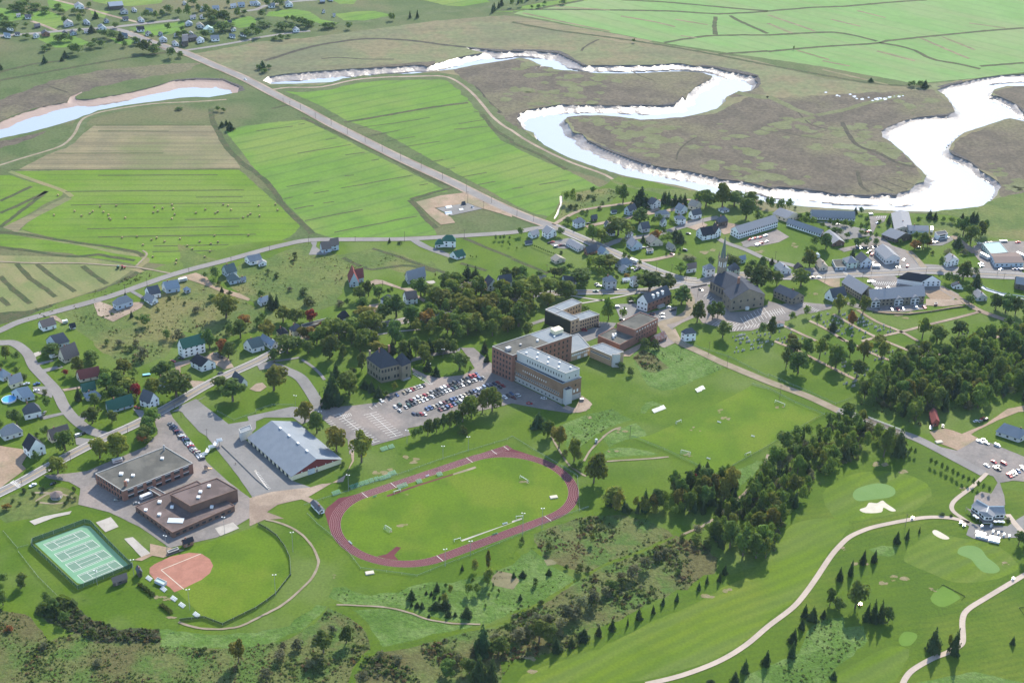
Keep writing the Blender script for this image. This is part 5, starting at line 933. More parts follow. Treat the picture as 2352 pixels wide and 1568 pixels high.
for x, y in ((490, 440), (530, 470), (805, 530), (865, 530), (920, 535)):
    p = k_(q_(x, y, 4.4), 4.4); m_ = MB(); m_.bar((0, 0, -1.9), (0, 0, 0), .05, 0, 4); m_.bar((0, 0, -.3), (0, 0, .3), 1.3, 1, 8, .1); tag(link('deck_parasol', m_.mesh('deck_parasol', [METAL, TRIM]), None, (c0.x + p.x, c0.y + p.y, GZ + p.z)), 'white parasol open on the clubhouse deck', 'parasol', 'white parasols on the clubhouse deck')
# low wing of green-roofed house, chalet cross gable, dugouts and other small roofs
for sp_, lab, cat, nm in (('11 1645,712 1722,706 1650,690 28 40 h w n', 'low green-roofed garage wing beside the green-roofed house', 'garage', 'garage'), ('11 905,1040 990,1020 890,995 42 62 x b r', 'red-roofed wing behind the steep chalet gable', 'house', 'house'), ('11 430,1470 660,1410 415,1440 25 1 f k f', 'long flat-roofed brick house among orange trees', 'house', 'house'), ('21 70,1000 70,1000', '', '', '')):
    if lab: H(sp_, lab, cat, nm)
for s_, l_ in (('03 1695,330 1780,300 1675,305 40 22 x k k', 'red dugout with black roof beyond first base'), ('03 1275,600 1310,590 1255,560 45 22 g d d', 'dark announcer hut behind home plate'), ('03 1045,685 1172,640 1035,660 40 30 x d b', 'dark green storage hut with brown roof beside the tennis courts'), ('12 580,1590 630,1575 505,1510 30 16 g w d', 'white starter hut with dark roof at the track corner')): H(s_, l_, 'hut', 'hut', win=(1, 1))
# far village over the river, small in the view
fh = [l.split() for l in '''175,165,50,w,g 265,178,75,w,d 350,265,70,d,d 740,85,110,w,g 640,250,110,g,g 805,225,80,g,u 985,215,60,b,d 1150,130,90,g,d 1240,110,60,w,g 1380,120,80,w,g 1160,195,70,g,d 1305,200,75,w,g 950,275,100,w,l 1300,295,90,w,k 1370,335,70,w,d 1270,395,75,b,u 1150,345,80,w,l 430,335,100,k,d 340,355,70,w,l 75,345,80,w,u 165,335,60,w,d 100,280,80,w,l 680,330,80,b,d 605,325,60,d,d 800,312,55,w,g 1510,390,90,g,u 1620,420,80,w,g 1700,425,60,k,d 1850,400,90,w,u 1930,310,120,G,T 1985,380,100,w,g 2140,350,70,w,l 2240,335,70,w,d 2115,222,50,w,d 2150,295,60,w,g 1780,185,70,w,g 1865,180,60,w,g 1745,245,80,b,u 1850,255,90,g,t 1870,110,70,b,u 1990,100,80,w,u 2150,80,70,w,u 2225,68,80,b,u 2330,55,70,w,u 1480,335,50,b,d 1620,350,40,w,g 1760,330,60,b,g 1700,50,40,w,g'''.split()]
fl2 = '''11;10 20,50,70,w,u 150,75,80,w,l 310,65,95,w,l 615,35,60,d,u 690,10,60,w,g 625,128,35,w,d 720,162,30,w,g 375,298,80,w,l'''.split()[1:]
pl = ['beside the far hamlet road', 'on the far hamlet slope', 'at the far crossroads', 'among the far hamlet trees']
wn = {'w': 'white', 'g': 'grey', 'b': 'blue-grey', 'd': 'dark', 'k': 'brick', 'G': 'pale green'}; rn = {'g': 'grey', 'd': 'dark', 'u': 'slate blue', 'l': 'pale metal', 'k': 'black', 'T': 'teal', 't': 'tan'}
for cr, L_ in (('00', [x[0] for x in fh]), ('10', fl2)):
    for it in L_:
        x, y, wd, wk, rk = it.split(','); x, y, wd = float(x), float(y), float(wd); y -= 8
        sl = hr.choice((-.12, .05, .18)); d = wd * .75
        H(f'{cr} {x - wd * .38},{y + wd * .12} {x + d * .42},{y + wd * .12 - d * sl} {x - wd * .5},{y - 5} {max(16, wd * .24):.0f} {max(10, wd * .22):.0f} {hr.choice("gx")} {wk} {rk}', f'{wn[wk]} house with {rn[rk]} roof far over the river, {"hamlet east part" if cr == "10" else "by the river hamlet" if y > 300 else "upper hamlet street" if y < 180 else "middle hamlet street"}', 'house', 'house', group='far houses over the river', win=(2, 1), chim=False, door=False)
H('00 1010,92 1135,82 990,60 30 22 x d u', 'long dark barn with slate blue roof in the far hamlet', 'barn', 'barn', win=(0, 0), door=False)
H('00 1680,430 1730,425 1680,365 45 20 x d d', 'tall dark barn end in the far hamlet', 'barn', 'barn', win=(0, 0)); H('00 1735,385 1815,372 1690,370 30 16 x d d', 'long dark barn beside the far junction', 'barn', 'barn', win=(0, 0))
# ================================================================ trees
def leafmat(nm, a, b, rnd=1):
    m = mat(nm, a, b, s=.9, fine=3, fa=.3, rough=.8, spec=.12, rnd=rnd); n = m.node_tree; p = n.nodes['Principled BSDF']; o = n.nodes['Material Output']
    t = n.nodes.new('ShaderNodeBsdfTranslucent'); x = n.nodes.new('ShaderNodeMixShader'); x.inputs[0].default_value = .38
    g = n.nodes.new('ShaderNodeVectorMath'); g.operation = 'MULTIPLY'; g.inputs[1].default_value = (1.7, 1.6, .9); n.links.new(p.inputs['Base Color'].links[0].from_socket, g.inputs[0]); n.links.new(g.outputs[0], t.inputs[0])
    n.links.new(p.outputs[0], x.inputs[1]); n.links.new(t.outputs[0], x.inputs[2]); n.links.new(x.outputs[0], o.inputs[0]); return m
LEAF = {'d': leafmat('green_leaves', (.13, .17, .028), (.088, .128, .023)), 'D': leafmat('dark_leaves', (.09, .13, .028), (.062, .1, .023)), 'y': leafmat('yellow_green_leaves', (.15, .15, .028), (.1, .115, .022)), 'o': leafmat('orange_leaves', (.23, .105, .028), (.13, .1, .024)), 'r': leafmat('red_leaves', (.24, .03, .024), (.15, .025, .02), .6),
        'c': leafmat('conifer_needles', (.044, .074, .029), (.03, .056, .022)), 's': leafmat('grey_green_leaves', (.12, .125, .068), (.085, .095, .05)), 'b': leafmat('bush_leaves', (.07, .1, .024), (.048, .075, .02))}
BARK = pm('bark', (.12, .09, .07), .9)
KN = {'d': 'green broadleaf tree', 'D': 'dark green broadleaf tree', 'y': 'yellow-green broadleaf tree', 'o': 'orange autumn tree', 'r': 'red autumn tree', 'c': 'dark conifer', 's': 'grey-green shrub', 'b': 'round green bush'}
NM = {'d': 'broadleaf_tree', 'D': 'broadleaf_tree', 'y': 'broadleaf_tree', 'o': 'autumn_tree', 'r': 'autumn_tree', 'c': 'conifer', 's': 'shrub', 'b': 'bush'}
def quad(v, f, c, n, s, rg, asp=1.0):
    n = n.normalized(); t = n.orthogonal().normalized(); b = n.cross(t); a = rg.uniform(0, 6.283); t, b = t * math.cos(a) + b * math.sin(a), b * math.cos(a) - t * math.sin(a)
    k = len(v); t = t * s; b = b * s * asp
    v += [c - t - b * rg.uniform(.4, 1), c + t - b * rg.uniform(.4, 1), c + t * rg.uniform(.4, 1) + b, c - t * rg.uniform(.4, 1) + b]; f.append((k, k + 1, k + 2, k + 3))
def rv(rg):
    while True:
        p = Vector((rg.uniform(-1, 1), rg.uniform(-1, 1), rg.uniform(-1, 1)))
        if .05 < p.length < 1: return p
def crown(seed, kind, n):
    rg = random.Random(seed); v, f = [], []
    if kind == 'c':
        for i in range(n):
            z = 1 - (1 - .05) * math.sqrt(rg.random()); tier = .5 + .5 * abs(math.sin(z * 26 + seed)); r = (1.02 - z ** 1.15) * .5 * (.45 + .55 * tier) * rg.uniform(.35, 1.08); a = rg.uniform(0, 6.283)
            r *= 1 + .22 * math.sin(a * 3 + seed * 1.7 + z * 11)
            o = Vector((math.cos(a), math.sin(a), 0)); quad(v, f, o * r + Vector((0, 0, z)), o * .55 + Vector((0, 0, 1)) * .5 + rv(rg) * .55, .026 + .05 * (1.05 - z), rg, .8)
        return v, f
    low = kind in 'sb'; z0 = .02 if low else .2
    lobes = []
    for i in range(9 if low else 13):
        a = rg.uniform(0, 6.283); rr = rg.uniform(0, .3); zz = rg.uniform(.15, .85); sh = math.sin(math.pi * (zz * .8 + .12)); lobes.append((Vector((math.cos(a) * rr * sh * 1.15, math.sin(a) * rr * sh * 1.15, z0 + (1 - z0) * zz)), rg.uniform(.13, .23)))
    lobes.append((Vector((0, 0, z0 + .45 * (1 - z0))), .28))
    tw = [l[1] ** 2 for l in lobes]
    for i in range(n):
        c, r = rg.choices(lobes, tw)[0]; d = rv(rg).normalized()
        if d.z < -.5 and rg.random() < .7: d.z = -d.z
        p = c + Vector((d.x * r, d.y * r, d.z * r * .85)) * rg.uniform(.72, 1.06)
        p.z = min(max(p.z, z0 * .85), 1.02)
        quad(v, f, p, d * .8 + rv(rg) * .75 + Vector((0, 0, .25)), rg.uniform(.028, .055), rg)
    return v, f
def trunk(seed, kind):
    rg = random.Random(seed + 50); m = MB()
    if kind == 'c': m.bar((0, 0, -.02), (0, 0, .9), .028, 0, 5, .006); return m
    m.bar((0, 0, -.02), (0, 0, .45), .04, 0, 6, .024)
    for i in range(5): a = rg.uniform(0, 6.283); z = rg.uniform(.2, .42); m.bar((0, 0, z), (math.cos(a) * .27, math.sin(a) * .27, z + rg.uniform(.18, .4)), .018, 0, 4, .006)
    return m
PROTO = {}
for k in LEAF:
    PROTO[k] = []
    for sd in range(4):
        base = k if k in 'csb' else 'd'
        v, f = crown(sd * 7 + 3, base, {'c': 620, 's': 380, 'b': 380}.get(k, 950)); cm = mesh('crown_' + k, v, f, LEAF[k])
        tm = trunk(sd * 7 + 3, base).mesh('trunk_' + k, BARK); PROTO[k].append((cm, tm))
tr = random.Random(3); COUNT = {}
PEND = []
def plant(p, k, w_, h_, place, group, single=False, wt=1):
    if k in 'dDy': PEND.append((w_ * h_ * wt / (p - cam.location).length ** 2, p, k, w_, h_, place, group, single))
    else: plant1(p, k, w_, h_, place, group, single)
def plant1(p, k, w_, h_, place, group, single=False):
    cm, tm = tr.choice(PROTO[k]); sz = '' if k in 'sb' else 'tall ' if h_ > 15 else 'small ' if h_ < 7.5 else ''
    lab = f'{sz}{KN[k]} {place}'; rz = tr.uniform(0, 6.283)
    if k in 'sb' or single:
        o = link(NM[k], cm, None, (p.x, p.y, GZ - .15), rz, (w_, w_, h_)); return tag(o, lab, 'bush' if k in 'sb' else 'tree', group)
    o = thing(NM[k], (p.x, p.y, GZ - .15), rz, lab, 'tree', group, (w_, w_, h_)); o.rotation_euler = (tr.uniform(-.05, .05), tr.uniform(-.05, .05), rz); j = tr.uniform(.85, 1.2); o.scale = (w_ * j, w_ * j * tr.uniform(.85, 1.15), h_ * tr.uniform(.94, 1.08)); link('crown', cm, o); link('trunk', tm, o); return o
def trees(place, s, single=False, group=None):
    c = r = 0; k = 'd'
    for t in s.split():
        if t.isdigit() and len(t) == 2: c, r = int(t[0]), int(t[1]); continue
        k = t[0]; x, y, w_, h_ = map(float, t[1:].split(',')); p = T(c, r, x, y); su, sv = mpp(p)
        plant(p, k, w_ * su * (1.25 if not single else 1.5), h_ * sv * (1.04 if not single else 1.25), place, group or ('trees ' + place), single)
def wood(place, reg, gap, kinds, hr_, wr=(.55, .8), jit=.45, single=False, seed=1):
    pg = G(reg); xs = [p.x for p in pg]; ys = [p.y for p in pg]; g = random.Random(seed); y = min(ys); n = 0
    while y < max(ys):
        x = min(xs)
        while x < max(xs):
            q = Vector((x + g.uniform(-jit, jit) * gap, y + g.uniform(-jit, jit) * gap, 0))
            if inpoly(np.array([[q.x, q.y]]), pg)[0]:
                k = g.choice(kinds); h_ = g.uniform(*hr_) * (.45 if k in 'sb' else 1.1 if k == 'c' else 1); w_ = h_ * (g.uniform(.32, .45) if k == 'c' else g.uniform(1.1, 1.6) if k in 'sb' else g.uniform(*wr))
                plant(q, k, w_, h_, place, 'trees ' + place, single, .6); n += 1
            x += gap
        y += gap
    return n
trees('beside the houses on the country road', '01 D1970,990,100,110 c1155,1170,35,55 D1885,985,60,50 c2040,1120,30,60 D1265,1385,50,45 D1330,1425,120,90 c1210,1345,35,60 D1950,1195,80,60 b2110,1150,60,50 b2010,1050,50,35 11 c1225,660,20,45 b1320,670,50,25')
trees('in the rough meadow', '01 y2080,1350,260,200 D2210,1540,170,170 o2250,1420,130,90 D2110,1500,90,90 D1930,1640,150,170 D1530,1540,90,80 s1640,1560,130,90 11 b355,810,60,65 b185,980,60,45 b430,1140,95,60 b480,1235,130,65 b110,940,50,35 s310,1105,60,40 02 s1320,160,130,110 b1200,90,70,50 s1100,40,90,60 s1250,40,80,60 b980,30,60,50 01 b1560,1180,50,30 s1800,1300,90,50 b1700,1230,40,30 b1450,1290,40,30')
trees('in the meadow-edge grove', '11 D45,1185,90,85 c145,1265,80,140 c190,1255,60,130 D20,1430,90,90 y250,1390,140,150 D360,1410,120,140 d440,1380,70,100 r515,1400,100,125 y115,1545,130,170 D30,1510,80,120 D300,1390,70,90 D60,1390,70,80')
trees('around the houses above the main street', '11 D950,1190,110,110 D1035,1150,120,130 D1130,1170,130,110 D965,1290,110,120 s780,1250,90,60 D840,1240,60,70 D1515,1160,140,160 d1600,1150,120,90 D1745,1110,140,140 c1935,1040,110,180 c2010,1040,110,160 d1760,1000,90,70 D2290,990,110,100 y1650,980,20,40 D1250,1130,30,60 D1215,1140,50,60 b1550,1160,30,40')
trees('along the shaded main street', '11 D1155,1390,150,150 D1290,1345,160,190 D1425,1420,190,190 y1010,1370,190,110 d700,1480,190,110 y450,1550,110,110 o620,1450,70,60 o480,1540,110,110 d650,1568,180,160 d760,1540,170,150 d900,1500,180,140 d1060,1500,190,180 D880,1590,110,170 d1000,1600,170,130 D1280,1590,140,200 d1100,1590,120,100 d560,1590,140,110 D1180,1460,60,70')
wood('in the big grove behind the academy', 'F 985,700 1040,665 1110,668 1180,672 1225,690 1225,725 1195,755 1130,780 1060,785 1000,775 955,765 960,730', 10.5, 'dddyyyDDdddyydydyyddo', (12, 18), (.85, 1.1), seed=4)
trees('on the young nursery rows by the main road', '21 d45,725,16,26 d100,700,14,30 d130,715,14,26 ' + ' '.join(f'D{190 + i * 17},{700 + i * 7},14,26' for i in range(13)) + ' 11 D2200,640,30,50 D2245,640,30,45 D2280,635,35,45 D2330,640,30,40 D2270,680,22,35 D2330,700,22,35 D1970,800,14,25 D1990,805,12,20 D2025,805,14,25')
trees('around the houses at the river junction', '21 d70,600,70,80 D440,600,80,75 D640,430,60,70 D520,490,90,60 b690,400,40,45 D1020,300,130,160 c1180,320,130,180 D745,215,60,70 d500,300,60,110 d550,305,60,140 D1170,490,160,130 D975,590,180,150 D1300,490,60,70 D1350,490,70,90 d1455,525,70,80 d740,640,130,130 d820,650,110,110 d870,665,80,80 y1110,570,40,60 o1320,640,100,90 D1390,600,50,80 d1430,660,110,90 c1500,610,80,80 c1540,660,90,110 c1200,660,50,80 d1025,680,50,60 b620,260,60,40 b750,270,50,35 b540,350,60,40 b830,310,40,30 b800,360,50,30 b590,350,60,45 b700,250,40,30 b890,270,30,25')
trees('in the spruce row by the marsh dike', '21 c1390,300,60,120 c1440,310,60,130 c1490,320,60,120 c1540,320,60,110 c1585,320,55,110 c1410,290,50,110')
trees('by the side streets south of the main road', '21 d1025,830,50,90 d1075,830,40,60 d1170,880,40,60 d720,880,110,90 d800,890,140,110 d900,880,140,100 d700,960,60,170 d830,970,60,80 d780,960,70,70 d890,985,60,75 d960,1010,50,55 d1080,945,45,60 o1045,1000,70,50 D1230,955,70,45 d1550,945,110,100 D520,915,90,60 b450,760,40,25 b1420,775,30,30 b1545,750,30,45 s1650,830,90,40 s1600,810,60,30')
trees('in the street grove west of the stone hall', '21 D100,1010,140,110 D30,1010,120,100 D250,980,90,60 D390,980,130,90 D470,970,110,90 D640,1060,200,150 d500,1160,170,140 d350,1130,170,130 d190,1200,220,220 d330,1240,130,110 d60,1150,170,160 D60,1430,190,190 D130,1520,120,110 d660,1310,90,70')
trees('on the river bank by the motel', '21 D1700,320,80,120 D1780,330,130,130 D1930,330,160,210 D2040,330,160,130 D2150,440,200,180 D2190,310,110,110 D2060,250,90,70 D2265,460,90,80 D2280,330,70,60 D2340,340,60,100 31 D20,380,70,140 D105,380,90,120 D190,360,90,100 b250,355,30,30')
trees('around the church and its square', '21 D1260,1120,220,170 D1430,1100,180,150 D1555,1230,160,160 D1700,1390,140,170 D1840,1370,110,150 D1890,1350,100,140 D1935,1530,150,140 d885,1370,130,200 d1025,1370,80,110 D1820,880,80,90 D2020,900,170,110 D2250,1100,260,230 D2160,990,100,120 D2200,900,100,80 D2290,930,120,130 D2290,1510,90,110 b1080,1190,70,30 31 D80,1050,110,120 D10,1050,70,100')
trees('in the motel courtyard and lots', '31 D290,450,60,60 D360,440,60,60 D340,480,70,60 d405,500,70,70 D500,530,55,55 D565,500,40,60 D600,520,40,60 D640,510,40,60 d700,510,70,60 D755,550,55,90 D845,560,40,80 D905,490,60,70 D915,530,50,60 d1025,500,45,50 c1105,490,45,100 D730,625,60,55 D600,590,90,70 D650,600,80,70 D810,700,100,80 D900,690,90,70 D990,680,70,60 D895,600,35,50 D990,630,40,60 D945,610,35,50 d860,600,60,50 D530,720,130,140 D430,690,80,90 d1215,680,50,50 c775,800,55,95 c800,395,50,60 D850,395,60,60 d355,750,45,55')
trees('between the hotel and the creek', '31 c1480,440,50,80 c1535,450,50,80 D1375,485,60,60 d1610,470,50,50 d1680,480,70,55 c1780,470,50,85 c1870,470,70,100 c1910,470,50,90 c1740,700,80,120 D1790,600,120,150 D1860,670,130,160 D1950,620,110,150 D1990,590,80,140 D1735,560,60,80 D1420,720,110,150 o1345,720,90,80 o1465,700,60,90 D1355,640,80,80 d1400,640,70,60')
trees('along the highway shops', '31 d380,880,110,140 d300,1060,130,150 c35,860,40,60 b90,870,30,50 D1580,900,65,110 D1645,1030,100,100 D1720,1030,90,80 D1790,1000,140,150 D1900,950,70,70 c1910,1080,80,160 D1830,1150,110,100 D1845,1220,90,80 D2090,1280,110,140 D2180,1300,130,150 D2270,1320,110,140 D2340,1350,80,130 s1650,770,90,50 b1510,770,40,35 s1800,770,80,50')
trees('standing among the cemetery rows', '31 d770,1260,75,90 d650,1300,130,160 y870,1320,110,170 d345,1340,75,95 d215,1390,70,95 d450,1430,60,120 c595,1470,70,100 D545,1568,90,70 D25,1530,80,190 o770,1430,70,130 d1415,1540,110,190 D1750,1520,130,140 d1550,1568,150,140 y1040,1568,110,60 D2240,1568,50,90 y220,1610,130,100 y1000,1580,110,60 32 D235,100,140,110 D350,130,110,140 d470,160,140,180 D165,240,100,160 D275,290,150,190 d620,240,160,200 D750,150,100,160 y880,160,150,160 D810,340,120,160 d1040,170,110,170 d1180,190,120,130 D1330,130,130,110 D1430,160,90,160 d1630,180,160,160 d580,250,80,150 d1200,230,120,130 d1500,60,90,120 D1740,60,120,110 D2000,40,100,100')
trees('at the right end of the town', '31 D2200,1560,90,110 D2330,1560,90,120 22 b1085,310,80,75 b1220,60,120,90 b1310,70,100,80 b1000,250,100,60 b1350,250,40,30')
trees('by the running track and the academy lawn', '22 c240,780,110,140 d330,870,130,150 y430,980,160,200 d570,1100,130,180 d750,1300,190,240 D625,1180,80,80 d920,1520,200,160 y1210,1568,90,130 y1310,1560,110,140 c1050,1560,100,70 b490,1050,70,60 d560,1170,60,50')
trees('around the stone manor', '12 c690,570,190,280 d860,490,190,200 c735,330,85,140 b895,310,90,70 c1000,430,65,90 c1060,460,60,100 c1130,510,75,115 y1275,470,60,100 c1580,270,75,110 c1655,315,70,90 D1870,260,170,150 c2120,190,50,90 c2100,100,70,110 d1545,200,120,140 D970,270,90,160 b1195,500,60,50 b1420,330,40,25 b1970,265,30,40')
trees('on the lawns by the main street curve', '12 y165,450,190,190 D170,190,100,120 D290,110,200,150 D480,110,110,100 02 D2020,430,130,110 D2140,550,240,190')
trees('beside the ice arena', '12 y450,740,160,170 D560,840,160,170 y740,1010,220,200 d970,1110,190,260 b800,1140,50,40')
trees('in the dark grove behind the manor', '12 D680,150,180,190 D960,110,150,160 y1110,120,180,110 D800,150,90,120 D1350,150,130,160 D1470,130,100,150 D1540,120,90,120 D1680,110,110,130 D1750,100,100,110 D1820,110,100,110 c1400,160,70,170 D400,60,110,90 c1250,110,80,130 c1600,90,80,140 c1720,60,80,120')
trees('in the tree row below the parking lot', '12 D1460,910,80,110 D1510,890,80,110 D1580,860,110,130 D1660,830,90,120 D1720,810,90,130 D1780,790,90,140 D1840,770,100,140 D1900,740,110,160 d1980,700,170,200 d2080,650,150,190 d2170,640,180,190 b1900,860,90,80')
trees('along the left side street', '02 D465,130,150,100 D840,190,170,110 D720,300,110,140 r600,315,50,55 D545,250,35,40 d155,300,85,70 D160,180,90,80 d55,160,110,110 b220,345,70,45 c720,540,60,130 D870,600,130,120 d985,540,90,90 D850,750,170,130 D1030,750,100,120 D430,620,85,110 b415,490,60,50 D155,760,120,130 D10,820,80,100 D430,870,90,90 D600,1000,170,170 b340,870,50,40 D335,1120,80,110 d535,1210,150,150 b340,530,40,35 d20,260,60,70')
trees('in the garden clump above the red tree', '02 d1140,300,170,130 D980,450,170,150 D1080,400,140,130 d1180,470,150,120 d1390,500,150,150 D1500,340,190,150 D1620,510,220,200 o1720,400,60,70 D1040,530,120,110 d950,330,110,80 D1120,540,120,100 d1240,330,110,80 D1200,560,110,70')
trees('beside the corner house', '02 r1260,510,120,120')
trees('between the main street and the school', '02 d920,1070,160,150 d1085,1050,190,200 D1360,860,150,150 o1330,930,120,90 D1330,920,150,130 d1390,770,130,140')
trees('by the white houses above the main street', '02 o2060,100,110,100 D2100,150,150,150 D1930,50,90,80 D2000,40,80,70')
trees('in the school garden', '02 b220,1385,50,40 b230,1390,40,35 b400,1375,50,40 b310,1420,50,40 b680,1375,50,45 b690,1460,40,35 b600,1500,40,30 o60,1545,90,50 b640,1455,60,40 b350,1490,40,30 b120,1470,40,30 b180,1500,40,30')
trees('at the lower left picture corner', '03 D590,1010,110,90 D430,820,90,80 D30,650,100,80 D200,690,130,110 D30,850,130,120 D500,900,130,110 y2190,1380,150,180 b560,960,80,60 b850,1120,80,60 o80,1090,70,45 s400,1250,90,50 s900,1400,90,50 b1840,1290,60,45 b1150,1170,60,45')
trees('in the scrub below the running track', '13 D620,1290,170,180 D830,1200,150,140 c1430,800,85,95 c1665,720,60,75 D1745,700,40,50 y2010,540,80,110 y2130,540,60,190 d2130,660,100,120 d1960,760,90,100 d2030,750,90,90 d1990,660,50,60 c1430,860,30,40 c1650,880,80,60 c1740,880,90,90 c1940,960,110,110 c1770,950,60,60 c1830,950,40,40 c1565,750,30,30 c1480,870,40,45 c1525,880,40,60 c1590,960,25,30 c1690,800,30,40 c1895,530,30,55 s490,1430,90,80 s100,1540,140,110 s980,1568,140,90 s380,1250,120,80 s230,1350,130,80 s700,1100,90,60 s250,1260,90,60 s560,1180,80,50 b900,1250,50,40 y1780,760,50,90 b2140,770,30,30 b2180,690,30,40 b2230,740,30,40 b2110,870,30,30 c1610,760,25,40 c1640,790,25,35 c1720,770,25,35 y1730,830,70,80')
trees('at the foot of the mown path', '13 c2080,1290,160,260 c2060,1568,150,270 c2160,1568,120,260 D2300,1110,90,90 s1860,1390,110,90 D1750,1500,150,110 D2230,1300,150,130 s2200,1200,120,90 D1960,1480,120,110 s1300,1380,100,60 s1150,1330,80,60 b1200,1480,60,40 s2000,1300,90,70')
trees('in the conifer row along the fairway', '23 c1950,570,45,90 c1905,630,40,90 c1790,650,35,80 c1715,710,40,70 c1515,815,40,80 c1385,850,35,70 c1298,925,40,80 c1168,980,50,100 c1063,1040,25,80 c920,1080,60,100 c797,1130,50,95 c655,1170,100,110 c548,1230,55,80 c410,1280,75,130')
trees('in the shrub belt above the fairway', '23 s1330,440,110,80 s1220,530,140,110 s1100,600,150,110 b1000,680,90,80 D910,720,110,90 s750,860,160,130 s640,900,150,130 s500,1000,190,150 D740,870,100,80 s230,1040,160,110 D250,1190,180,180 D340,1180,130,130 s430,1100,140,120 s60,1180,180,120 b1530,570,60,50 b1050,780,50,45 b340,355,90,80 b625,550,90,80 y740,290,60,90 c100,590,50,60 c15,600,40,50 b210,670,60,70 c75,800,35,55 b265,850,70,45 c340,570,50,60 s1400,390,80,60 s580,960,110,90 s850,770,110,80 s150,1110,120,90 s1000,630,100,70 b500,520,50,40 s330,1010,110,80 b90,280,50,50 b700,540,60,40')
trees('on the golf course by the cart path', '33 c1180,280,60,120 c1275,245,35,110 c1390,190,15,60 c868,470,60,130 c972,455,50,110 c655,625,60,120 c755,580,45,150 c505,970,45,85 c410,1000,75,130 c335,960,70,120 c310,1070,50,110 c225,1200,90,130 c215,1330,80,150 c600,1530,60,80 c2245,1210,40,80 23 c2330,1400,70,140 c2140,1470,60,130 c2050,1568,70,110 c1830,1568,60,30')
trees('in the clump beyond the red mower', '33 D565,860,90,150 D800,880,190,220 D650,890,110,100 c900,1000,60,170 c970,1010,80,220 c1035,1010,80,210 D1100,1010,100,130')
trees('where the lower cart path bends', '33 c1515,1280,130,210 c1700,1300,90,250 y1660,1240,60,120')
trees('by the clubhouse terrace', '33 D2300,300,110,130 D2340,430,60,150 b2200,80,50,30 b1600,30,60,25 b1680,40,40,20')
trees('in the sapling row beside the club drive', '32 ' + ' '.join(f'D{x},{y},38,74' for x, y in ((1305, 1040), (1345, 1050), (1492, 1140), (1537, 1160), (1590, 1180), (1638, 1210), (1688, 1235), (1737, 1265), (1785, 1290), (1835, 1312), (1880, 1325), (1920, 1350), (1967, 1375), (2023, 1400))))
wood('in the dense wood east of the cemetery', '32 950,330 1050,260 1250,210 1450,230 1620,190 1760,60 1900,0 2100,-60 2352,-160 2500,-100 2500,560 2352,540 2200,520 2050,560 1900,640 1800,640 1620,640 1450,690 1370,790 1230,700 1050,650 900,640 800,560 830,430', 8.2, 'ddyDDDscdd', (11, 18), (.65, .9), seed=8)
wood('in the ravine wood along the golf course', 'F 1935,960 1962,968 2010,982 2065,1000 2075,1022 2010,1032 1935,1062 1915,1085 1868,1122 1838,1155 1812,1178 1792,1205 1778,1262 1748,1282 1720,1268 1650,1262 1622,1232 1645,1205 1685,1175 1722,1125 1762,1085 1792,1035 1832,1010 1882,990', 6.6, 'dddDdsyDcs', (8, 15), (.6, .85), seed=9)
wood('in the mixed wood below the soccer field', 'F 1545,1125 1565,1105 1600,1095 1625,1088 1685,1100 1692,1140 1655,1182 1570,1190 1480,1184 1410,1172 1392,1178 1400,1155 1470,1165 1540,1160', 6.6, 'cccDdyDdc', (8, 17), (.6, .85), seed=10)
trees('beside the soccer field corner', '22 c1710,1220,80,120 c1790,1240,90,130 r1680,1280,50,60 y2000,1400,130,230 D2060,1390,60,90 c1530,1370,90,150 c1620,1340,60,110 32 c320,890,40,130 D150,1000,120,150 d740,720,120,140 D1060,1060,120,250 c1200,1040,130,250 D780,1060,100,110')
trees('on the golf side of the ravine path', '23 D2000,330,190,230 D2120,400,190,240 D2240,420,170,190 D1880,260,150,160 s1990,90,150,90 d2330,420,110,170 b1690,300,90,70 b1780,320,90,70 s1700,200,100,80 b1560,250,70,50')
# hamlet over the river: small trees, one mesh each
trees('in the far hamlet', '00 D705,505,110,80 D600,380,90,60 D530,385,90,55 D410,470,70,45 D450,445,60,35 c410,580,40,60 c600,530,45,55 c570,560,30,35 D865,410,50,45 D935,430,75,50 D840,440,90,40 c845,300,55,60 D730,215,50,70 D600,225,50,65 D960,345,90,55 D1040,360,80,65 c1110,370,55,70 D1150,435,55,45 D1330,480,110,90 D1420,490,90,70 D1410,500,110,55 D1460,440,40,40 D1580,535,90,80 D1660,530,60,45 D1250,410,70,55 D560,380,60,50 D210,130,60,40 D60,210,60,50 D20,170,50,35 D270,150,70,40 D120,100,80,50 D200,80,140,60 D330,90,110,50 D420,120,90,50 D530,80,70,35 D560,125,60,35 D680,130,70,40 D750,135,60,40 c880,170,40,60 D820,70,50,40 D1350,165,80,60 D1430,180,70,60 D1490,150,60,50 D1540,120,80,60 D1650,150,60,60 D1730,170,60,110 D1820,110,50,60 D1900,130,70,70 D1950,190,120,80 D2040,200,110,80 D1960,220,110,60 D2040,290,110,70 D1880,350,110,60 D1700,340,90,50 D1640,335,60,40 D1680,290,50,40 D2270,340,90,60 D2330,300,80,70 D2180,160,60,70 D2250,140,60,40 D2100,60,40,50 D1060,260,60,40 D100,275,120,60 D40,260,120,60 c0,640,40,60 D650,380,40,40 D250,360,60,40 D1400,360,40,40 D1920,290,60,40 D660,480,60,40 D2090,270,110,50 D735,310,40,45 D240,250,50,35 D1550,290,50,60 D1780,50,80,60', True, 'small trees of the far hamlet')
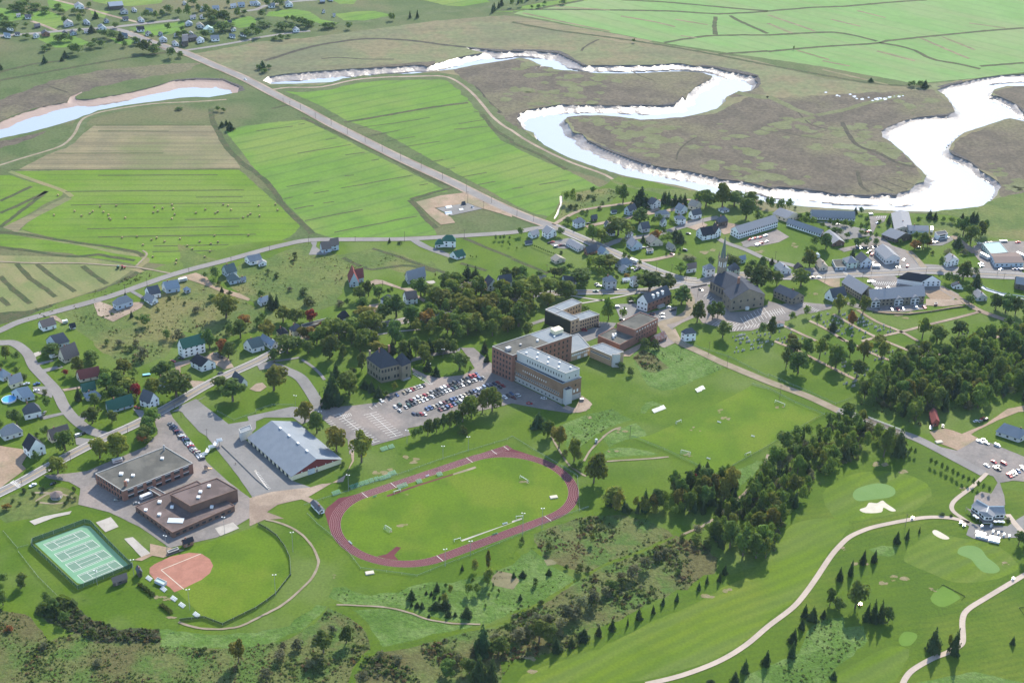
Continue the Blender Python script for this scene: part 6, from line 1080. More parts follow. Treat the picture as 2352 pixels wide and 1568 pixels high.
trees('in the far thickets', '10 D20,345,80,70 c60,625,50,60 D30,640,60,35 D120,630,50,30 D70,670,70,30 D225,365,70,40 D170,370,60,25 D300,350,40,25 D850,270,60,50 D250,275,120,55 D330,280,80,50 D640,265,100,45 D700,250,100,35 D290,190,50,35 D340,200,60,45 D400,225,90,55 D450,250,110,65 D500,235,80,40 D100,80,60,80 D190,50,80,60 D240,75,40,70 D50,160,60,60 D60,245,120,40 D120,240,60,25 00 c2040,1165,40,45 c2080,1150,30,45 c2115,1195,60,70 D2000,1020,50,35 D2055,1030,40,30 D1650,1010,60,20 20 D1120,395,30,30 30 D235,460,15,30 c945,750,40,30 D1330,795,60,40 D1390,800,70,45 c1440,805,50,60 D1290,800,30,25 20 D470,40,60,35 D240,75,40,25 D180,80,30,25 D300,45,40,30', True, 'small trees of the far thickets')
wood('in the far spruce plantation', '10 2030,150 2352,95 2352,35 2250,40 2100,90', 17, 'cccD', (9, 13), single=True, seed=12)
wood('in the far spruce strip', '10 1210,205 1540,165 1545,150 1300,160 1220,190', 12, 'ccD', (8, 11), single=True, seed=13)
wood('in the far corner wood', '20 -40,110 60,100 150,40 340,0 200,-20 60,0 0,40', 20, 'DDc', (9, 14), single=True, seed=14)
wood('on the far left slope', '00 -60,60 120,90 220,60 420,0 -60,-20', 22, 'DDd', (9, 13), (.8, 1.1), single=True, seed=15)
PEND.sort(key=lambda a: -a[0])
for a in PEND[:300]: plant1(*a[1:])
RV, RF, RM = [], [], []; rk = 0
FP = {k: [crown(sd * 7 + 3, 'd', 420) for sd in range(3)] for k in 'd'}['d']
FA = [(np.array([tuple(x) for x in v]), np.array(f)) for v, f in FP]
for a, p, k, w_, h_, pl_, g_, s_ in PEND[300:]:
    v, f = tr.choice(FA); an = tr.uniform(0, 6.283); ca, sa = math.cos(an), math.sin(an)
    q = np.stack([(v[:, 0] * ca - v[:, 1] * sa) * w_ + p.x, (v[:, 0] * sa + v[:, 1] * ca) * w_ + p.y, v[:, 2] * h_ + GZ - .15], 1)
    RV.append(q); RF.append(f + rk); rk += len(q); RM += ['dDy'.index(k)] * len(f)
tag(link('background_trees', mesh('background_trees', np.concatenate(RV).tolist(), np.concatenate(RF).tolist(), [LEAF['d'], LEAF['D'], LEAF['y']], False, RM)), None, None, None, 'stuff')
# ---- undergrowth: tangled low growth nobody could count
def tangle(name, reg, dens, hgt, mats, seed, thr=-.12):
    pg = G(reg); xs = [p.x for p in pg]; ys = [p.y for p in pg]; g = random.Random(seed); A = abs(sum(pg[i].x * pg[(i + 1) % len(pg)].y - pg[(i + 1) % len(pg)].x * pg[i].y for i in range(len(pg)))) / 2
    n = int(A * dens); v, f, mi = [], [], []; P_ = []
    while len(P_) < n:
        q = np.array([[g.uniform(min(xs), max(xs)), g.uniform(min(ys), max(ys))] for _ in range(400)]); P_ += [tuple(x) for x in q[inpoly(q, pg)]]
    for x, y in P_[:n]:
        d = noise.noise(Vector((x, y, seed)) * .045) + .4 * noise.noise(Vector((x, y, seed)) * .16)
        if d < thr: continue
        d = max(d, -.1)
        h_ = g.uniform(*hgt) * (.6 + d * 1.2); r = h_ * g.uniform(.6, 1.1); k = int((noise.noise(Vector((x, y, seed + 9)) * .03) * .9 + .5 + g.uniform(-.35, .35)) * len(mats)); k = min(max(k, 0), len(mats) - 1)
        for _ in range(7):
            o = rv(g); n0 = len(f); quad(v, f, Vector((x + o.x * r, y + o.y * r, .1 + h_ * (.25 + .6 * abs(o.z)))), o + Vector((0, 0, .8)), r * g.uniform(.3, .55), g); mi.append(k)
    o = link(name, mesh(name, v, f, [LEAF[m] if m in LEAF else SCM[m] for m in mats], False, mi)); o['kind'] = 'stuff'; return o
SCM = {'g': leafmat('rough_grass', (.09, .12, .035), (.07, .1, .026), 0), 'w': leafmat('dry_stalks', (.14, .1, .05), (.11, .075, .04), 0), 'u': leafmat('brown_brush', (.085, .068, .036), (.065, .056, .028), 0)}
SCR = '03 -300,1000 0,890 300,960 450,1180 700,1110 1000,1080 1400,1210 1700,1240 2100,1260 13 200,1195 400,1130 560,1040 660,880 800,940 980,1060 1050,1190 1050,1260 900,1390 830,1650 03 2000,1640 -200,1640'
tangle('undergrowth', SCR, .34, (.4, 1.4), 'ggwggbgw', 21, -.35)
tangle('undergrowth', '13 880,1600 980,1370 1100,1300 1400,1250 1900,1120 2300,1050 23 0,960 300,850 560,670 900,480 1250,360 1500,230 1560,240 1800,320 1900,430 1850,560 1600,700 1320,800 1050,950 900,1030 700,1060 640,1250 400,1300 0,1370 13 2280,1500 2200,1640', .26, (.6, 1.9), 'gbgsugbw', 22)
tangle('undergrowth', '23 200,200 420,110 700,30 1000,20 1300,80 1480,220 1200,340 850,490 700,560 500,520 330,460 240,330', .2, (.5, 1.6), 'bbugw', 23)
tangle('thicket', '03 340,910 560,830 700,910 850,990 1100,1080 1450,1080 1460,1190 1200,1200 900,1180 600,1070 460,1000', .5, (1.6, 4.2), 'bbsub', 24, -9)
tangle('long_grass_tufts', '13 680,780 720,710 820,690 950,740 1060,770 1300,720 1500,650 1800,640 2150,560 2352,480 23 200,330 300,450 480,560 600,640 300,820 0,910 13 2150,1010 1750,1000 1560,940 1400,880 1150,850 850,850 720,810', .09, (.3, .8), 'gg', 25)
tangle('long_grass_tufts', '33 0,1410 290,1310 330,1180 400,1050 550,980 680,970 700,1050 870,1050 910,1180 880,1210 650,1390 520,1560 450,1640 -200,1640 -200,1500', .16, (.4, 1.0), 'ggg', 26)
tangle('long_grass_tufts', '22 460,770 650,690 920,620 1020,690 1090,715 900,785 760,865 640,955 570,1030 500,950', .16, (.3, .8), 'gg', 27)
tangle('long_grass_tufts', '22 1220,100 1500,40 1700,120 1940,245 1700,345 1480,435 1370,450 1250,400 1180,280', .1, (.3, .8), 'gg', 28)
tangle('undergrowth', '22 1120,150 1200,90 1300,120 1370,190 1430,240 1330,280 1210,250', .25, (.6, 1.5), 'bug', 29)
tangle('undergrowth', '32 820,590 950,640 1100,680 1250,720 1390,780 1600,640 1800,620 2000,560 2352,560 2352,-60 1900,30 1600,200 1200,230 950,330', .05, (.8, 2), 'bbs', 30)
tangle('undergrowth', 'F 1935,960 2010,980 2075,1005 2070,1025 1935,1065 1868,1125 1812,1180 1778,1268 1720,1272 1622,1235 1685,1175 1762,1085 1832,1008', .14, (.8, 2.4), 'bsd', 31)
tangle('undergrowth', '12 -200,1320 -190,1310', 0, (1, 2), 'b', 32) if 0 else None
tangle('meadow_growth', 'F 600,610 700,560 780,595 900,580 985,615 950,640 860,610 790,640 760,700 640,735 560,680 500,640', .07, (.3, 1), 'gggw', 33)
tangle('meadow_growth', 'F 150,705 250,695 330,705 430,645 560,690 640,740 600,758 500,778 420,758 370,820 300,845 240,810', .1, (.4, 1.3), 'ggbwg', 34)
tangle('ditch_growth', '01 -60,1420 400,1230 900,1080 1300,940 1500,930 1150,1080 700,1260 200,1410', .09, (.4, 1.2), 'bgu', 35)
tangle('ditch_growth', '21 600,200 800,170 900,170 1000,210 900,300 700,330 480,430 400,470', .08, (.4, 1.3), 'bg', 36)
# ================================================================ vehicles and small things
def paint(n, c, rough=.25, metal=.2): return mat(n, c, fa=0, rough=rough, spec=.6, metal=metal)
CARC = {'white': paint('white_paint', (.75, .75, .74)), 'silver': paint('silver_paint', (.45, .46, .47), .3, .6), 'grey': paint('grey_paint', (.18, .185, .19), .3, .4), 'black': paint('black_paint', (.02, .02, .022)), 'red': paint('red_paint', (.35, .02, .025)), 'blue': paint('blue_paint', (.04, .09, .22)), 'dark blue': paint('dark_blue_paint', (.02, .035, .09)), 'dark green': paint('dark_green_paint', (.02, .07, .05)), 'beige': paint('beige_paint', (.42, .37, .29), .3, .4), 'maroon': paint('maroon_paint', (.12, .015, .02))}
RUB = mat('tyre_rubber', (.02, .02, .02), fa=0); CGL = mat('car_glass', (.03, .04, .05), fa=0, rough=.06, spec=.8)
def prof(pts, w0, w1=None):
    m = MB(); w1 = w1 or w0; n = len(pts); k = 0
    zs = [p[1] for p in pts]; zl, zh = min(zs), max(zs)
    hw = lambda z: w0 + (w1 - w0) * (z - zl) / (zh - zl + 1e-6)
    m.face([(x, -hw(z), z) for x, z in pts]); m.face([(x, hw(z), z) for x, z in pts[::-1]])
    for i in range(n): (x0, z0), (x1, z1) = pts[i], pts[(i + 1) % n]; m.face([(x0, -hw(z0), z0), (x0, hw(z0), z0), (x1, hw(z1), z1), (x1, -hw(z1), z1)])
    return m
_body = prof([(-2.2, .3), (2.15, .3), (2.25, .6), (2.1, .82), (1.0, .95), (-1.5, .98), (-2.2, .92), (-2.28, .6)], .88)
_body.box((-.35, 0, 1.42), (1.5, 1.3, .06))
_cab = prof([(1.05, .95), (.4, 1.42), (-1.1, 1.42), (-1.75, .97)], .84, .66)
_vb = prof([(-2.4, .35), (2.2, .35), (2.35, .75), (1.9, 1.0), (-2.4, 1.05)], .95); _vb.box((-.5, 0, 1.78), (3.3, 1.6, .07)); _vc = prof([(1.7, 1.0), (1.05, 1.78), (-2.2, 1.78), (-2.4, 1.05)], .92, .82)
_pb = prof([(-2.6, .45), (2.4, .45), (2.5, .8), (2.4, 1.05), (1.2, 1.12), (-2.6, 1.12)], .97); _pb.box((.1, 0, 1.75), (1.4, 1.5, .06)); _pc = prof([(1.1, 1.1), (.7, 1.75), (-.6, 1.75), (-.75, 1.12)], .92, .76)
_wh = MB(); _wh.bar((0, -.11, 0), (0, .11, 0), .33, 0, 10); WHM = _wh.mesh('wheel', RUB)
CM = {n: {'car': _body.mesh('car_body_' + n.replace(' ', '_'), m), 'van': _vb.mesh('van_body_' + n.replace(' ', '_'), m), 'pickup': _pb.mesh('pickup_body_' + n.replace(' ', '_'), m)} for n, m in CARC.items()}
CC = {'car': _cab.mesh('car_cabin', CGL), 'van': _vc.mesh('van_cabin', CGL), 'pickup': _pc.mesh('pickup_cabin', CGL)}
cg = random.Random(17)
PAL = ['white'] * 4 + ['silver'] * 6 + ['grey'] * 5 + ['black'] * 5 + ['red'] * 2 + ['blue'] * 3 + ['dark blue'] * 2 + ['dark green'] * 2 + ['beige'] * 3 + ['maroon'] * 2
def car(p, rz, place, col=None, kind=None, group=None):
    col = col or cg.choice(PAL); kind = kind or cg.choices(('car', 'van', 'pickup'), (8, 2, 1))[0]
    o = thing('parked_' + kind, (p.x, p.y, GZ - .1), rz, f'{col} {kind} {place}', kind, group or 'vehicles ' + place)
    link('body', CM[col][kind], o); link('cabin', CC[kind], o); b = {'car': 1.35, 'van': 1.5, 'pickup': 1.6}[kind]
    for x in (-b, b):
        for y in (-.8, .8): link('wheel', WHM, o, (x, y, .33))
    return o
def hd(tile, a, b): A, B = T(*tile, *a), T(*tile, *b); return math.atan2(B.y - A.y, B.x - A.x)
def row(place, tile, a, b, n, head, cols=None, skip=()):
    A, B = T(*tile, *a), T(*tile, *b); rz = hd(tile, *head)
    for i in range(n):
        if i in skip: continue
        car(A + (B - A) * (i / max(1, n - 1)) + Vector((cg.uniform(-.3, .3), cg.uniform(-.3, .3), 0)), rz + cg.choice((0, math.pi)) + cg.uniform(-.05, .05), place, cols[i % len(cols)] if cols else None)
PH = ((1330, 560), (1385, 605))
row('in the upper row of the academy lot', (1, 2), (1395, 562), (2030, 308), 22, PH); row('in the second row of the academy lot', (1, 2), (1372, 608), (2015, 362), 22, PH)
row('at the low corner of the academy lot', (1, 2), (1275, 606), (1318, 588), 2, PH); row('at the end of the second academy row', (1, 2), (2050, 348), (2085, 338), 2, PH); row('behind the academy rows in the aisle', (1, 2), (1320, 640), (1320, 640), 1, PH)
row('in the third row of the academy lot', (1, 2), (1568, 628), (2220, 383), 22, PH); row('in the fourth row of the academy lot', (1, 2), (1690, 632), (2270, 414), 19, PH); row('at the low end of the third academy row', (1, 2), (1450, 672), (1550, 672), 4, PH)
row('along the manor lawn kerb', (1, 2), (1358, 475), (1535, 407), 8, PH); row('alone beside the manor kerb', (1, 2), (1155, 548), (1295, 497), 3, PH)
row('below the brick academy wing', (1, 2), (2285, 518), (2345, 485), 3, PH); row('under the clad academy wing', (2, 2), (15, 525), (60, 497), 4, ((0, 0), (50, 25))); row('on the drive below the academy wing', (2, 2), (160, 575), (290, 525), 2, ((160, 575), (220, 580)))
row('in the angled row beside the school', (0, 2), (1570, 762), (1858, 1082), 27, ((1540, 760), (1620, 745)))
def cars(place, tile, s, head, group=None):
    rz = hd(tile, *head)
    for t in s.split():
        q = t.split(','); car(T(*tile, float(q[0]), float(q[1])), rz + cg.uniform(-.15, .15), place, q[2].replace('_', ' ') if len(q) > 2 and q[2] else None, q[3] if len(q) > 3 else None, group)
cars('by the white restaurant', (2, 1), '345,668,black 372,662,red 405,702,silver 445,692,maroon 475,690,black', ((340, 670), (400, 655)))
cars('beside the hipped white house', (2, 1), '700,490,black', ((690, 490), (720, 485)))
cars('by the bungalow garage in the junction wedge', (2, 1), '1205,712,grey 1245,712,black 1165,902,black 1140,917,dark_blue 1100,907,silver', ((1140, 917), (1180, 905)))
cars('on the street in front of the tan residence', (2, 1), '770,1114,dark_green,pickup 955,1097,black', ((740, 1114), (800, 1112)))
cars('on the gravel beside the square grey house', (2, 1), '780,1047,grey 797,1064,silver', ((780, 1060), (830, 1055)))
cars('in the lot of the red brick house', (2, 1), '1095,1214,black,van 968,1257,white 1290,1322,maroon 1380,1322,silver 1440,1257,white 1475,1287,black 1380,1352,silver 1030,1280,silver', ((1440, 1257), (1490, 1250)))
cars('behind the tan residence', (2, 1), '1008,1372,black 785,1437,black 665,1472,red', ((640, 1470), (700, 1475)))
cars('on the church square', (2, 1), '1735,1100,black', ((1710, 1090), (1765, 1110)))
cars('on the lawn by the black-roofed house', (2, 1), '1620,584,black 1590,737,black,van 1470,772,maroon', ((1600, 580), (1650, 590)))
cars('in the motel lot', (2, 1), '2185,637,red 2215,630,white 2235,627,red 2260,622,white 2280,619,red 2250,682,white 2265,686,silver 2290,672,red 2330,602,white 2340,657,silver', ((2185, 640), (2230, 625)))
cars('driving on the highway', (3, 1), '405,988,black 468,985,silver', ((400, 985), (470, 983)))
cars('in front of the highway shops', (3, 1), '625,897,grey 870,892,black 930,897,blue 965,857,black,van 1180,887,black 1210,887,black 1280,884,red 1250,824,silver 940,747,maroon 955,777,red 920,757,black', ((930, 890), (960, 860)))
cars('below the apartment balconies', (3, 1), '1025,1275,grey 1135,1278,silver 1190,1278,red 1240,1273,blue 1360,1265,white 1435,1261,red', ((1130, 1270), (1150, 1290)))
cars('behind the apartment block', (3, 1), '1005,1093,silver 1045,1098,white 940,1028,white 965,1023,silver 1165,1103,grey 1110,1083,white', ((1000, 1090), (1050, 1100)))
cars('in the shaded hotel row', (3, 1), '820,712 850,712 880,714 910,714 960,710 1000,702 1350,690', ((815, 705), (825, 720)))
cars('in the hotel delivery yard', (3, 1), '1520,667 1550,662 1500,672 1490,642 1640,620,white 1380,710,silver', ((1500, 665), (1560, 660)))
cars('at the motel river end', (3, 1), '945,407,white,van 1010,487,blue 640,500,silver 930,560,white 910,570,red', ((930, 405), (970, 400)))
cars('in the yard of the garage on the right', (3, 1), '2140,912,white 2265,912,dark_blue 2300,912,blue 2330,917,grey 1955,862,white 1965,882,silver 1995,672,silver 2050,667,white 2145,657,white,van 2180,657,silver,van 2295,664,red,pickup 1940,672,white 2210,812,grey', ((2140, 912), (2200, 905)))
cars('by the maroon barn', (3, 2), '1495,797,white 1605,782,black', ((1495, 780), (1495, 810)))
cars('on the grass by the barn track', (3, 2), '1910,737,white 1950,737,silver 1975,717,red 2000,722,black', ((1900, 740), (1960, 720)))
cars('near the metal storage building', (3, 2), '1945,925,white 1985,912,silver 2005,942,silver 2105,962,white,van', ((1970, 910), (2030, 940)))
cars('in the middle of the golf club lot', (3, 2), '2010,1147,white 2075,1112,red 2090,1167,white 2120,1157,black 2165,1127,red 2110,1180,black', ((2060, 1105), (2110, 1130)))
cars('along the edge of the golf club lot', (3, 2), '2215,1237,red 2240,1227,grey 2265,1212,silver 2300,1197,blue 2335,1162,silver 2345,1182,silver', ((2210, 1220), (2240, 1250)))
cars('in front of the pool house', (0, 2), '340,397,blue 245,397,silver 335,457,white', ((320, 400), (370, 390)))
cars('by the brown-roofed corner bungalow', (0, 2), '720,867,white,van 760,852,black', ((700, 870), (780, 850)))
cars('beside the grey deck house', (0, 2), '410,662,beige 385,702,black', ((390, 700), (410, 660)))
cars('in the drive of the red-tree house', (0, 2), '1260,612,red', ((1240, 605), (1290, 620)))
cars('by the green-roofed three-storey house', (0, 2), '1990,122,grey,pickup 2025,152,black 1590,187,red 1665,162,black', ((1960, 125), (2040, 140)))
cars('driving on the main street', (0, 2), '2025,297,black 305,1327,white 490,1312,black', ((2000, 305), (2055, 285)))
cars('in the shadow of the brick school', (0, 2), '1075,1462,grey 1255,1490,silver', ((1050, 1465), (1110, 1455)))
cars('on the far causeway', (0, 0), '2255,735,white', ((2230, 720), (2290, 745)))
# caravans, buses, trailers
def coach(tile, a, b, wd, hgt, col, label, cat, name, group=None):
    A, B = T(*tile, *a), T(*tile, *b); d = B - A; L = d.length; o = thing(name, ((A.x + B.x) / 2, (A.y + B.y) / 2, GZ - .1), math.atan2(d.y, d.x), label, cat, group)
    m = prof([(-L / 2, .7), (L / 2 - .3, .7), (L / 2, 1.3), (L / 2 - .5, hgt), (-L / 2 + .2, hgt), (-L / 2, hgt - .4)], wd / 2); m.obj('body', CARC[col], o)
    m = MB(); m.box((0, 0, hgt * .55), (L * .7, wd + .06, hgt * .2)); m.obj('window_band', CGL, o)
    for x in (-.3, .3):
        for y in (-.4, .4): link('wheel', WHM, o, (x * L, y * wd, .33), 0, (1.2, 1.2, 1.2))
coach((0, 1), (1640, 1025), (1722, 1008), 2.5, 3, 'white', 'white camper parked beside the ranch house', 'camper', 'camper'); coach((0, 2), (462, 160), (560, 125), 2.5, 3, 'white', 'white camper beside the brown-roofed bungalow', 'camper', 'camper')
coach((0, 2), (1035, 1122), (1130, 1098), 2.5, 3.1, 'white', 'white bus on the drive behind the brick school', 'bus', 'bus'); coach((0, 2), (1290, 1460), (1402, 1415), 2.5, 3.1, 'white', 'white delivery truck in the school yard shadow', 'truck', 'truck')
coach((2, 1), (1085, 835), (1150, 855), 2.5, 3.2, 'white', 'white lorry parked beside the main road trees', 'truck', 'truck'); coach((3, 1), (1950, 780), (2030, 825), 2.6, 3.4, 'white', 'white trailer beside the flat-roofed garage', 'trailer', 'trailer'); coach((3, 1), (2280, 775), (2400, 830), 2.6, 3.4, 'white', 'long white trailer at the right picture edge', 'trailer', 'trailer')
coach((3, 1), (1500, 575), (1502, 540), 2.5, 3.4, 'white', 'white truck backed to the hotel wing', 'truck', 'truck'); coach((3, 1), (955, 890), (1030, 895), 2.4, 2.9, 'white', 'white box van in front of the highway shops', 'van', 'box_van'); coach((0, 1), (575, 1405), (628, 1395), 2.3, 2.6, 'white', 'white boat-shaped camper near the country road bend', 'camper', 'camper')
# golf carts
def cart(p, rz, label, group, col='white'):
    o = thing('golf_cart', (p.x, p.y, GZ - .1), rz, label, 'golf cart', group); m = MB(); m.box((0, 0, .3), (2.3, 1.15, .35)); m.box((-.3, 0, .65), (.7, 1.1, .5)); m.obj('body', CARC[col], o)
    m = MB(); m.box((-.1, 0, 1.8), (1.7, 1.15, .08)); m.obj('canopy', CARC['white'], o); m = MB()
    for x in (-.8, .6):
        for y in (-.5, .5): m.bar((x, y, .6), (x, y, 1.8), .03, 0, 4)
    m.obj('canopy_posts', METAL, o)
    for x in (-.75, .75):
        for y in (-.5, .5): link('wheel', WHM, o, (x, y, .24), 0, (.7, .9, .7))
def carts(tile, a, b, n, gname, lab):
    A, B = T(*tile, *a), T(*tile, *b); d = B - A
    for i in range(n): cart(A + d * (i / max(n - 1, 1)), math.atan2(d.y, d.x) + 1.57, lab, gname)
carts((3, 3), (1915, 195), (1990, 215), 6, 'golf carts in the rear row', 'white golf cart in the rear row beside the clubhouse yard'); carts((3, 3), (1915, 225), (2010, 250), 7, 'golf carts in the front row', 'white golf cart in the front row beside the clubhouse yard')
carts((3, 3), (2040, 238), (2120, 255), 5, 'golf carts in the second block', 'white golf cart in the rear of the right-hand block'); carts((3, 3), (2035, 265), (2115, 285), 6, 'golf carts in the second block front', 'white golf cart in the front of the right-hand block'); carts((3, 3), (2065, 190), (2215, 230), 4, 'golf carts spaced along the yard', 'white golf cart in the widely spaced line')
for x, y, l in ((1770, 105, 'white golf cart by the curve of the cart path, nearer the club'), (1800, 130, 'white golf cart just below the curve of the cart path'), (1325, 62, 'white golf cart driving on the upper cart path'), (2250, 620, 'white golf cart driving on the right-hand cart path'), (1965, 140, 'dark shaded golf cart below the club deck'), (2050, 135, 'golf cart standing in the deck shadow')): cart(T(3, 3, x, y), .6, l, None)
cart(T(3, 3, 845, 855), .3, 'red mower standing in the tree shade', None, 'red')
# ---- poles
def post(name, p, h_, label, cat, group, arm=1.2, light=True, r=.13, cross=False, m=None):
    o = thing(name, (p.x, p.y, GZ - .15), cg.uniform(-.3, .3), label, cat, group); b = MB(); b.bar((0, 0, 0), (0, 0, h_), r, 0, 6, r * .7); b.obj('pole', m or METAL, o)
    if cross: b = MB(); b.box((0, 0, h_ - .9), (2.4, .14, .16)); b.obj('crossarm', BARK, o)
    if light: b = MB(); b.box((0, 0, h_), (2.2, .2, .2)); b.obj('bracket', METAL, o); pbox('lamp', VENT, o, (-.9, 0, h_ + .1), (.6, .6, .35)); pbox('lamp', VENT, o, (.9, 0, h_ + .1), (.6, .6, .35))
def posts(place, tile, s, **k):
    for t in s.split():
        x, y, h_ = map(float, t.split(',')); p = T(*tile, x, y); post(k.get('name', 'floodlight_pole'), p, h_ * mpp(p)[1], f'{k.get("what", "tall metal floodlight pole")} {place}', k.get('cat', 'pole'), 'poles ' + place, light=k.get('light', True), cross=k.get('cross', False), m=k.get('m'), r=k.get('r', .14))
posts('around the ball field', (0, 3), '1535,390,170 2065,200,150 1745,900,185 1232,590,150 895,670,130'); posts('behind the outfield fence', (1, 3), '340,365,175 180,760,180')
posts('on the near side of the track', (1, 3), '1738,500,155 1970,400,130'); posts('at the right end of the track', (2, 3), '97,215,200 275,150,180'); posts('on the far side of the track', (1, 2), '850,1360,130 1718,1080,115 1950,1005,125 1388,935,115')
posts('around the parking lot', (1, 2), '365,600,100 590,690,45 1718,150,75 1592,275,70 2065,405,40', r=.1); posts('between academy lawn and soccer field', (2, 2), '1083,890,120 1975,240,110 615,590,110', light=False, cross=True, m=BARK, what='wooden utility pole', name='utility_pole', cat='pole')
UT = dict(light=False, cross=True, m=BARK, what='wooden utility pole', name='utility_pole', r=.16)
posts('along the causeway', (1, 0), '250,945,45 312,975,45 410,1010,50 546,1090,55 692,1150,55 840,1235,60 1003,1310,65 1160,1400,75 1330,1470,75 1518,1550,80', **UT); posts('along the lower causeway', (1, 1), '1713,80,70 1932,215,120 1945,300,110 2088,365,85 2165,300,60', **UT)
posts('along the country road', (0, 1), '1155,1150,110 1353,1060,75 1738,950,60 2125,850,60', **UT); posts('along the middle country road', (1, 1), '125,735,50 485,680,80 912,650,50 1365,650,90 1913,620,80 1163,1060,50', **UT)
posts('along the upper main road', (2, 1), '45,420,80 198,465,60 745,690,70 1085,770,40 1325,930,90 1467,920,60 1598,1020,60 1705,1160,110 820,1150,60 318,1000,140 450,1000,100 1750,500,90 1245,380,50 1268,610,40', **UT)
posts('beside the main street', (0, 2), '1175,840,75 650,1100,90 1605,630,60 200,1310,60 1665,700,60 1055,1075,120 1905,910,110 2165,1130,20', **UT); posts('along the highway', (3, 1), '520,1030,120 950,950,60 1197,980,70 870,980,50 1450,950,70 2165,1000,60 2105,960,40 65,820,80', **UT)
posts('along the cemetery road', (2, 2), '1550,110,70 1805,120,120', **UT); posts('by the soccer end line', (3, 2), '118,400,10 105,530,130 2265,880,50 1260,1700,120', **UT)
# ---- fences
CHL = mat('chain_link', (.25, .34, .28), fa=0, rough=.6); CHL.node_tree.nodes['Principled BSDF'].inputs['Alpha'].default_value = .22
SCRN = mat('windscreen', (.025, .045, .036), fa=.2); SCRN.node_tree.nodes['Principled BSDF'].inputs['Alpha'].default_value = .75; SCRN2 = mat('tennis_screen', (.035, .1, .07), fa=.15); SCRN2.node_tree.nodes['Principled BSDF'].inputs['Alpha'].default_value = .8; WOODF = mat('weathered_wood', (.13, .11, .09), fa=.2)
def fence(name, pts, h_, m, label, pm_=None, gap=6, closed=False, rail=True, z=0):
    P_ = G(pts) if isinstance(pts, str) else pts; o = thing(name, (P_[0].x, P_[0].y, GZ - .1), 0, label, 'fence'); O = Vector((P_[0].x, P_[0].y, 0)); Q = [Vector((p.x - O.x, p.y - O.y, 0)) for p in P_]
    if closed: Q.append(Q[0])
    pn = MB(); n = 0
    for a, b in zip(Q, Q[1:]): pn.face([a + Vector((0, 0, .05)), b + Vector((0, 0, .05)), b + Vector((0, 0, h_)), a + Vector((0, 0, h_))])
    pn.obj('panel', m, o)
    if rail:
        rl = MB()
        for a, b in zip(Q, Q[1:]): rl.bar(a + Vector((0, 0, h_)), b + Vector((0, 0, h_)), .05, 0, 4)
        rl.obj('rail', pm_ or METAL, o)
    tot = sum((b - a).length for a, b in zip(Q, Q[1:])); gap = max(gap, tot / 60)
    for a, b in zip(Q, Q[1:]):
        k = max(1, int((b - a).length / gap))
        for i in range(k): pbox('post', pm_ or METAL, o, a + (b - a) * (i / k), (.1, .1, h_ + .1))
fence('tennis_fence', '03 290,315 300,275 780,100 835,110 1000,290 1180,470 1218,505 770,690 715,710', 3.2, SCRN2, 'tall green screened fence around the four tennis courts', closed=True)
fence('outfield_fence', '13 20,115 100,160 190,225 265,325 312,430 322,580 180,760 100,820 0,890 03 2045,1040 1875,975 1650,1000', 1.9, SCRN, 'dark screened outfield fence curving around the ball field')
fence('track_fence', '13 470,20 560,110 690,215 830,350 960,520 1200,550 1480,590 1730,490 2000,390 2352,240 23 100,200 400,60 700,-40 22 620,1560 600,1240 540,1200 200,1000 20,890 0,880 12 2310,905 1950,1010 1700,1090 1300,1230 850,1380 620,1450 440,1510', 1.3, CHL, 'low green chain-link fence around the running track', gap=8)
fence('soccer_fence', '22 1100,880 1400,1000 1690,1140 1870,1225 1960,1190 2352,970 32 0,970 200,850 430,720 520,680 250,570 0,440 22 2200,400', 1.8, CHL, 'chain-link fence around the soccer field', gap=9)
fence('cemetery_fence', '22 1500,10 1650,40 2000,150 2352,330 32 0,310 350,460 620,580 780,525', 1.4, CHL, 'thin wire fence along the cemetery road', gap=9); fence('lawn_fence', '02 2000,650 2150,730 2352,660 12 0,640 150,590 350,590', 1.3, CHL, 'chain-link fence below the round lawn', gap=8)
fence('field_fence', '03 30,180 160,335 260,310', 1.2, CHL, 'short chain-link fence left of the tennis courts'); fence('lower_fence', '03 170,370 350,600 530,780', 1.2, CHL, 'chain-link fence beside the lower tennis bank')
fence('tee_screen', '33 1560,710 1605,668 1810,775 1775,812', .6, SCRN, 'dark low screen around the square golf tee', rail=False); fence('tee_screen', '33 2400,870 2305,880 2360,960', .6, SCRN, 'dark low screen at the right picture edge', rail=False)
fence('apartment_fence', '31 960,1305 1100,1320 1300,1325 1500,1300 1700,1265 1820,1252', 1.1, WOODF, 'brown board fence below the apartment yard', rail=False); fence('church_wall', '21 1645,1080 1790,1052', 1.3, WALL['s'], 'low sandstone wall in front of the church nave', rail=False, gap=30)
fence('retaining_wall', '02 2035,960 2150,1070 2352,1270 12 0,1270 110,1362', .8, CONC, 'long low concrete kerb wall below the arena road', rail=False, gap=50); fence('guard_rail', '31 1380,870 1290,745', .7, VENT, 'white kerb rail beside the hotel drive', rail=False); fence('guard_rail', '31 1950,1040 2010,1090 2150,1130 2352,1160', .9, VENT, 'white rail along the creek on the right', rail=False)
fence('board_fence', '03 1540,330 1560,380 1650,350', 1.6, CHL, 'short mesh fence by the first-base bench')
ribbon('creek', '31 1960,1070 2060,1110 2200,1150 2352,1190 2500,1220', 5, 'water', zr + .002, .8)
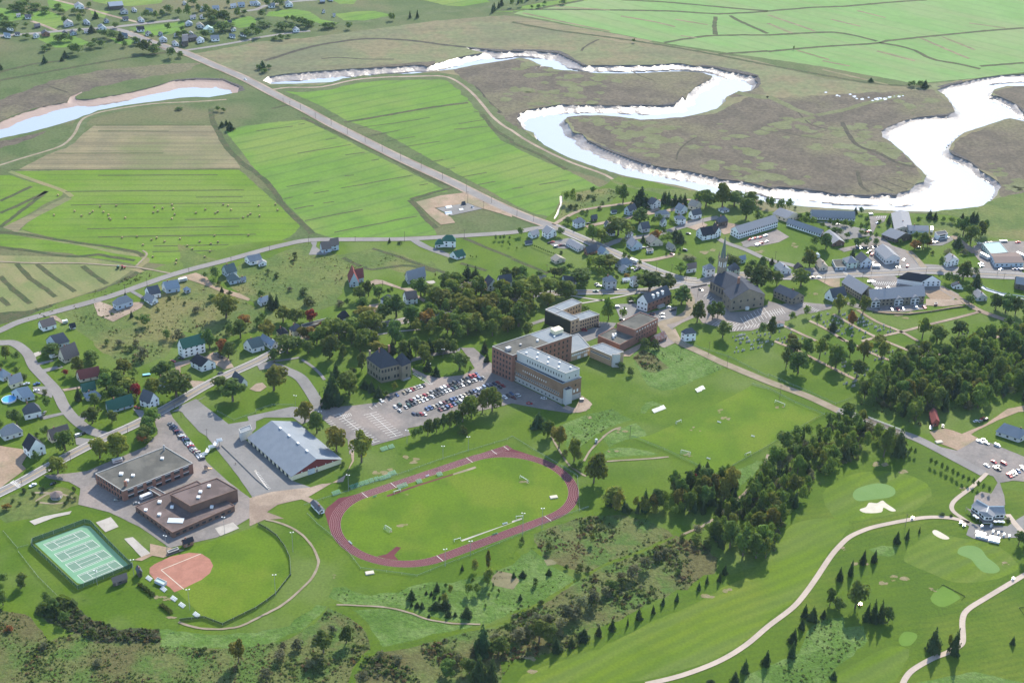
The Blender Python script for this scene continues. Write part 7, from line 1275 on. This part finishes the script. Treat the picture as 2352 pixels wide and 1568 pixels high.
for i, q in enumerate('530,850,14 635,880,16 660,885,9 755,868,14 795,888,18 815,908,12 865,912,20 925,896,11 960,925,12 1000,912,26 1030,905,20 1075,910,22 1115,892,18 1160,885,7 1205,888,16 1240,882,10'.split()):
    x, y, r_ = map(float, q.split(',')); sheet('marsh_pool', [T(3, 0, x + r_ * math.cos(a * .6283) * cg.uniform(.6, 1.3), y + r_ * .45 * math.sin(a * .6283) * cg.uniform(.6, 1.3)) for a in range(10)], 'water', .065, 0, 2)
# ---- bleachers, benches, goals
GRN = paint('green_bench_paint', (.05, .22, .11), .5, 0); WHT = paint('white_bench_paint', (.7, .7, .68), .5, 0)
def bleacher(tile, x, y, L, m, label, group, head, rows=4):
    p = T(*tile, x, y); o = thing('bleacher', (p.x, p.y, GZ - .1), head, label, 'bleacher', group)
    for i in range(rows): pbox('seat', m, o, (0, i * .75, .4 + i * .38), (L, .36, .07)); pbox('footboard', m, o, (0, i * .75 - .36, .12 + i * .38), (L, .3, .05))
    b = MB()
    for s in (-.45, 0, .45): b.bar((s * L, -.3, 0), (s * L, rows * .75 - .6, rows * .38 + .1), .05, 0, 4); b.bar((s * L, rows * .75 - .7, 0), (s * L, rows * .75 - .7, rows * .38), .05, 0, 4)
    b.obj('frame', METAL, o)
h1 = hd((1, 2), (890, 1340), (1255, 1212))
for x, y in ((890, 1350), (935, 1335), (980, 1320), (1022, 1308), (1067, 1292), (1115, 1278), (1160, 1272)): bleacher((1, 2), x, y, 3.2, GRN, 'short green bleacher in the line above the running track', 'short green bleachers above the track', h1)
for x, y, l in ((745, 1405, 'long green bleacher nearest the track corner hut'), (1205, 1258, 'long green bleacher at the middle of the line above the track'), (1258, 1225, 'long green bleacher at the upper end of the line above the track')): bleacher((1, 2), x, y, 5.8, GRN, l, None, h1)
for x, y, l in ((1185, 1000, 'wide green bleacher on the slope below the empty parking lot'), (1250, 980, 'narrow green bleacher on the slope below the empty parking lot')): bleacher((1, 2), x, y, 5.5 if x < 1200 else 4.2, GRN, l, None, h1)
for x, y, l in ((1330, 1348, 'green bleacher on the infield, first from the goal'), (1372, 1333, 'green bleacher on the infield, beside the white bin'), (1505, 1298, 'green bleacher alone beside the long jump runway'), (1693, 1233, 'green bleacher near the sand pit')): bleacher((1, 2), x, y, 4, GRN, l, None, h1)
h2 = hd((2, 2), (1320, 640), (1395, 612))
for x, y in ((1720, 460), (1752, 442)): bleacher((2, 2), x, y, 4.5, WHT, 'white bleacher of the pair on the bank above the soccer field', 'white bleachers in a pair', h2)
for x, y in ((1320, 650), (1357, 636), (1393, 622)): bleacher((2, 2), x, y, 4, WHT, 'white bleacher of the trio beside the weed patch', 'white bleachers in a trio', h2)
h3 = hd((0, 3), (1590, 800), (1795, 950))
for x, y, l in ((1590, 805, 'white bleacher behind third base, nearest home'), (1665, 865, 'white bleacher behind third base, middle one'), (1797, 953, 'short white bleacher at the left-field corner'), (1362, 620, 'white bleacher behind the home plate netting'), (1495, 718, 'short white bench at the third-base line')): bleacher((0, 3), x, y, 4.8, WHT, l, None, h3, 3)
H('03 1420,650 1505,690 1450,620 22 1 f b T', 'blue-roofed player shelter on the third-base line', 'shelter', 'player_shelter', win=(0, 0), door=False); H('03 1550,395 1645,360 1540,375 20 1 f d f', 'dark player shelter on the first-base line', 'shelter', 'player_shelter', win=(0, 0), door=False)
def hedge(s, wd, label):
    A, B = G(s); d = B - A; L = d.length; v, f = [], []; g = random.Random(4)
    for i in range(int(L * 30)): t = g.random(); quad(v, f, Vector((t * L, g.uniform(-wd, wd), g.uniform(.1, 1.8))), rv(g) + Vector((0, 0, .4)), .35, g)
    tag(link('hedge', mesh('hedge', v, f, LEAF['b']), None, (A.x, A.y, GZ - .1), math.atan2(d.y, d.x)), label, 'hedge')
hedge('03 1275,665 1415,775', 1.2, 'clipped dark hedge behind the third-base shelter'); hedge('03 1475,850 1580,935', 1.2, 'clipped dark hedge behind the white bleachers')
def bench(tile, a, b, label, m=WHT, group=None):
    A, B = T(*tile, *a), T(*tile, *b); d = B - A; L = d.length; o = thing('bench', ((A.x + B.x) / 2, (A.y + B.y) / 2, GZ - .1), math.atan2(d.y, d.x), label, 'bench', group)
    pbox('seat', m, o, (0, 0, .42), (L, .45, .07)); pbox('backrest', m, o, (0, .3, .6), (L, .07, .45))
    for x in (-.42, .42): pbox('leg', METAL, o, (x * L, 0, 0), (.1, .4, .42))
for a, b, l in (((1885, 740), (1918, 752), 'white bench on the soccer field, upper middle'), ((2195, 870), (2228, 882), 'white bench on the soccer field, right side'), ((1787, 1075), (1820, 1087), 'white bench on the soccer field, lower edge')): bench((2, 2), a, b, l)
for a, b, l in (((1075, 1437), (1108, 1424), 'green bench at the start of the infield'), ((1560, 1245), (1592, 1233), 'white bench on the edge of the far straight')): bench((1, 2), a, b, l, GRN if a[0] < 1200 else WHT)
for a, b, l in (((850, 270), (880, 297), 'white bench on the inside of the lower track bend'), ((2170, 215), (2222, 197), 'pale green bench inside the near straight'), ((2265, 115), (2310, 103), 'pale bench on the concrete runway')): bench((1, 3), a, b, l, GRN if a[0] == 2170 else WHT)
NET = mat('goal_net', (.6, .6, .58), fa=0); NET.node_tree.nodes['Principled BSDF'].inputs['Alpha'].default_value = .18
def goal(tile, a, b, label, h_=2.44, depth=1.8, flip=1):
    A, B = T(*tile, *a), T(*tile, *b); d = B - A; L = d.length; o = thing('soccer_goal', (A.x, A.y, GZ - .1), math.atan2(d.y, d.x), label, 'goal')
    m = MB(); m.bar((0, 0, 0), (0, 0, h_), .1, 0, 5); m.bar((L, 0, 0), (L, 0, h_), .1, 0, 5); m.bar((0, 0, h_), (L, 0, h_), .1, 0, 5); y = depth * flip
    for x in (0, L): m.bar((x, 0, h_), (x, y * .4, h_), .05, 0, 4); m.bar((x, y * .4, h_), (x, y, 0), .05, 0, 4); m.bar((x, 0, 0), (x, y, 0), .05, 0, 4)
    m.bar((0, y, 0), (L, y, 0), .05, 0, 4); m.obj('frame', WHT, o)
    m = MB(); m.face([(0, y * .4, h_), (L, y * .4, h_), (L, y, .05), (0, y, .05)]); m.face([(0, 0, h_), (L, 0, h_), (L, y * .4, h_), (0, y * .4, h_)]); m.face([(0, 0, .05), (0, 0, h_), (0, y * .4, h_), (0, y, .05)]); m.face([(L, 0, .05), (L, 0, h_), (L, y * .4, h_), (L, y, .05)]); m.obj('net', NET, o)
goal((2, 2), (1552, 1020), (1638, 1042), 'large white goal at the lower end of the soccer field', flip=-1); goal((3, 2), (62, 565), (150, 600), 'white goal at the upper end of the soccer field'); goal((2, 2), (1512, 762), (1555, 745), 'small white goal on the left touchline'); goal((2, 2), (2150, 1052), (2192, 1035), 'small white goal beside the right-hand fence', 2)
goal((2, 2), (72, 1258), (140, 1300), 'large white goal at the right end of the infield'); goal((1, 3), (1190, 145), (1245, 180), 'white goal at the left end of the infield', flip=-1); goal((1, 2), (1270, 1400), (1330, 1380), 'white goal beside the jump runway', 2); goal((1, 3), (1822, 275), (1880, 258), 'small goal at the near runway end', 2); goal((2, 3), (38, 60), (100, 55), 'small goal at the far runway end', 2)
# ---- hay bales
BALE = mat('hay', (.34, .27, .13), (.28, .22, .1), fine=6, fa=.25); _m = MB(); _m.bar((0, -.75, .75), (0, .75, .75), .8, 0, 14); BM = _m.mesh('hay_bale', BALE)
for i, q in enumerate('497,410 686,374 750,418 826,395 854,375 920,331 952,381 997,408 1005,438 1016,450 1069,323 1151,436 1420,336 1450,374 1410,386 1495,346 1582,316 1592,352 1606,404 1580,443 1800,390 1888,358 1980,393 2002,378 2052,312 2096,323 2124,361 2235,432 2280,413 2303,398 1123,616 1260,606 1394,636 1440,619 1513,652 1655,627 1835,653 2004,656 1972,597 2283,595 1314,683 1722,692 1938,672 1768,719 1931,741 1405,793 1882,793 1623,821 1616,852 533,227'.split()):
    x, y = map(float, q.split(',')); p = T(0, 1, x, y + 4); tag(link('hay_bale', BM, None, (p.x, p.y, GZ - .12), cg.uniform(0, 3.1), None), 'round hay bale lying on the cut green meadow', 'hay bale', 'round hay bales on the cut meadow')
for x, y in ((27, 327), (180, 315), (198, 368), (33, 422)): p = T(1, 1, x, y); tag(link('hay_bale', BM, None, (p.x, p.y, GZ - .12), cg.uniform(0, 3.1), None), 'round hay bale close to the dark field ditch', 'hay bale', 'round hay bales by the ditch')
p = T(0, 1, 1135, 898); o = thing('tractor', (p.x, p.y, GZ - .1), .1, 'red tractor on the straw-coloured field track', 'tractor'); m = MB(); m.box((.6, 0, .8), (2.2, 1, .9)); m.box((-.9, 0, .9), (1.3, 1.4, .7)); m.obj('body', CARC['red'], o); pbox('cab', CGL, o, (-.8, 0, 1.6), (1.3, 1.4, 1.2)); pbox('cab_roof', CARC['red'], o, (-.8, 0, 2.8), (1.5, 1.6, .12))
for x, r_ in ((-1.1, 2.3), (1.3, 1.4)):
    for y in (-.9, .9): link('wheel', WHM, o, (x, y, .33 * r_), 0, (r_, 1.6, r_))
p = T(0, 1, 1085, 898); o = thing('baler', (p.x, p.y, GZ - .1), .1, 'dark round baler behind the red tractor', 'baler'); m = MB(); m.bar((0, -1, 1.5), (0, 1, 1.5), 1.25, 0, 12); m.box((1.6, 0, .5), (1.6, .3, .2)); m.obj('body', CARC['dark green'], o)
for y in (-1.2, 1.2): link('wheel', WHM, o, (0, y, .5), 0, (1.5, 1.5, 1.5))
# ---- gravestones
STN = mat('gravestone', (.5, .48, .45), (.3, .28, .27), s=.5, fa=.2, rnd=1); _m = MB(); _m.box((0, 0, 0), (1.0, .5, .2)); _m.box((0, 0, .2), (.8, .22, .95), 0, 0, .85); GM = _m.mesh('gravestone', STN)
def graves(place, reg, n, seed, head):
    pg = G(reg); xs = [p.x for p in pg]; ys = [p.y for p in pg]; g = random.Random(seed); k = 0; rz = head; R_ = Matrix.Rotation(rz, 2)
    while k < n:
        a = Vector((g.uniform(min(xs), max(xs)), g.uniform(min(ys), max(ys)))); b = R_.transposed() @ a; b.y = round(b.y / 5.5) * 5.5 + g.uniform(-.3, .3); a = R_ @ b
        if inpoly(np.array([[a.x, a.y]]), pg)[0]: tag(link('gravestone', GM, None, (a.x, a.y, GZ - .1), rz + g.uniform(-.1, .1), [g.uniform(1, 1.7)] * 3), 'small upright gravestone ' + place, 'gravestone', 'gravestones ' + place); k += 1
hg = hd((3, 1), (380, 1380), (700, 1568))
graves('in the left cemetery block', '31 20,1450 150,1450 360,1568 32 60,20 0,60 22 2000,150 2030,0 21 2010,1500 2150,1480', 75, 1, hg + 1.4); graves('in the second cemetery block', '31 390,1320 560,1300 640,1360 950,1520 860,1560 680,1530 380,1370', 55, 2, hg + 1.4); graves('in the upper cemetery block', '31 620,1290 800,1300 1200,1480 1000,1500 800,1400', 45, 3, hg + 1.4); graves('in the lower cemetery rows', '32 500,110 650,130 850,220 960,250 800,420 640,430 760,330', 45, 4, hg + 1.4); graves('in the wooded cemetery part', '32 850,30 1100,60 1280,170 1050,200 900,160', 35, 5, hg + 1.4); graves('on the mown cemetery end', '31 1750,1540 1800,1480 1900,1500 2000,1568 32 1900,0 1750,0', 12, 6, hg)
# ---- assorted
p = T(0, 2, 85, 540); o = thing('swimming_pool', (p.x, p.y, GZ - .1), 0, 'round above-ground pool with bright blue water', 'pool'); m = MB(); m.bar((0, 0, 0), (0, 0, 1.2), 5.2, 0, 24); m.obj('wall', VENT, o); m = MB(); m.bar((0, 0, 1.2), (0, 0, 1.22), 4.9, 0, 24); m.obj('water', paint('pool_water', (.05, .3, .6), .1, 0), o)
p = T(0, 2, 1345, 312); m = prof([(-2.6, .4), (2.4, .4), (3.2, .9), (-2.6, .9)], .9, 1.1); tag(m.obj('boat', paint('light_blue_paint', (.2, .5, .7), .4, 0), loc=(p.x, p.y, GZ), rz=.3), 'small light blue boat on the grass by the garden clump', 'boat')
def stair(tile, pts, label):
    P_ = [T(*tile, *q) for q in pts]; o = thing('covered_stair', (P_[0].x, P_[0].y, GZ - .1), 0, label, 'stair'); z = 0
    for i, (a, b) in enumerate(zip(P_, P_[1:])): d = b - a; L = d.length; c = (a + b) / 2 - P_[0]; pbox('flight', WHT, o, (c.x, c.y, .4 + .75 * i), (L, 2.4, .3), math.atan2(d.y, d.x)); pbox('support', METAL, o, (c.x, c.y, 0), (.4, .4, .5 + .7 * i)); pbox('handrail', VENT, o, (c.x - d.y / L * 1.1, c.y + d.x / L * 1.1, .7 + .75 * i), (L, .08, .9), math.atan2(d.y, d.x)); pbox('handrail', VENT, o, (c.x + d.y / L * 1.1, c.y - d.x / L * 1.1, .7 + .75 * i), (L, .08, .9), math.atan2(d.y, d.x))
stair((0, 2), ((1840, 1055), (1900, 1035), (1920, 1000), (1975, 985), (1995, 955), (2045, 945)), 'white zigzag stair climbing the grass bank from the school cars')
p = T(0, 2, 1895, 1180); o = thing('play_structure', (p.x, p.y, GZ - .1), .4, 'small playground tower with orange slide in the school yard', 'playground'); [pbox('leg', BARK, o, (x, y, 0), (.2, .2, 3)) for x in (-1, 1) for y in (-1, 1)]; pbox('platform', BARK, o, (0, 0, 1.5), (2.2, 2.2, .1)); m = MB(); m.face([(1.1, -.4, 1.6), (1.1, .4, 1.6), (4, .4, .2), (4, -.4, .2)]); m.obj('slide', paint('orange_plastic', (.7, .3, .05), .4, 0), o); m = MB(); m.face([(-1.2, -1.2, 3), (1.2, -1.2, 3), (0, 0, 4)]); m.face([(1.2, -1.2, 3), (1.2, 1.2, 3), (0, 0, 4)]); m.face([(1.2, 1.2, 3), (-1.2, 1.2, 3), (0, 0, 4)]); m.face([(-1.2, 1.2, 3), (-1.2, -1.2, 3), (0, 0, 4)]); m.obj('roof', ROOF['b'], o)
p = T(0, 2, 520, 1430); o = thing('gazebo', (p.x, p.y, GZ - .1), 0, 'round garden pavilion with brown cone roof', 'gazebo'); m = MB(); m.bar((0, 0, 2.4), (0, 0, 4.6), 4.2, 0, 10, .2); m.obj('roof', ROOF['b'], o)
for i in range(6): pbox('post', BARK, o, (math.cos(i * 1.047) * 3.4, math.sin(i * 1.047) * 3.4, 0), (.25, .25, 2.5))
m = MB(); m.bar((0, 0, 0), (0, 0, .3), 3.8, 0, 12); m.obj('floor', CONC, o)
p = T(2, 2, 773, 925); o = thing('portable_toilet', (p.x, p.y, GZ - .1), .4, 'white portable toilet beside the dirt track', 'toilet'); pbox('cabin', VENT, o, (0, 0, 0), (1.5, 1.5, 2.3)); pbox('roof', ROOF['w'], o, (0, 0, 2.3), (1.6, 1.6, .25)); pbox('door', METAL, o, (0, -.78, .1), (.9, .06, 1.9))
p = T(2, 2, 640, 545); o = thing('dumpster', (p.x, p.y, GZ - .1), .2, 'brown waste container with pale lid by the academy drive', 'dumpster'); pbox('bin', ROOF['b'], o, (0, 0, .2), (2.8, 1.8, 1.5)); pbox('lid', VENT, o, (0, 0, 1.7), (2.9, 1.9, .12))
for s, hh_, l in (((1745, 345, 1800, 335), 1.2, 'low pale quarter ramp on the skate pad'), ((1740, 400, 1800, 392), 1.6, 'long pale ramp along the near edge of the skate pad'), ((1870, 365, 1905, 358), .8, 'small pale box ramp in the middle of the skate pad'), ((1895, 318, 1925, 312), 3, 'tall dark bowl ramp on the far edge of the skate pad'), ((1985, 345, 2000, 342), 1.8, 'grey drum-shaped ramp at the end of the skate pad')):
    A, B = T(1, 1, s[0], s[1]), T(1, 1, s[2], s[3]); d = B - A; L = d.length; m = prof([(-2, 0), (2, 0), (1.6, hh_), (.9, hh_), (-.6, hh_ * .3)], L / 2); tag(m.obj('skate_ramp', ROOF['q'] if 'dark' in l else VENT if 'pale' in l else METAL, loc=((A.x + B.x) / 2, (A.y + B.y) / 2, GZ - .1), rz=math.atan2(d.y, d.x) + 1.57), l, 'ramp')
A, B = T(3, 2, 820, 690), T(3, 2, 1200, 835); d = B - A; L = d.length; o = thing('footbridge', (A.x, A.y, GZ), math.atan2(d.y, d.x), 'white-railed wooden bridge through the ravine trees', 'bridge'); pbox('deck', WOODF, o, (L / 2, 0, .05), (L, 6, .2))
for y in (-3.2, 3.2):
    m = MB(); m.box((L / 2, y, 1.1), (L, .15, .2)); m.box((L / 2, y, .6), (L, .1, .15)); m.obj('railing', VENT, o)
for i in range(9):
    for y in (-3.2, 3.2): pbox('post', VENT, o, (L * i / 8, y, .2), (.18, .18, 1.1))
for s, l in (((3, 2, 1570, 925), 'pale pile of sand on the club yard'), ((1, 3, 1045, 560), 'pale foam landing mat by the near fence'), ((2, 2, 383, 1432), 'large beige landing mat at the right infield end')):
    p = T(*s); m = MB(); m.box((0, 0, 0), (5.5, 3.2, .7), 0, 0, .92); tag(m.obj('landing_mat' if 'mat' in l else 'sand_pile', M['sand'], loc=(p.x, p.y, GZ - .1), rz=.3), l, 'mat' if 'mat' in l else 'sand pile')
# ---- air
def haze(dens):
    bb = MB(); bb.box((0, 1500, -1 - 12), (14000, 12000, 760)); o = bb.obj('haze', None); o['kind'] = 'stuff'
    m = bpy.data.materials.new('haze'); m.use_nodes = True; n = m.node_tree; n.nodes.remove(n.nodes['Principled BSDF'])
    v = n.nodes.new('ShaderNodeVolumePrincipled'); v.inputs['Color'].default_value = (.62, .82, 1, 1); v.inputs['Density'].default_value = dens; v.inputs['Anisotropy'].default_value = .2
    n.links.new(v.outputs[0], n.nodes['Material Output'].inputs['Volume']); o.data.materials.clear(); o.data.materials.append(m)
haze(.00002)
